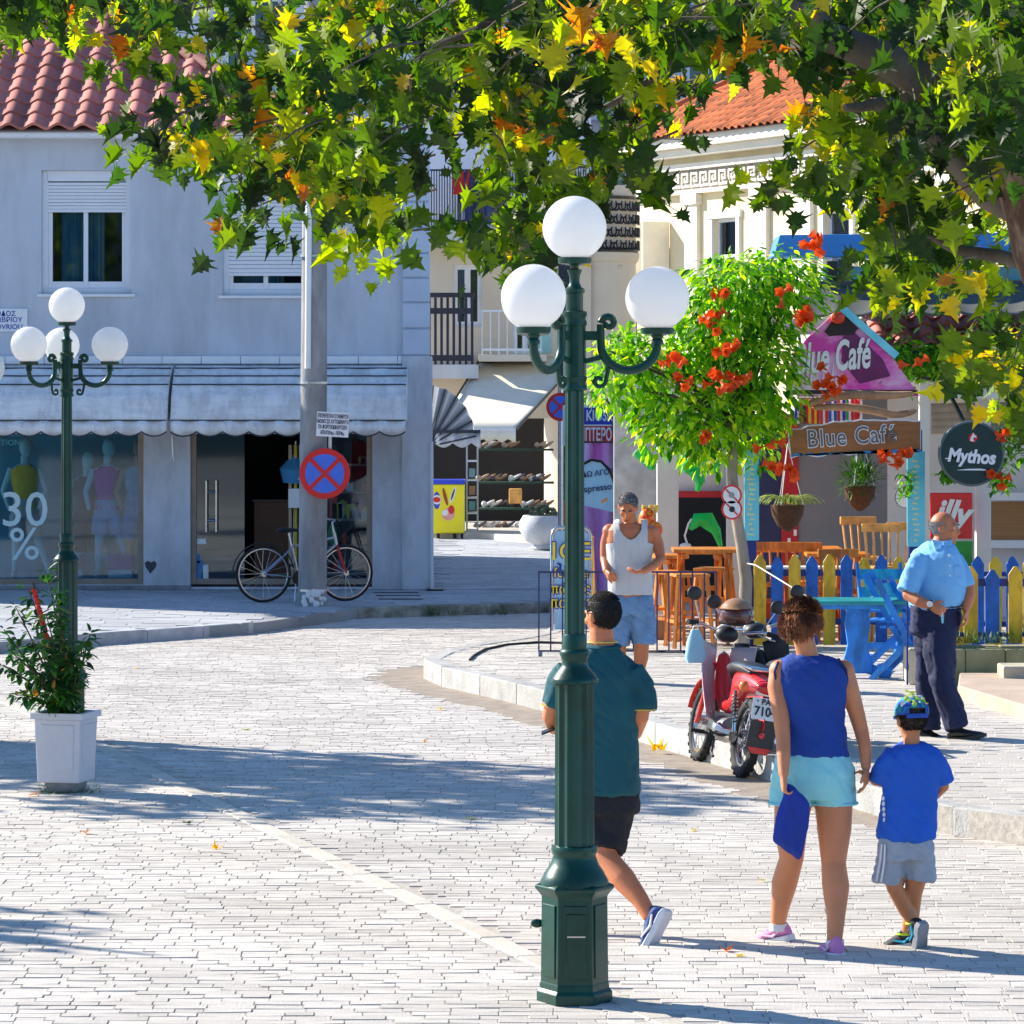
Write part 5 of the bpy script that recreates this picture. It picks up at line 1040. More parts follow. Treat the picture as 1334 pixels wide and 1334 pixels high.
# ---------------------------------------------------------------- street lamps
def lamp_post(label, loc, rz, k=1.0):
    T = thing('street_lamp', label, 'street lamp', (0,0,0), 'globe street lamps')
    g = green_paint
    # hexagonal pedestal with raised panels
    hexr = lambda r, z: (r, z)
    MB().lathe([(.168,0),(.168,.045),(.155,.06),(.152,.085),(.150,.09),(.146,.465),(.150,.47),(.158,.48),(.176,.50),(.176,.512),(.150,.525)], n=6, rot=R(0)).done('pedestal', g, T, bevel=.004)
    for i in range(6):
        a = R(30+60*i); ap = .148*cos(R(30)); mm = Matrix.Rotation(a, 4, 'Z') @ Matrix.Translation((ap+.002, 0, .275))
        MB().box(-.003,.004,-.052,.052,-.16,.16).move(mm).done('panel', g, T, bevel=.003)
    mm = Matrix.Rotation(R(-90), 4, 'Z') @ Matrix.Translation((.148*cos(R(30))+.009, .0, .30))
    MB().box(-.003,.006,-.035,.045,-.11,.10).move(mm).done('hatch', g, T, bevel=.002); MB().box(.004,.009,-.035,.045,.0,.006).move(mm).done('hatch_seam', steel, T)
    MB().ell((-.165,.02,.34), (.03,.015,.02), 10, 6).done('lock', g, T)
    MB().lathe([(.15,.515),(.150,.535),(.135,.56),(.128,.575),(.110,.60),(.098,.63),(.094,.645),(.100,.655),(.104,.67),(.100,.685),(.086,.69)], n=28).done('base_moulding', g, T, smooth=50)
    n = 24; MB().lathe([(.089,.685),(.086,1.40)], n=n, rot=pi/n, flute=.10).done('fluted_shaft', g, T)
    MB().lathe([(.086,1.40),(.104,1.405),(.106,1.42),(.098,1.43),(.088,1.445),(.062,1.475),(.055,1.50),(.062,1.52),(.068,1.535),(.062,1.55),(.054,1.555),(.054,1.61),(.05,1.62)], n=28).done('collar', g, T, smooth=50)
    MB().lathe([(.046,1.60),(.041,3.02)], n=20, rot=pi/20, flute=.12).done('upper_shaft', g, T)
    for z in (2.725, 3.01): MB().lathe([(.04,z-.035),(.055,z-.03),(.055,z-.015),(.048,z),(.055,z+.015),(.055,z+.03),(.04,z+.035)], n=24).done('ring', g, T, smooth=50)
    MB().lathe([(.050,2.74),(.050,2.99)], n=24).done('arm_sleeve', g, T, smooth=50)
    MB().lathe([(.038,3.02),(.038,3.12),(.045,3.125),(.045,3.14),(.03,3.15),(.022,3.17),(.024,3.20),(.034,3.225),(.018,3.23),(.02,3.255),(.032,3.265)], n=20).done('finial', g, T, smooth=50)
    def globe(c, par):
        MB().lathe([(.03,-.03),(.070,-.022),(.074,-.008),(.074,.004),(.06,.006)], c, n=24).done('globe_seat', g, par, smooth=40)
        b = MB(); b.ell((c[0], c[1], c[2]+.135), .1415, 36, 24); b.v = [v if v.z > c[2]+.006 else Vector((v.x, v.y, c[2]+.006)) for v in b.v]; b.done('globe', globe_mat, par, smooth=60)
    globe((0,0,3.275), T)
    for i in range(3):
        a = 2*pi*i/3; mm = Matrix.Rotation(a, 4, 'Z'); Rr = .365
        pts = []
        for q in range(17):                      # U-shaped arm ending under the globe
            th = pi + pi*q/16; pts.append((.24+.125*cos(th), 0, 2.90+.118*sin(th)))
        pts = [(.115,0,2.985),(.115,0,2.94)] + pts[1:-1] + [(.364,0,2.905),(.365,0,2.925)]
        rr = [.018]*3 + [.020]*(len(pts)-6) + [.019]*3
        arm = MB().tube([mm @ Vector(p) for p in pts], rr, 10).done('arm', g, T, smooth=60)
        sp = [(.150 + (.035-.0019*q)*cos(pi - q*.48), 0, 2.99 + (.035-.0019*q)*sin(pi - q*.48)) for q in range(15)]
        MB().tube([mm @ Vector(p) for p in sp], [.017-.0003*q for q in range(15)], 8).done('scroll', g, arm, smooth=60)
        sp2 = [(.108 + (.030-.0017*q)*cos(q*.48), 0, 2.735 + (.030-.0017*q)*sin(-q*.48)) for q in range(14)]
        MB().tube([mm @ Vector((.150,0,2.81)), mm @ Vector((.145,0,2.77))] + [mm @ Vector(p) for p in sp2], [.010]*16, 8).done('scroll', g, arm, smooth=60)
        MB().bar(mm @ Vector((.04,0,2.935)), mm @ Vector((.115,0,2.935)), .024, .04).bar(mm @ Vector((.04,0,2.82)), mm @ Vector((.135,0,2.845)), .016, .022).done('bracket', g, arm)
        MB().lathe([(.019,-.0),(.026,.005),(.027,.02),(.021,.03),(.028,.04),(.03,.048),(.02,.052)], mm @ Vector((.365,0,2.892)), n=16).done('arm_cap', g, arm, smooth=50)
        globe(mm @ Vector((.365,0,2.965)), arm)
    T.location = loc; T.rotation_euler = (0,0,rz); T.scale = (k,k,k); return T
d_ = 16.93; L1 = lamp_post('tall dark green street lamp with white globes in the foreground centre', (DX(748.5,d_), d_, 0), R(0))
d_ = 28.97; L2 = copy_tree(L1); L2.location = (DX(87,d_), d_, 0); L2.rotation_euler = (0,0,R(-17)); L2.scale = (.962,.962,.962); L2['label'] = 'dark green street lamp with white globes behind the white planter at left'
L3 = copy_tree(L1); L3.location = (DX(-76,27.9), 27.9, 0); L3.rotation_euler = (0,0,R(15)); L3.scale = (.905,.905,.905); L3['label'] = 'street lamp beyond the left edge, only one white globe showing'
# ---------------------------------------------------------------- planter
PL = thing('square_planter', 'white square tapered planter with raised panels on the left pavement', 'planter', G(85,1030))
M_ = Matrix.Translation(G(86,1031)) @ Matrix.Rotation(R(-14), 4, 'Z')
wp = mat('planter_white', (.62,.62,.66), .6, .08, 4, .3, 50)
def frust(a0, a1, z0, z1): return MB().add([(-a0,-a0,z0),(a0,-a0,z0),(a0,a0,z0),(-a0,a0,z0),(-a1,-a1,z1),(a1,-a1,z1),(a1,a1,z1),(-a1,a1,z1)], [(0,3,2,1),(4,5,6,7),(0,1,5,4),(1,2,6,5),(2,3,7,6),(3,0,4,7)])
frust(.10,.115,0,.075).move(M_).done('foot', concrete, PL, bevel=.01)
frust(.148,.163,.07,.49).move(M_).done('body', wp, PL, bevel=.01)
rim = MB()
for a in range(4): rim.add(*(lambda b: ([Matrix.Rotation(a*pi/2,3,'Z') @ v for v in b.v], b.f))(MB().add([(-.182,-.182,.49),(.182,-.182,.49),(.145,-.145,.49),(-.145,-.145,.49),(-.182,-.182,.53),(.182,-.182,.53),(.145,-.145,.53),(-.145,-.145,.53)], [(0,3,2,1),(4,5,6,7),(0,1,5,4),(2,3,7,6)])))
rim.move(M_).done('rim', wp, PL)
for a in range(4):
    r_ = Matrix.Rotation(a*pi/2, 4, 'Z')
    MB().add([(-.108,-.156,.15),(.108,-.156,.15),(.116,-.168,.455),(-.116,-.168,.455),(-.108,-.14,.15),(.108,-.14,.15),(.116,-.15,.455),(-.116,-.15,.455)], [(0,1,2,3),(0,4,5,1),(1,5,6,2),(2,6,7,3),(3,7,4,0)]).move(M_ @ r_).done('panel', wp, PL, bevel=.006)
frust(.14,.144,.44,.475).move(M_).done('soil', mat('soil', (.05,.035,.025), .95, .4, 12, .8, 30), PL)
def leaf_shape(L, w_, fold=.25):
    # narrow leaf, folded along its midrib: base at origin, tip along +x
    return [(0,0,0),(L*.3,w_*.5,fold*w_*.5),(L*.65,w_*.42,fold*w_*.4),(L,0,-L*.06),(L*.65,-w_*.42,fold*w_*.4),(L*.3,-w_*.5,fold*w_*.5),(L*.5,0,0)], [(0,6,1),(6,2,1),(6,3,2),(0,5,6),(5,4,6),(4,3,6)]
def hue_mat(name, stops, tr=.45, rough=.45, sat=1.0):
    m = bpy.data.materials.new(name); m.use_nodes = True; t = m.node_tree; N = t.nodes; L = t.links; b = N['Principled BSDF']
    at = N.new('ShaderNodeAttribute'); at.attribute_name = 'tint'; r = N.new('ShaderNodeValToRGB'); e = r.color_ramp.elements
    while len(e) < len(stops): e.new(.5)
    for q, (p, c) in zip(e, stops): q.position = p; q.color = (*c, 1)
    tc = N.new('ShaderNodeTexCoord'); n = N.new('ShaderNodeTexNoise'); n.inputs['Scale'].default_value = 18; L.new(tc.outputs['Object'], n.inputs['Vector'])
    ad = N.new('ShaderNodeMath'); ad.operation = 'MULTIPLY_ADD'; ad.inputs[1].default_value = .12; L.new(n.outputs[0], ad.inputs[0]); sb = N.new('ShaderNodeMath'); sb.operation = 'SUBTRACT'; L.new(at.outputs['Fac'], sb.inputs[0]); sb.inputs[1].default_value = .06
    L.new(sb.outputs[0], ad.inputs[2]); L.new(ad.outputs[0], r.inputs[0]); L.new(r.outputs[0], b.inputs['Base Color'])
    b.inputs['Roughness'].default_value = rough
    tn = N.new('ShaderNodeBsdfTranslucent'); g = N.new('ShaderNodeHueSaturation'); g.inputs['Value'].default_value = 2.6; g.inputs['Saturation'].default_value = 1.1; L.new(r.outputs[0], g.inputs['Color']); L.new(g.outputs[0], tn.inputs[0])
    mx = N.new('ShaderNodeMixShader'); mx.inputs[0].default_value = tr; L.new(b.outputs[0], mx.inputs[1]); L.new(tn.outputs[0], mx.inputs[2]); L.new(mx.outputs[0], N['Material Output'].inputs[0])
    MT[name] = m; return m
shrub_m = hue_mat('shrub_leaf', [(0,(.010,.045,.012)),(.6,(.03,.115,.018)),(.9,(.10,.22,.02)),(1,(.25,.12,.03))], .3)
bark = mat('grey_brown_bark', (.06,.045,.03), .95, .35, 4, 1.0, 14, col2=(.20,.165,.125), stretch=(1,1,.5))
def foliage(name, parent, leaves, m, label=None, kind='stuff', off=None):
    # leaves: list of (pos, dir, up, L, w, tint, shapefn)
    mb = MB(); tn = []
    for p, d__, up, L_, w_, ti, fn in leaves:
        x = d__.normalized(); y = up.cross(x); y = y.normalized() if y.length > 1e-4 else Vector((0,1,0)); z = x.cross(y); mm = Matrix((x, y, z)).transposed()
        vs, fs = fn(L_, w_); mb.add([p + mm @ Vector(q) for q in vs], fs); tn += [ti]*len(fs)
    me = mb.mesh(name, rootloc(parent)); me.materials.append(m); set_tint(me, tn); return link(name, me, parent, kind=kind)
SH = thing('planter_shrub', 'dark green leafy shrub growing out of the white square planter', 'shrub', G(85,1031) + Vector((0,0,.47)))
rnd = random.Random(15); base = G(86,1031) + Vector((0,0,.47)); dpl = base.y; lv = []; st = MB()
tips = [(60,745,0),(20,790,.15),(5,820,-.1),(20,905,-.15),(40,870,.1),(110,835,-.1),(118,825,.05),(80,790,.1),(95,860,-.1),(5,868,.0),(60,800,-.15),(75,860,.15),(50,835,-.2),(100,880,.1),(35,765,.1),(70,900,-.15),(88,905,-.12),(15,850,-.2),(72,770,0),(70,840,.1),(88,835,-.12),(60,870,.15)]
for px, py, dd in tips:
    t_ = P(px, py, dpl+dd*2); b0 = base + Vector((rnd.uniform(-.05,.05), rnd.uniform(-.05,.05), 0)); m_ = b0.lerp(t_, .5) + Vector((rnd.uniform(-.04,.04),0,.09)); pts = [b0.lerp(m_, q/5).lerp(m_.lerp(t_, q/5), q/5) for q in range(6)]
    st.tube(pts, [.010-.0013*q for q in range(6)], 5)
    for q in range(1, 12):
        u = q/11; p = b0.lerp(m_, u).lerp(m_.lerp(t_, u), u)
        if u < .25: continue
        for k in range(7):
            d__ = Vector((rnd.uniform(-1,1), rnd.uniform(-1,1), rnd.uniform(-.9,.5))); lv.append((p + d__*.02, d__, Vector((rnd.uniform(-.4,.4), rnd.uniform(-.4,.4), 1)), rnd.uniform(.055,.105), rnd.uniform(.026,.042), rnd.uniform(0,.85) if rnd.random() > .03 else 1, leaf_shape))
st.done('stem', mat('shrub_stem', (.10,.07,.03), .8), SH)
for _ in range(150):
    d__ = Vector((rnd.uniform(-1,1), rnd.uniform(-1,1), rnd.uniform(-.2,.8))); lv.append((base + Vector((rnd.uniform(-.12,.12), rnd.uniform(-.12,.12), rnd.uniform(0,.08))), d__, Vector((0,0,1)), rnd.uniform(.03,.05), .03, rnd.uniform(.3,.9), leaf_shape))
foliage('foliage', SH, lv, shrub_m)
T = thing('red_streamer', 'red fluffy streamer tied in the planter shrub', 'streamer', P(58,820,dpl-.1))
mb = MB(); 
for i in range(90):
    u = i/89; c = P(44+20*u, 768+72*u, dpl-.12); a = rnd.uniform(0,2*pi); mb.obox(c, (.035,.012,.012), Matrix.Rotation(a, 3, 'Y') @ Matrix.Rotation(rnd.uniform(-1,1), 3, 'Z'))
mb.done('tinsel', mat('red_tinsel', (.72,.02,.01), .4), T); MB().tube([P(43,758,dpl-.12), P(65,842,dpl-.12)], .008, 6).done('stick', dark_wood, T)
# ---------------------------------------------------------------- hanging baskets and flowering tree
fern_m = hue_mat('fern_leaf', [(0,(.01,.05,.01)),(1,(.06,.16,.02))], .3); spider_m = hue_mat('spider_leaf', [(0,(.08,.16,.03)),(1,(.35,.38,.12))], .3)
rnd = random.Random(77)
for px, py, d_, kind, lb in ((1026,652,37.0,0,'hanging basket with a pale spiky spider plant in front of the red panel'),(1120,628,39.5,1,'hanging basket with a bushy dark green fern on the grey café wall')):
    c = P(px, py, d_); T = thing('hanging_basket', lb, 'hanging plant', c, 'hanging baskets')
    MB().lathe([(.02,-.30),(.10,-.24),(.15,-.14),(.165,-.05),(.15,-.04)], c, 16).done('basket', mat('basket_brown', (.10,.045,.02), .9, .4, 10, .6), T, smooth=50)
    for a in range(3): MB().tube([c + Vector((.15*cos(a*2.1), .15*sin(a*2.1), -.05)), c + Vector((0,0,.55))], .004, 4).done('cord', white_paint, T)
    lv = []
    for i in range(90 if kind == 0 else 520):
        a = rnd.uniform(0, 2*pi)
        if kind == 0:
            p0 = c + Vector((.06*cos(a), .06*sin(a), -.03)); L_ = rnd.uniform(.2,.38); prev = p0; v = Vector((cos(a), sin(a), 1.1)).normalized()
            for k in range(4): d__ = v; lv.append((prev, d__, Vector((0,0,1)), L_/3.4, .016, rnd.random(), leaf_shape)); prev = prev + v*L_/4; v = (v + Vector((0,0,-.55))).normalized()
        else:
            q = Vector((rnd.gauss(0,1), rnd.gauss(0,1), rnd.gauss(0,1))).normalized()*rnd.uniform(.05,.24); q.z *= .9
            lv.append((c + q + Vector((0,0,.04)), q + Vector((rnd.uniform(-.1,.1),0,rnd.uniform(-.05,.15))), Vector((0,0,1)), rnd.uniform(.05,.12), .022, rnd.random(), leaf_shape))
    foliage('foliage', T, lv, fern_m if kind else spider_m)
# trumpet vine tree
FT = thing('flowering_tree', 'small leaning tree with dense bright foliage and orange trumpet flowers at the café', 'tree', G(965,846,HC))
tb = G(966,846,HC); dT = tb.y
path = [(966,846,0),(970,800,0),(972,755,0),(966,710,0),(958,665,0),(954,620,0),(955,580,.1),(962,530,.1),(970,480,.1),(975,430,.1)]
MB().tube([P(a,b,dT+c) for a, b, c in path], [.075,.064,.060,.056,.052,.050,.046,.04,.03,.02], 12).done('trunk', mat('pale_vine_bark', (.22,.17,.12), .9, .3, 5, .8, 18, col2=(.42,.36,.28), stretch=(1,1,.4)), FT, smooth=60)
rnd = random.Random(5); br = MB()
blobs = [(985,380,.75,.35,1.0),(930,420,.5,.4,1.0),(1010,350,.45,.25,.9),(1010,400,.36,.4,.9),(960,470,.6,.45,1.0),(880,460,.45,.35,.9),(835,470,.35,.28,.8),(795,500,.32,.25,.9),(815,440,.3,.2,.6),(850,520,.4,.3,.8),(900,540,.45,.35,1),(960,545,.5,.35,1),(1005,490,.35,.5,.9),(860,570,.3,.22,.6),(925,590,.35,.2,.7),(990,585,.18,.22,.5),(1008,560,.12,.25,.4),(790,455,.25,.2,.5),(1040,360,.2,.15,.6),(945,360,.45,.25,.8)]
lv = []; vine_m = hue_mat('vine_leaf', [(0,(.012,.075,.006)),(.4,(.08,.24,.012)),(.75,(.22,.42,.02)),(1,(.42,.50,.03))], .5)
for px, py, rx, rz, dens in blobs:
    c = P(px, py, dT + rnd.uniform(-.35,.35)); br.tube([P(960,560,dT), P(960,560,dT).lerp(c,.5)+Vector((0,0,.1)), c], [.03,.018,.008], 5)
    for _ in range(int(760*rx*rz*4*dens)):
        q = Vector((rnd.gauss(0,1), rnd.gauss(0,1), rnd.gauss(0,1))).normalized()*(rnd.random()**.4); p = c + Vector((q.x*rx, q.y*.55, q.z*rz))
        out = Vector((q.x, q.y, q.z*.5 - .45)) + Vector((rnd.uniform(-.6,.6), rnd.uniform(-.6,.6), rnd.uniform(-.5,.3)))
        L_ = rnd.uniform(.065,.155); lv.append((p, out, Vector((rnd.uniform(-.5,.5), rnd.uniform(-.5,.5), 1)), L_, L_*.42, min(1, max(0, rnd.gauss(.55,.30))), leaf_shape))
br.done('branches', bark, FT)
foliage('foliage', FT, lv, vine_m)
flo = rand_tint(mat('trumpet_orange', (.86,.10,.008), .5, .2, 8, 0, trans=.3), .2)
def trumpet(p, d__):
    u, v = frame(d__); b = MB(); rs = []
    for r, t in ((.007,0),(.015,.05),(.026,.075),(.058,.098)): rs.append([p + d__*t + (u*cos(2*pi*j/10) + v*sin(2*pi*j/10))*r*(1 if j % 2 or r < .03 else .75) for j in range(10)])
    return b.rings(rs, cap=False)
for px, py, n in ((943,388,5),(932,420,9),(945,458,7),(875,472,8),(938,498,12),(958,495,6),(1050,412,6),(1038,410,4),(1065,316,7),(1055,320,4),(1017,388,4),(882,500,4),(1078,502,9),(1085,490,5),(1030,610,6),(1010,605,5),(1165,600,7),(1175,592,4),(1310,560,6),(1300,620,5),(920,560,4),(1000,575,4),(1240,470,3),(1190,480,3)):
    dd = dT - .55 if px < 1070 else 36.0
    T = FT if px < 1070 else None
    for k in range(max(3, int(n*.9))):
        p = P(px + rnd.uniform(-9,9), py + rnd.uniform(-9,9), dd + rnd.uniform(-.1,.1)); d__ = Vector((rnd.uniform(-1,1), rnd.uniform(-1,.1), rnd.uniform(-.5,.7))).normalized()
        if T is None:
            T = thing('flower_cluster', {1078:'orange trumpet flowers below the right corner of the pink gable sign',1085:'small orange flower spray beside the gable sign corner',1165:'orange trumpet flowers under the right end of the wooden sign',1175:'few orange flowers just right of the wooden sign',1310:'orange flowers right of the round beer sign',1300:'orange flowers hanging below the round beer sign',1240:'orange flowers among the roof creeper leaves',1190:'orange flowers above the pergola post'}[px], 'flowers', p)
        b = trumpet(p, d__); me = b.mesh('flower', rootloc(T), 60); me.materials.append(flo); set_tint(me, [rnd.random()]*len(me.polygons)); link('flower', me, T, kind=None)
# creeper over the pergola roof
CP = thing('roof_creeper', 'green creeper trailing along the top of the white pergola', 'creeper', (DX(1250,37.3), 37.3, DZ(495,37.3)))
lv = []; rnd = random.Random(6)
tube_ = MB().tube([(DX(1138+i*12,37.4), 37.4+.1*sin(i), DZ(490+4*sin(i*1.3),37.4)) for i in range(24)], .015, 5); tube_.done('stem', bark, CP)
for _ in range(4200):
    px = rnd.uniform(1138,1440); py = 470 + 28*abs(rnd.gauss(0,.55))*(1 if rnd.random() < .5 else -1)*.9; d_ = 37.3 + rnd.uniform(-.35,.8)
    if py > 499 and d_ < 37.35 and rnd.random() < .8: continue
    lv.append((P(px,py,d_), Vector((rnd.uniform(-1,1), rnd.uniform(-1,1), rnd.uniform(-1,.2))), Vector((rnd.uniform(-.5,.5),rnd.uniform(-.5,.5),1)), rnd.uniform(.06,.12), rnd.uniform(.03,.05), rnd.uniform(0,.7), leaf_shape))
for c0, c1, n in (((1300,540),(1334,600),240),((1290,600),(1310,640),120),((1170,610),(1180,650),60),((1225,610),(1235,625),50)):
    for _ in range(n): lv.append((P(rnd.uniform(c0[0],c1[0]+8), rnd.uniform(c0[1],c1[1]), 36.2+rnd.uniform(-.2,.3)), Vector((rnd.uniform(-1,1), rnd.uniform(-1,1), rnd.uniform(-1,.2))), Vector((0,0,1)), rnd.uniform(.06,.12), .04, rnd.uniform(0,.6), leaf_shape))
foliage('foliage', CP, lv, vine_m)
T = thing('weeds', 'small dark weeds growing on top of the mossy stone wall', 'plants', (DX(1270,32.2), 32.2, .49)); lv = []
for _ in range(260): lv.append((Vector((DX(rnd.uniform(1208,1380),32.2), 32.2+rnd.uniform(-.1,.1), .49)), Vector((rnd.uniform(-.6,.6), rnd.uniform(-.6,.6), 1)), Vector((1,0,0)), rnd.uniform(.06,.16), .015, rnd.random(), leaf_shape))
foliage('leaves', T, lv, fern_m)
for px, py, lb in ((953,645,'upper round red bordered prohibition sign on the leaning trunk'),(953.5,663.5,'lower round red bordered prohibition sign on the leaning trunk')):
    c = P(px, py, dT-.12); T = thing('prohibition_sign', lb, 'sign', c, 'round prohibition signs on the trunk'); r = 13.5/F*dT
    disc_mb(c, r, 0, .012).done('plate', red_paint, T); disc_mb(c, r*.82, -.003, -.001).done('field', white_paint, T)
    MB().bar(c+Vector((-r*.55,-.006,r*.55)), c+Vector((r*.55,-.006,-r*.55)), r*.14, .003, up=(0,1,0)).done('stroke', red_paint, T)
    disc_mb(c+Vector((0,0,-.0)), r*.28, -.009, -.007, 14).done('pictogram', black_paint if py > 650 else mat('grey_pictogram', (.3,.3,.3), .5), T)
# ---------------------------------------------------------------- plane trees
plane_m = hue_mat('plane_leaf', [(0,(.010,.018,.005)),(.3,(.018,.048,.006)),(.52,(.07,.125,.006)),(.74,(.24,.31,.010)),(.9,(.50,.32,.010)),(1,(.30,.08,.012))], .56, .5)
LO = [(0,0),(.08,.09),(-.04,.34),(.17,.19),(.20,.32),(.12,.62),(.33,.30),(.46,.42),(.47,.18),(.64,.27),(.70,.11),(1.0,.0)]
def plane_leaf(L, w_):
    # five pointed lobes, folded along the midrib, tips drooping
    pts = LO + [(x,-y) for x, y in LO[-2:0:-1]]; n = len(pts)
    fo, dr, tw__, cu = random.uniform(-.1,.85), random.uniform(.0,.6), random.uniform(-.5,.5), random.uniform(-.35,.35)
    f = lambda x, y: (x*L*(1-.12*dr*x), y*L*w_*(1-.18*abs(fo)), (abs(y)*fo - dr*x*x + tw__*x*y + cu*y*y)*L)
    vs = [f(x, y) for x, y in pts] + [f(.30, 0), f(.6,0)]
    return vs, [(n, i, (i+1) % n) for i in range(0, 7)] + [(n, 7, n+1)] + [(n+1, i, i+1) for i in range(7, n-7)] + [(n+1, n-7, n)] + [(n, i, (i+1) % n) for i in range(n-7, n)]
YB = [(-60,80),(0,80),(60,62),(100,45),(135,60),(160,110),(185,215),(205,235),(240,215),(262,135),(280,290),(330,322),(365,300),(385,235),(420,312),(450,322),(500,342),(530,322),(555,262),(590,205),(610,320),(650,352),(690,372),(720,330),(745,232),(790,250),(812,262),(850,272),(880,205),(910,160),(950,185),(990,205),(1005,282),(1040,270),(1080,215),(1110,240),(1140,300),(1160,395),(1185,440),(1208,470),(1232,345),(1262,490),(1300,490),(1334,565),(1400,565)]
GAPS = [(205,112,26),(330,140,20),(245,70,18),(165,15,18),(290,60,26),(215,75,20),(255,150,18),(350,130,14),(440,60,14),(480,130,18),(590,235,38),(560,160,16),(610,175,22),(640,60,12),(790,150,26),(755,175,22),(700,140,12),(980,110,46),(1010,160,38),(925,175,30),(1060,195,28),(880,110,14),(1150,60,14),(1180,90,12),(660,265,16),(520,240,16),(400,210,14),(1200,420,30),(1245,430,26)]
def dens(px, py):
    yb = 0
    for (x0,y0),(x1,y1) in zip(YB, YB[1:]):
        if x0 <= px <= x1: yb = y0 + (y1-y0)*(px-x0)/(x1-x0)
    v = min(1, max(0, (yb - py)/55 + .30)) if py < yb + 14 else 0
    if py > 0:
        for gx, gy, gr in GAPS:
            q = ((px-gx)**2 + (py-gy)**2)/(gr*gr)
            if q < 5: v -= 1.3*math.exp(-q*.8)
        if px < 150: v *= .75
    return max(0, v)
MT_ = thing('plane_tree', 'large plane tree leaning in from the right, its green and yellow leaves across the top', 'tree', (4.0, 22.5, 0))
tr = [(4.4,20.6,HC-.1),(4.05,20.4,1.2),(3.42,20.2,2.5),(2.97,20.1,3.2),(2.72,20.1,3.9),(2.5,20.3,5.0),(2.4,20.6,6.6)]
tr2 = [Vector(tr[i]).lerp(Vector(tr[i+1]), u/8) for i in range(6) for u in range(8)]; rr2 = [[.54,.41,.32,.27,.23,.19,.13][i]*(1-u/8) + [.54,.41,.32,.27,.23,.19,.13][i+1]*u/8 for i in range(6) for u in range(8)]
MB().tube(tr2, rr2, 36).done('trunk', mat('plane_bark', (.11,.055,.035), .95, .4, 5, 1.0, 12, col2=(.34,.24,.17), cut=(.42,.58), stretch=(1,1,.5)), MT_, smooth=60, sub=0)
for v in MT_.children[0].data.vertices: v.co += v.normal*(.05*noise.noise(v.co*2.6) + .025*noise.noise(v.co*7))
rnd = random.Random(11)
limbs = []
def limb(a, b, r0, r1, sag=0.0, n=9):
    a = Vector(a); b = Vector(b); pts = []
    for i in range(n+1):
        u = i/n; p = a.lerp(b, u) + Vector((0,0,sag*4*u*(1-u))); w__ = .10*sin(pi*u)
        p += Vector((noise.noise(p*1.3), noise.noise(p*1.3+Vector((7,0,0))), noise.noise(p*1.3+Vector((0,9,0)))))*w__*3; pts.append(p)
    MB().tube(pts, [r0+(r1-r0)*i/n for i in range(n+1)], 8).done('branch', bark, MT_, smooth=60); limbs.append(pts); return pts
S = Vector
l1 = limb((2.6,20.2,4.0), P(700,-60,21), .11, .03, .35); l2 = limb((2.7,20.2,3.7), P(860,20,23), .08, .02, .2); l3 = limb((2.5,20.3,5.2), P(350,-120,22), .10, .03, .5, 12)
l4 = limb(l1[6], P(560,60,20.5), .05, .015, .1); l5 = limb(l3[8], P(180,0,21), .045, .012, .15); l6 = limb((2.86,20.2,3.2), P(1190,300,21), .06, .012, -.1)
l7 = limb((2.6,20.2,4.2), P(1010,60,24), .08, .02, .2); l8 = limb(l3[6], P(420,120,22.5), .045, .01, -.1); l9 = limb((2.75,20.2,3.6), P(1100,140,20), .09, .02, .1); l10 = limb(l1[5], P(690,190,20.5), .04, .01, -.05)
# twigs carrying drooping leaf sprays
sprays = []; tw_ = MB(); tries = 0
while tries < 17000:
    tries += 1; px = rnd.uniform(-40, 1374); py = rnd.uniform(-170, 560); v = dens(px, py)
    cl = noise.noise(Vector((px/70, py/60, 3.1)))*.9 + noise.noise(Vector((px/28, py/26, 8.1)))*.55
    if px > 1130: cl *= .5
    if v + cl*(.45 if py > 0 else .3) < .50 + rnd.uniform(-.04,.10): continue
    if v < .05: continue
    keep = .019 + .084*v
    if px > 1150: keep *= 1.0
    if py < 0: keep *= .5
    if rnd.random() > keep: continue
    d_ = rnd.triangular(18.8, 27, 21.5)
    if px > 1225 and py < 262: d_ = rnd.triangular(17.9, 24, 18.6)
    p = P(px, py, d_)
    if d_ < 19 and 640 < px < 900 and py > 230: d_ = 21; p = P(px, py, d_)
    if px > 1255 and 235 < py < 400:
        if rnd.random() < .75: continue
        d_ = rnd.uniform(21.5,26); p = P(px, py, d_)
    sprays.append(p)
lv = []
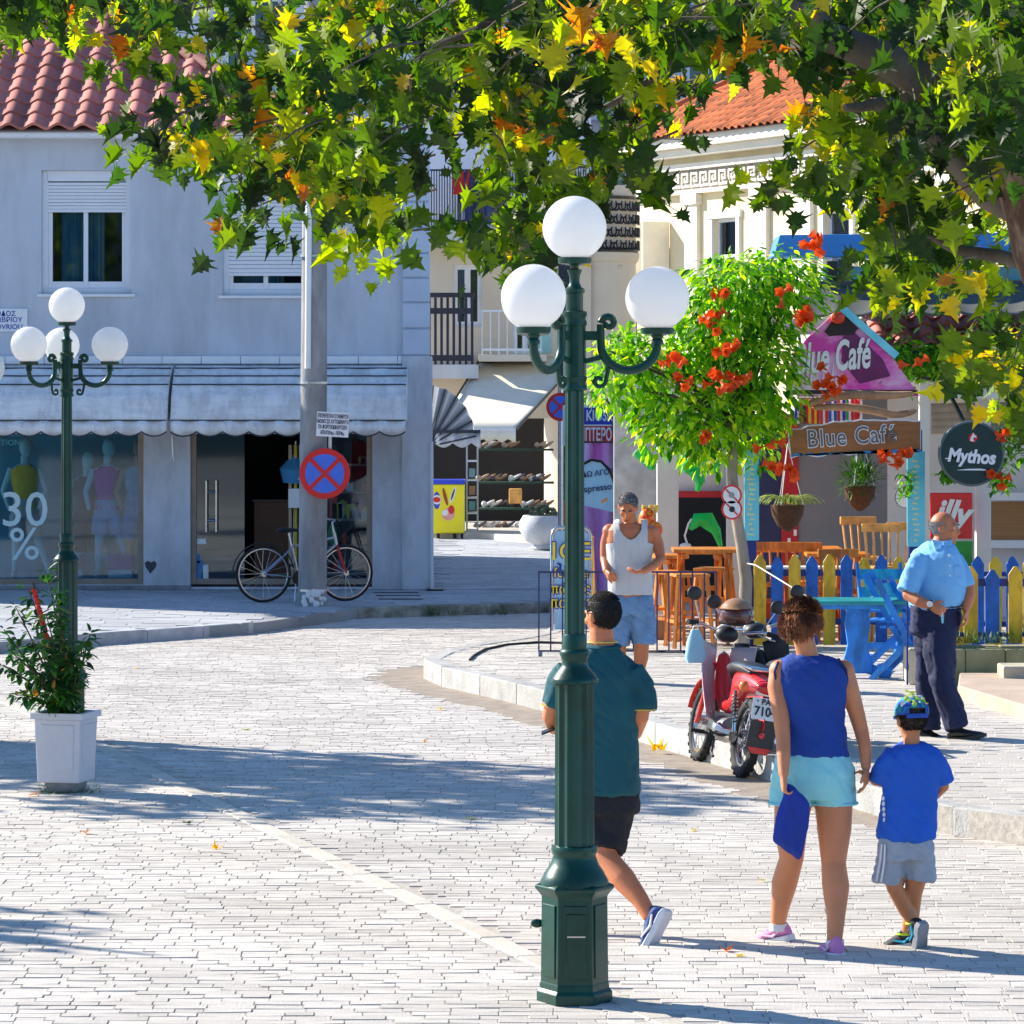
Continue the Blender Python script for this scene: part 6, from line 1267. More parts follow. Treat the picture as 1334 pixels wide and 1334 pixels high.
for p in sprays:
    # hang each spray from the nearest limb by a thin twig
    a = rnd.uniform(0, 2*pi); up_ = Vector((.35*cos(a)+.25, .4*sin(a), rnd.uniform(.12,.35))); q = p + up_*rnd.uniform(.5,1)
    if rnd.random() < .55: tw_.tube([q, q.lerp(p,.5)+Vector((0,0,.03)), p], [.008,.006,.004], 4)
    n = rnd.randint(6, 11); hue = rnd.gauss(.42, .20)
    if q.x*F/q.y + CX > 1120 and HY - F*(q.z-CH)/q.y > 330: hue += .17  # lower right leaves yellower: their sunlit look is put into the colour
    if noise.noise(p*.9) > .28: hue += .12
    for k in range(n):
        o_ = Vector((rnd.gauss(0,.105), rnd.gauss(0,.13), rnd.gauss(0,.09))); d__ = Vector((o_.x*3+rnd.uniform(-.4,.4), o_.y*3+rnd.uniform(-.5,.3), -1.0+rnd.uniform(-.3,.7)))
        nrm = Vector((rnd.uniform(-.7,.7), -1 + rnd.uniform(-.4,1.0), rnd.uniform(-.2,.9))); L_ = rnd.triangular(.085, .23, .14)
        ti = hue + rnd.gauss(0,.10); ti = rnd.uniform(.80,1) if rnd.random() < .02 else ti
        lv.append([p + o_, d__, nrm, L_, rnd.uniform(.85,1.15), min(1, max(0, ti)), plane_leaf])
        if rnd.random() < .3: tw_.tube([p + o_*.2, p + o_], .0025, 3)
tw_.done('twigs', bark, MT_)
print('plane leaves', len(lv), 'sprays', len(sprays))
# the 300 that show largest, singly; the rest joined
def vis(l):
    x = CX + F*l[0].x/l[0].y; y = HY - F*(l[0].z-CH)/l[0].y; return -10 < x < 1344 and 0 < y < 560
idx = sorted(range(len(lv)), key=lambda i: (not vis(lv[i]), -lv[i][3]/lv[i][0].y)); single = set(idx[:300]); off = rootloc(MT_)
vars_ = []
for i in range(16):
    vs, fs = plane_leaf(1, .85+.02*i); me = bpy.data.meshes.new('leaf'); me.from_pydata(vs, [], fs); me.materials.append(plane_m); set_tint(me, [[.2,.3,.38,.42,.46,.5,.55,.6,.65,.7,.3,.4,.76,.8,.9,.97][i]]*len(fs)); vars_.append(me)
for i in idx[:300]:
    p, d__, up, L_, w_, ti, fn = lv[i]; me = min(vars_, key=lambda m__: abs(m__.attributes['tint'].data[0].value - ti)); x = d__.normalized(); y = up.cross(x).normalized(); z = x.cross(y)
    o = bpy.data.objects.new('leaf', me); COL.objects.link(o); o.parent = MT_; o.matrix_local = Matrix.Translation(p-off) @ Matrix((x,y,z)).transposed().to_4x4() @ Matrix.Diagonal((L_,L_,L_,1))
foliage('foliage', MT_, [lv[i] for i in range(len(lv)) if i not in single], plane_m)
# trees standing left of the picture whose shade lies across the street
def shade_tree(x, y, h, rad, seed, label, n=900):
    T = thing('plane_tree', label, 'tree', (x,y,0), 'plane trees left of the street'); r_ = random.Random(seed)
    MB().tube([(x,y,0),(x+.05,y,h*.3),(x-.1,y+.1,h*.6),(x,y,h*.85)], [.3,.24,.18,.08], 12).done('trunk', bark, T, smooth=60); lv2 = []
    for k in range(9):
        a = k*.7; e = Vector((x+rad*.7*cos(a), y+rad*.7*sin(a), h*(.68+.2*r_.random()))); MB().tube([(x,y,h*.45), Vector((x,y,h*.5)).lerp(e,.5)+Vector((0,0,.3)), e], [.1,.06,.02], 6).done('branch', bark, T)
    for _ in range(n):
        q = Vector((r_.gauss(0,1), r_.gauss(0,1), r_.gauss(0,1))).normalized()*(r_.random()**.35); p = Vector((x+q.x*rad, y+q.y*rad, h*.75+q.z*rad*.62))
        if noise.noise(p*.8) < -.12: continue
        for k in range(5): lv2.append((p + Vector((r_.gauss(0,.22), r_.gauss(0,.22), r_.gauss(0,.18))), Vector((r_.uniform(-1,1), r_.uniform(-1,1), -.4)), Vector((r_.uniform(-.6,.6), r_.uniform(-.6,.6), 1)), r_.uniform(.18,.30), 1.0, r_.uniform(.2,.7), plane_leaf))
    foliage('foliage', T, lv2, plane_m)
# shade: real trees off the left-hand edge, between the sun and the street
def sun_from(gx, gy, t):   # point at height t*sin(el) whose shadow falls on (gx, gy)
    p = Vector((gx, gy, 0)) + to_sun*t; return p
g = G(560, 1035); p = g + to_sun*((4.6)/to_sun.z); shade_tree(p.x-1.0, p.y+.6, 6.1, 2.0, 3, 'leafy plane tree outside the left edge of the picture, shading the street', 470)
g = G(40, 995); p = g + to_sun*(4.2/to_sun.z); shade_tree(p.x, p.y, 5.6, 1.3, 4, 'smaller plane tree outside the left edge, shading the planter corner', 500)
g = G(60, 1215); p = g + to_sun*(4.2/to_sun.z); shade_tree(p.x-.5, p.y, 5.4, .75, 5, 'young plane tree outside the left edge near the foreground', 160)
# unseen block added behind the camera to darken reflections in the glass
T = thing('added_reflection_block', 'long dark teal block added behind the camera to darken the reflections', 'building', (0,-34,0))
hm = mat('dark_backdrop_teal', (.02,.05,.07), .9, .2, .5)
wall_holes(-40, 40, 0, 9, [(-38+i*5, -35.5+i*5, 1.2+j*4, 3.2+j*4) for i in range(15) for j in range(2)], -34, -.3).done('wall', hm, T); MB().box(-40,40,-44,-36,0,9).done('block', hm, T); MB().box(-40.3,40.3,-44.3,-33.6,9.0,9.25).done('roof_slab', concrete, T)
# ---------------------------------------------------------------- bicycle and scooters
def torus(c, R_, r, n=32, m_=8, axis='Y'):
    pts = [Vector((R_*cos(2*pi*i/n), 0, R_*sin(2*pi*i/n))) + Vector(c) for i in range(n)]
    return MB().tube(pts, r, m_, closed=True)
def wheel(parent, c, R_, tr, rimm, nsp=28, tyre_m=None, hub=.03, spoke=.0022, tw=None):
    w_ = torus(c, R_-tr, tr, 36, 8).done('wheel', tyre_m or rubber, parent, smooth=60)
    torus(c, R_-2*tr, .012 if R_ > .3 else .018, 36, 6).done('rim', rimm, w_, smooth=60)
    sp = MB()
    for i in range(nsp):
        a = 2*pi*i/nsp; s_ = 1 if i % 2 else -1; c_ = Vector(c)
        sp.tube([c_ + Vector((cos(a+.3*s_)*hub*.8, s_*.025, sin(a+.3*s_)*hub*.8)), c_ + Vector((cos(a)*(R_-2*tr), 0, sin(a)*(R_-2*tr)))], spoke, 3)
    sp.done('spokes', steel, w_); MB().tube([Vector(c)+Vector((0,-.045,0)), Vector(c)+Vector((0,.045,0))], hub, 12).done('hub', rimm, w_, smooth=40); return w_
BI = thing('bicycle', 'silver bicycle with a red front fork leaning by the concrete pole', 'bicycle', (0,0,0))
silver = mat('silver_frame', (.42,.44,.46), .3, .1, 6, 0, metal=.8); red_fr = mat('red_frame', (.40,.01,.01), .35)
wheel(BI, (0,0,.33), .33, .019, steel, nsp=20); wheel(BI, (.98,0,.33), .33, .019, steel, nsp=20)
bb = S((.42,0,.28)); seat = S((.30,0,.78)); ht = S((.84,0,.80)); hb = S((.87,0,.66))
fr = MB().tube([bb, S((.335,0,.66))], .016, 8).tube([S((.335,0,.64)), S((.845,0,.74))], .017, 8).tube([bb, hb], .020, 8).tube([S((0,.05,.33)), S((.335,.01,.62))], .010, 6).tube([S((0,-.05,.33)), S((.335,-.01,.62))], .010, 6).tube([S((0,.05,.33)), bb], .010, 6).tube([S((0,-.05,.33)), bb], .010, 6).tube([ht, hb], .020, 8)
fr.done('frame', silver, BI, smooth=50)
for s_ in (-1, 1): MB().tube([hb, S((.89,s_*.05,.60)), S((.98,s_*.05,.33))], .012, 6).done('fork', red_fr, BI, smooth=50)
MB().tube([S((.335,0,.64)), S((.30,0,.80))], .012, 8).done('seat_post', steel, BI)
MB().tube([S((.16,0,.825)), S((.24,0,.84)), S((.32,0,.835)), S((.44,0,.83))], [(.055,.02),(.085,.03),(.05,.025),(.018,.018)], 10).done('saddle', rubber, BI, smooth=60)
MB().tube([ht, S((.82,0,.92)), S((.88,0,.94))], .012, 8).tube([S((.82,-.28,.95)), S((.88,-.1,.94)), S((.88,.1,.94)), S((.82,.28,.95))], .011, 8).done('handlebar', steel, BI, smooth=50)
for s_ in (-1,1): MB().tube([S((.82,s_*.28,.95)), S((.78,s_*.36,.95))], .016, 8).done('grip', rubber, BI)
MB().tube([bb+S((0,-.05,0)), bb+S((0,-.06,0))], .09, 20).done('chainring', black_paint, BI)
MB().bar(bb+S((0,-.07,0)), bb+S((.08,-.07,-.13)), .02, .02).bar(bb+S((0,.07,0)), bb+S((-.08,.07,.13)), .02, .02).done('crank', steel, BI)
for q in (bb+S((.08,-.12,-.14)), bb+S((-.08,.12,.14))): MB().obox(q, (.09,.07,.02)).done('pedal', rubber, BI)
fd_ = MB(); fd_.tube([S((.365*cos(a), 0, .33+.365*sin(a))) for a in [R(10+12*i) for i in range(15)]], [(.006,.028)]*15, 8); fd_.done('mudguard', rubber, BI)
MB().tube([S((.38,-.03,.27)), S((.34,-.14,.01))], .008, 6).done('kickstand', steel, BI)
BI.location = (DX(343,44.3), 44.3, HF); BI.rotation_euler = (0, 0, R(17))
def scooter(name, label, body, shield, plate_txt, loc, yaw, lean, extras=True):
    T = thing(name, label, 'motorbike', (0,0,0), 'small motorbikes parked by the café kerb'); chrome = mat('chrome', (.7,.7,.72), .15, .05, 5, 0, metal=1)
    dark = mat('dark_plastic', (.03,.03,.032), .5, .2, 10, .1)
    for x, nm in ((0,'w'),(1.16,'w')):
        w_ = wheel(T, (x,0,.275), .275, .040 if x == 0 else .034, chrome, nsp=20, hub=.055)
        tt = MB()
        for i in range(44):   # tread blocks
            a = 2*pi*i/44; tt.obox((x+.270*cos(a), (.016 if i % 2 else -.016), .275+.270*sin(a)), (.012,.030,.026), Matrix.Rotation(-a, 3, 'Y'))
        tt.done('tread', rubber, w_)
    # under-bone frame and bodywork
    MB().tube([S((.93,0,.82)), S((.86,0,.62)), S((.74,0,.46)), S((.55,0,.42)), S((.36,0,.50)), S((.20,0,.62)), S((-.05,0,.66))], [(.05,.05),(.055,.06),(.06,.06),(.05,.055),(.055,.06),(.07,.09),(.05,.05)], 12).done('frame', body, T, smooth=60, sub=1)
    MB().tube([S((.42,0,.52)), S((.24,0,.64)), S((.02,0,.66)), S((-.24,0,.64))], [(.05,.05),(.10,.09),(.105,.085),(.07,.05)], 14).done('side_cover', body, T, smooth=60)
    # leg shields
    for s_ in (-1, 1):
        MB().grid(lambda u, v: S((.96 - .30*v + .06*sin(pi*v) - .14*u*u, s_*(.05+.15*u*(1-.25*v)) , .84 - .52*v + .03*u)), 8, 12).done('leg_shield', shield, T, smooth=70, solid=.008)
    MB().tube([S((.36,-.10,.74)), S((.1,-.11,.76)), S((-.2,-.10,.75))], .012, 8).tube([S((.36,.10,.74)), S((.1,.11,.76)), S((-.2,.10,.75))], .012, 8).tube([S((-.2,-.10,.75)), S((-.26,0,.755)), S((-.2,.10,.75))], .012, 8).tube([S((-.08,-.1,.76)), S((-.08,.1,.76))], .010, 8).done('rack', chrome, T, smooth=50)
    MB().tube([S((.55,0,.66)), S((.45,0,.715)), S((.25,0,.74)), S((.05,0,.74)), S((-.06,0,.72))], [(.04,.03),(.10,.045),(.125,.05),(.12,.05),(.08,.03)], 14).done('seat', dark, T, smooth=60)
    # rear: mudguard, lamp, plate, flap
    MB().tube([S((.325*cos(a)*1.0, 0, .275+.325*sin(a))) for a in [R(60+12*i) for i in range(10)]], [(.012,.062)]*10, 10).done('rear_mudguard', body, T, smooth=60)
    MB().ell((-.30,0,.64), (.05,.085,.045), 14, 10).done('tail_lamp', mat('tail_lamp', (.62,.008,.01), .15, .05, 5, 0, coat=.8), T, smooth=60)
    MB().box(-.29,-.24,-.06,.06,.585,.61).done('lamp_bracket', chrome, T)
    for s_ in (-1,1):
        MB().tube([S((-.22,s_*.05,.63)), S((-.23,s_*.12,.63))], .008, 6).done('indicator_stem', chrome, T); MB().ell((-.24,s_*.15,.63), (.045,.035,.038), 12, 8).done('indicator', mat('indicator_orange', (.85,.16,.01), .2, .05, 5, 0, coat=.8), T, smooth=60)
    rotp = Matrix.Translation((-.335,0,.50)) @ Matrix.Rotation(R(-90), 4, 'Z') @ Matrix.Rotation(R(90-12), 4, 'X')
    pl = MB().box(-.095,.095,-.075,.075,-.003,0).move(rotp).done('number_plate', white_paint, T, bevel=.003)
    if plate_txt:
        text(plate_txt[0], .055, bold=.0012).move(rotp @ Matrix.Translation((0,.045,.003))).done('lettering', black_paint, pl); text(plate_txt[1], .088, bold=.0018, xs=.9).move(rotp @ Matrix.Translation((0,-.022,.003))).done('lettering', black_paint, pl)
        for sx in (-.06,.06): disc_mb((0,0,0), .006, 0, .003, 8).move(rotp @ Matrix.Translation((sx,.05,.002)) @ Matrix.Rotation(R(90),4,'X')).done('bolt', dark, pl)
    fl = MB().prism([S(q) for q in ((-.345,-.09,.42),(-.345,.09,.42),(-.335,.095,.24),(-.335,.06,.19),(-.335,-.06,.19),(-.335,-.095,.24))], (.006,0,0)).done('mud_flap', dark, T)
    MB().prism([S(q) for q in ((-.342,-.085,.235),(-.342,.085,.235),(-.342,.055,.195),(-.342,-.055,.195))], (.004,0,0)).done('flap_edge', body, fl); MB().ell((-.35,0,.32), (.006,.022,.022), 12, 8).done('reflector', mat('tail_lamp', (.62,.008,.01), .15), fl)
    # shocks, swing arm, chain case, exhaust, engine
    for s_ in (-1,1):
        MB().tube([S((-.02,s_*.105,.30)), S((.07,s_*.115,.58))], .012, 8).done('shock_rod', chrome, T)
        sp = [S((.0+.07*q/60, s_*.107 , .36+.19*q/60)) + S((.022*cos(q*.8), .022*sin(q*.8), 0)) for q in range(60)]; MB().tube(sp, .005, 5).done('shock_spring', dark, T)
        MB().bar(S((0,s_*.075,.275)), S((.42,s_*.08,.30)), .018, .035).done('swing_arm', dark, T)
        MB().tube([S((.93,s_*.055,.72)), S((1.02,s_*.062,.48)), S((1.10,s_*.06,.30)), S((1.16,s_*.055,.275))], [.024,.022,.018,.014], 8).done('fork', body if s_ else body, T, smooth=60)
        MB().bar(S((.5,s_*.10,.24)), S((.5,s_*.21,.24)), .025, .02).done('footrest', dark, T); MB().obox((.5,s_*.22,.245), (.06,.10,.025)).done('foot_rubber', rubber, T)
        MB().bar(S((.12,s_*.12,.26)), S((.12,s_*.24,.27)), .02, .018).done('rear_footrest', dark, T)
    MB().tube([S((0,.10,.275)), S((.2,.10,.275)), S((.38,.10,.285))], [(.03,.05),(.03,.035),(.03,.05)], 10).done('chain_case', chrome, T, smooth=60)
    MB().tube([S((.55,-.08,.26)), S((.3,-.12,.22)), S((.05,-.15,.25)), S((-.28,-.15,.30))], [.016,.018,.038,.034], 10).done('exhaust', chrome, T, smooth=60)
    MB().tube([S((.38,0,.30)), S((.52,0,.28)), S((.66,0,.30))], [(.09,.08),(.11,.09),(.07,.07)], 12).tube([S((.6,0,.31)), S((.78,0,.33))], .055, 12).done('engine', mat('engine_alloy', (.32,.33,.34), .45, .2, 10, .2, metal=.7), T, smooth=50)
    for q in range(5): MB().obox((.66+q*.025,0,.325), (.008,.14,.13)).done('cooling_fin', steel, T)
    # front
    MB().tube([S((1.16+.31*cos(a), 0, .275+.31*sin(a))) for a in [R(15+14*i) for i in range(10)]], [(.012,.055)]*10, 10).done('front_mudguard', body, T, smooth=60)
    MB().ell((.93,0,.93), (.07,.085,.06), 16, 10).done('handlebar_cover', dark, T, smooth=60); MB().ell((1.0,0,.93), (.03,.075,.065), 16, 10).done('headlight', mat('lamp_glass', (.75,.75,.72), .1, .02, 3, 0), T, smooth=60)
    MB().tube([S((.90,-.10,.95)), S((.86,-.22,.98)), S((.80,-.30,.98))], .012, 8).tube([S((.90,.10,.95)), S((.86,.22,.98)), S((.80,.30,.98))], .012, 8).done('handlebar', chrome, T, smooth=60)
    for s_ in (-1,1):
        MB().tube([S((.82,s_*.26,.98)), S((.78,s_*.34,.975))], .019, 8).done('grip', rubber, T); MB().tube([S((.88,s_*.2,.965)), S((.86,s_*.30,.94)), S((.84,s_*.33,.94))], .005, 5).done('lever', chrome, T)
        MB().tube([S((.86,s_*.22,.98)), S((.85,s_*.27,1.08)), S((.84,s_*.30,1.14))], .006, 6).done('mirror_stem', chrome, T, smooth=50)
        MB().ell((.84,s_*.31,1.18), (.018,.055,.05), 14, 10).done('mirror', dark, T, smooth=60)
    MB().tube([S((.45,.10,.2)), S((.36,.13,.12)), S((.26,.14,.10))], .010, 6).done('side_stand', dark, T)
    T.rotation_mode = 'XYZ'; T.location = loc
    T.matrix_world = Matrix.Translation(loc) @ Matrix.Rotation(R(90)+yaw, 4, 'Z') @ Matrix.Rotation(lean, 4, 'X')
    return T
ds = 26.3
S1 = scooter('motorbike', 'red and white small motorbike with number plate 7104 parked by the kerb', red_paint, mat('pinkish_shield', (.62,.50,.52), .35, .05, 3, 0, coat=.3), ('PA', '7104'), (DX(964,ds), ds, 0), R(12), R(10))
S2 = scooter('motorbike', 'black small motorbike half hidden beside the red one behind the woman', black_paint, mat('dark_plastic', (.03,.03,.032), .5), None, (DX(1052,26.6), 26.6, 0), R(13), R(-6))
# helmet on the red one's handlebar, bag on its left grip
hm_ = S1.matrix_world @ S((.84,-.02,1.07))
T = thing('helmet', 'brown open face helmet resting on the handlebar of the red motorbike', 'helmet', hm_)
b = MB().ell(hm_, (.125,.14,.12), 20, 14); b.v = [v if v.z > hm_.z-.05 else S((v.x, v.y, hm_.z-.05)) for v in b.v]; b.done('shell', mat('helmet_brown', (.10,.02,.012), .25, .3, 5, 0, coat=.6), T, smooth=60)
b = MB().ell(hm_+S((0,0,.012)), (.128,.143,.116), 20, 14); b.v = [v if v.z > hm_.z+.055 else S((v.x, v.y, hm_.z+.055)) for v in b.v]; b.done('cap_stripe', mat('helmet_tan', (.36,.19,.09), .4), T, smooth=60)
MB().tube([hm_+S((-.12,-.05,-.04)), hm_+S((0,-.14,-.055)), hm_+S((.12,-.05,-.04))], .012, 6).done('rim', rubber, T)
gb = S1.matrix_world @ S((.80,.27,.93))
T = thing('hanging_bag', 'small light blue bag hanging from the left grip of the red motorbike', 'bag', gb)
MB().tube([gb, gb+S((0,0,-.08)), gb+S((0,0,-.2)), gb+S((0,0,-.235))], [(.03,.02),(.06,.035),(.075,.045),(.06,.035)], 10).done('pouch', mat('bag_blue', (.35,.66,.78), .7, .1, 8), T, smooth=60)
MB().tube([gb+S((-.02,0,0)), gb+S((0,0,.06)), gb+S((.02,0,0))], .005, 5).done('strap', white_paint, T)
# ---------------------------------------------------------------- people
def remesh(mb, vox, smooth=6, name='body', disp=None, cut=None):
    me = mb.mesh('tmp'); o = bpy.data.objects.new('tmp', me); COL.objects.link(o)
    md = o.modifiers.new('r', 'REMESH'); md.mode = 'VOXEL'; md.voxel_size = vox; md.use_smooth_shade = True
    s_ = o.modifiers.new('s', 'SMOOTH'); s_.factor = .5; s_.iterations = smooth
    dg = bpy.context.evaluated_depsgraph_get(); m2 = bpy.data.meshes.new_from_object(o.evaluated_get(dg)); bpy.data.objects.remove(o); m2.name = name
    if cut:
        bm = bmesh.new(); bm.from_mesh(m2); bmesh.ops.delete(bm, geom=[f for f in bm.faces if cut(f.calc_center_median())], context='FACES')
        bm.to_mesh(m2); bm.free()
    if disp:
        ns = [v.normal.copy() for v in m2.vertices]
        for v, n in zip(m2.vertices, ns): v.co += n*disp(v.co)
        m2.update()
    m2.polygons.foreach_set('use_smooth', [True]*len(m2.polygons)); return m2
def put(me, name, m_, parent, label=None):
    off = rootloc(parent); me.transform(Matrix.Translation(-off)); me.materials.clear(); me.materials.append(m_); return link(name, me, parent, label=label)
def ell_loft(mb, secs, yaw=0, n=20, sq=2.3):
    # secs: (centre, half width, half depth); superelliptic horizontal sections turned by yaw
    rs = []
    for c, rx, ry in secs:
        c = Vector(c); ring = []
        for j in range(n):
            a = 2*pi*j/n; ca, sa = cos(a), sin(a); x = rx*math.copysign(abs(ca)**(2/sq), ca); y = ry*math.copysign(abs(sa)**(2/sq), sa)
            ring.append(c + Vector((x*cos(yaw)-y*sin(yaw), x*sin(yaw)+y*cos(yaw), 0)))
        rs.append(ring)
    return mb.rings(rs)
def skin_mat(name, c): 
    m = mat(name, c, .5, .10, 7, .12, 120); b = m.node_tree.nodes['Principled BSDF']; b.inputs['Subsurface Weight'].default_value = .15; b.inputs['Subsurface Radius'].default_value = (.02,.008,.004); return m
def hand(mb, wrist, direc, palm_n, k=1.0, curl=.5, side=1, spread=.12, thumb=.6):
    x = direc.normalized(); z = (palm_n - x*palm_n.dot(x)).normalized(); y = z.cross(x)*side   # y: towards the thumb
    W = Vector(wrist)
    mb.tube([W - x*.02*k, W + x*.02*k, W + x*.05*k, W + x*.085*k], [(.022*k,.016*k),(.032*k,.017*k),(.040*k,.016*k),(.036*k,.012*k)], 10) if False else None
    rs = []
    for t, wd, th in ((-.02,.023,.019),(.015,.030,.018),(.05,.040,.017),(.082,.041,.013)):
        rs.append([W + x*t*k + y*wd*k*cos(2*pi*j/12) + z*th*k*sin(2*pi*j/12) for j in range(12)])
    mb.rings(rs)
    for i, (oy, L_, r) in enumerate(((.030,.070,.0092),(.010,.078,.0095),(-.011,.073,.0092),(-.030,.058,.0080))):
        p = W + x*.078*k + y*oy*k; a = 0; d__ = (x + y*spread*(1.2-i*.8)).normalized(); pts = [p - x*.01]; c_ = curl*(1+.12*i)
        pts.append(p)
        for seg in (.45,.32,.23): 
            a += c_*.75; v = d__*cos(a) + z*sin(a); p = p + v*L_*k*seg; pts.append(p)
        mb.tube(pts, [r*k, r*k, r*k*.95, r*k*.88, r*k*.7], 7)
    p = W + x*.02*k + y*.028*k; v1 = (x*.6 + y*.8 + z*thumb*.3).normalized(); v2 = (x*.9 + y*.35 + z*thumb*.5).normalized()
    mb.tube([p - v1*.01, p + v1*.032*k, p + v1*.032*k + v2*.03*k, p + v1*.032*k + v2*.05*k], [.014*k,.0115*k,.0105*k,.008*k], 8)
def head(mb, c, fwd, up, k=1.0):
    # c: head centre; returns matrix (x right, y forward, z up)
    y = fwd.normalized(); z = (up - y*up.dot(y)).normalized(); x = y.cross(z); M3 = Matrix((x, y, z)).transposed(); M = Matrix.Translation(c) @ M3.to_4x4() @ Matrix.Scale(k, 4)
    b = MB()
    b.ell((0,-.018,.022), (.074,.088,.088), 24, 16); b.ell((0,.018,-.008), (.062,.072,.090), 20, 14)
    b.ell((0,.030,-.062), (.048,.054,.050), 16, 10); b.ell((0,.060,-.094), (.024,.022,.018), 10, 8)          # jaw, chin
    b.tube([(0,.080,.018),(0,.094,-.008),(0,.104,-.028),(0,.090,-.036)], [.009,.011,.014,.010], 8)                 # nose
    for s_ in (-1,1):
        b.ell((s_*.011,.092,-.032), (.009,.010,.007), 8, 6); b.ell((s_*.028,.078,.026), (.022,.012,.009), 10, 6)      # nostrils, brow
        b.ell((s_*.038,.062,-.022), (.022,.020,.020), 10, 8)                                                        # cheek
        b.ell((s_*.076,-.008,-.004), (.010,.020,.030), 10, 8, Matrix.Rotation(s_*.25,3,'Z')); b.ell((s_*.074,-.002,-.024), (.008,.010,.012), 8, 6)
    b.ell((0,.085,-.058), (.022,.010,.006), 10, 6); b.ell((0,.083,-.067), (.019,.010,.007), 10, 6)                 # lips
    b.move(M); mb.add(b.v, b.f); return M
def face_parts(T, M, hair_c, closed=False, brow=True, glasses=False):
    ew = mat('eye_white', (.75,.72,.70), .2, .02, 3, 0); dkm = mat('eye_dark', (.02,.012,.01), .3, .1, 3, 0); bm = mat('brow_%.2f' % hair_c[0], hair_c, .9)
    for s_ in (-1,1):
        if not closed:
            MB().ell((s_*.029,.074,.008), (.013,.010,.008), 12, 8).move(M).done('eye', ew, T, smooth=60); MB().ell((s_*.029,.083,.008), (.006,.004,.006), 8, 6).move(M).done('iris', dkm, T, smooth=60)
        MB().tube([(s_*.014,.090,.024),(s_*.030,.092,.030),(s_*.046,.078,.025)], [.004,.0055,.003], 6).move(M).done('eyebrow', bm, T, smooth=60)
    MB().tube([(-.020,.0935,-.0625),(0,.0965,-.062),(.020,.0935,-.0625)], [.001,.002,.001], 5).move(M).done('mouth', mat('lip_dark', (.16,.05,.04), .5), T)
def hair_cap(T, M, m_, fn, n, L_, seed, k=1.0, grow=.006, dirfn=None, thick=.0016):
    # strands rooted all over the part of the skull where fn(x,y,z) holds, over a close cap
    r_ = random.Random(seed); b = MB(); cap = MB()
    cap.ell((0,-.018,.026), (.076+grow,.091+grow,.090+grow), 28, 20); vs = cap.v; keep = []
    for f in cap.f:
        c = sum((vs[i] for i in f), Vector())/len(f)
        if fn(c.x, c.y, c.z): keep.append(f)
    cap.f = keep; cap.v = [v + v.normalized()*.002*noise.noise(v*40) for v in vs]
    cap.move(M); b.add(cap.v, cap.f); c_ = 0; tries = 0
    while c_ < n and tries < n*8:
        tries += 1; q = Vector((r_.gauss(0,1), r_.gauss(0,1), r_.gauss(0,1))).normalized(); p = Vector((q.x*(.076+grow), q.y*(.091+grow)-.018, q.z*(.090+grow)+.026))
        if not fn(p.x, p.y, p.z): continue
        d__ = dirfn(p, q, r_) if dirfn else (q*.5 + Vector((0,-.4,-.3))); d__ = (d__ + Vector((r_.uniform(-.3,.3), r_.uniform(-.3,.3), r_.uniform(-.3,.3)))).normalized()
        l = L_*r_.uniform(.6,1.2); e = p + d__*l; e2 = p + d__*l*.5 + q*l*.18
        b.tube([M @ (p - q*.003), M @ e2, M @ e], [thick*k, thick*k*1.1, thick*k*.3], 3, cap=False); c_ += 1
    return b.done('hair', m_, T, smooth=70)
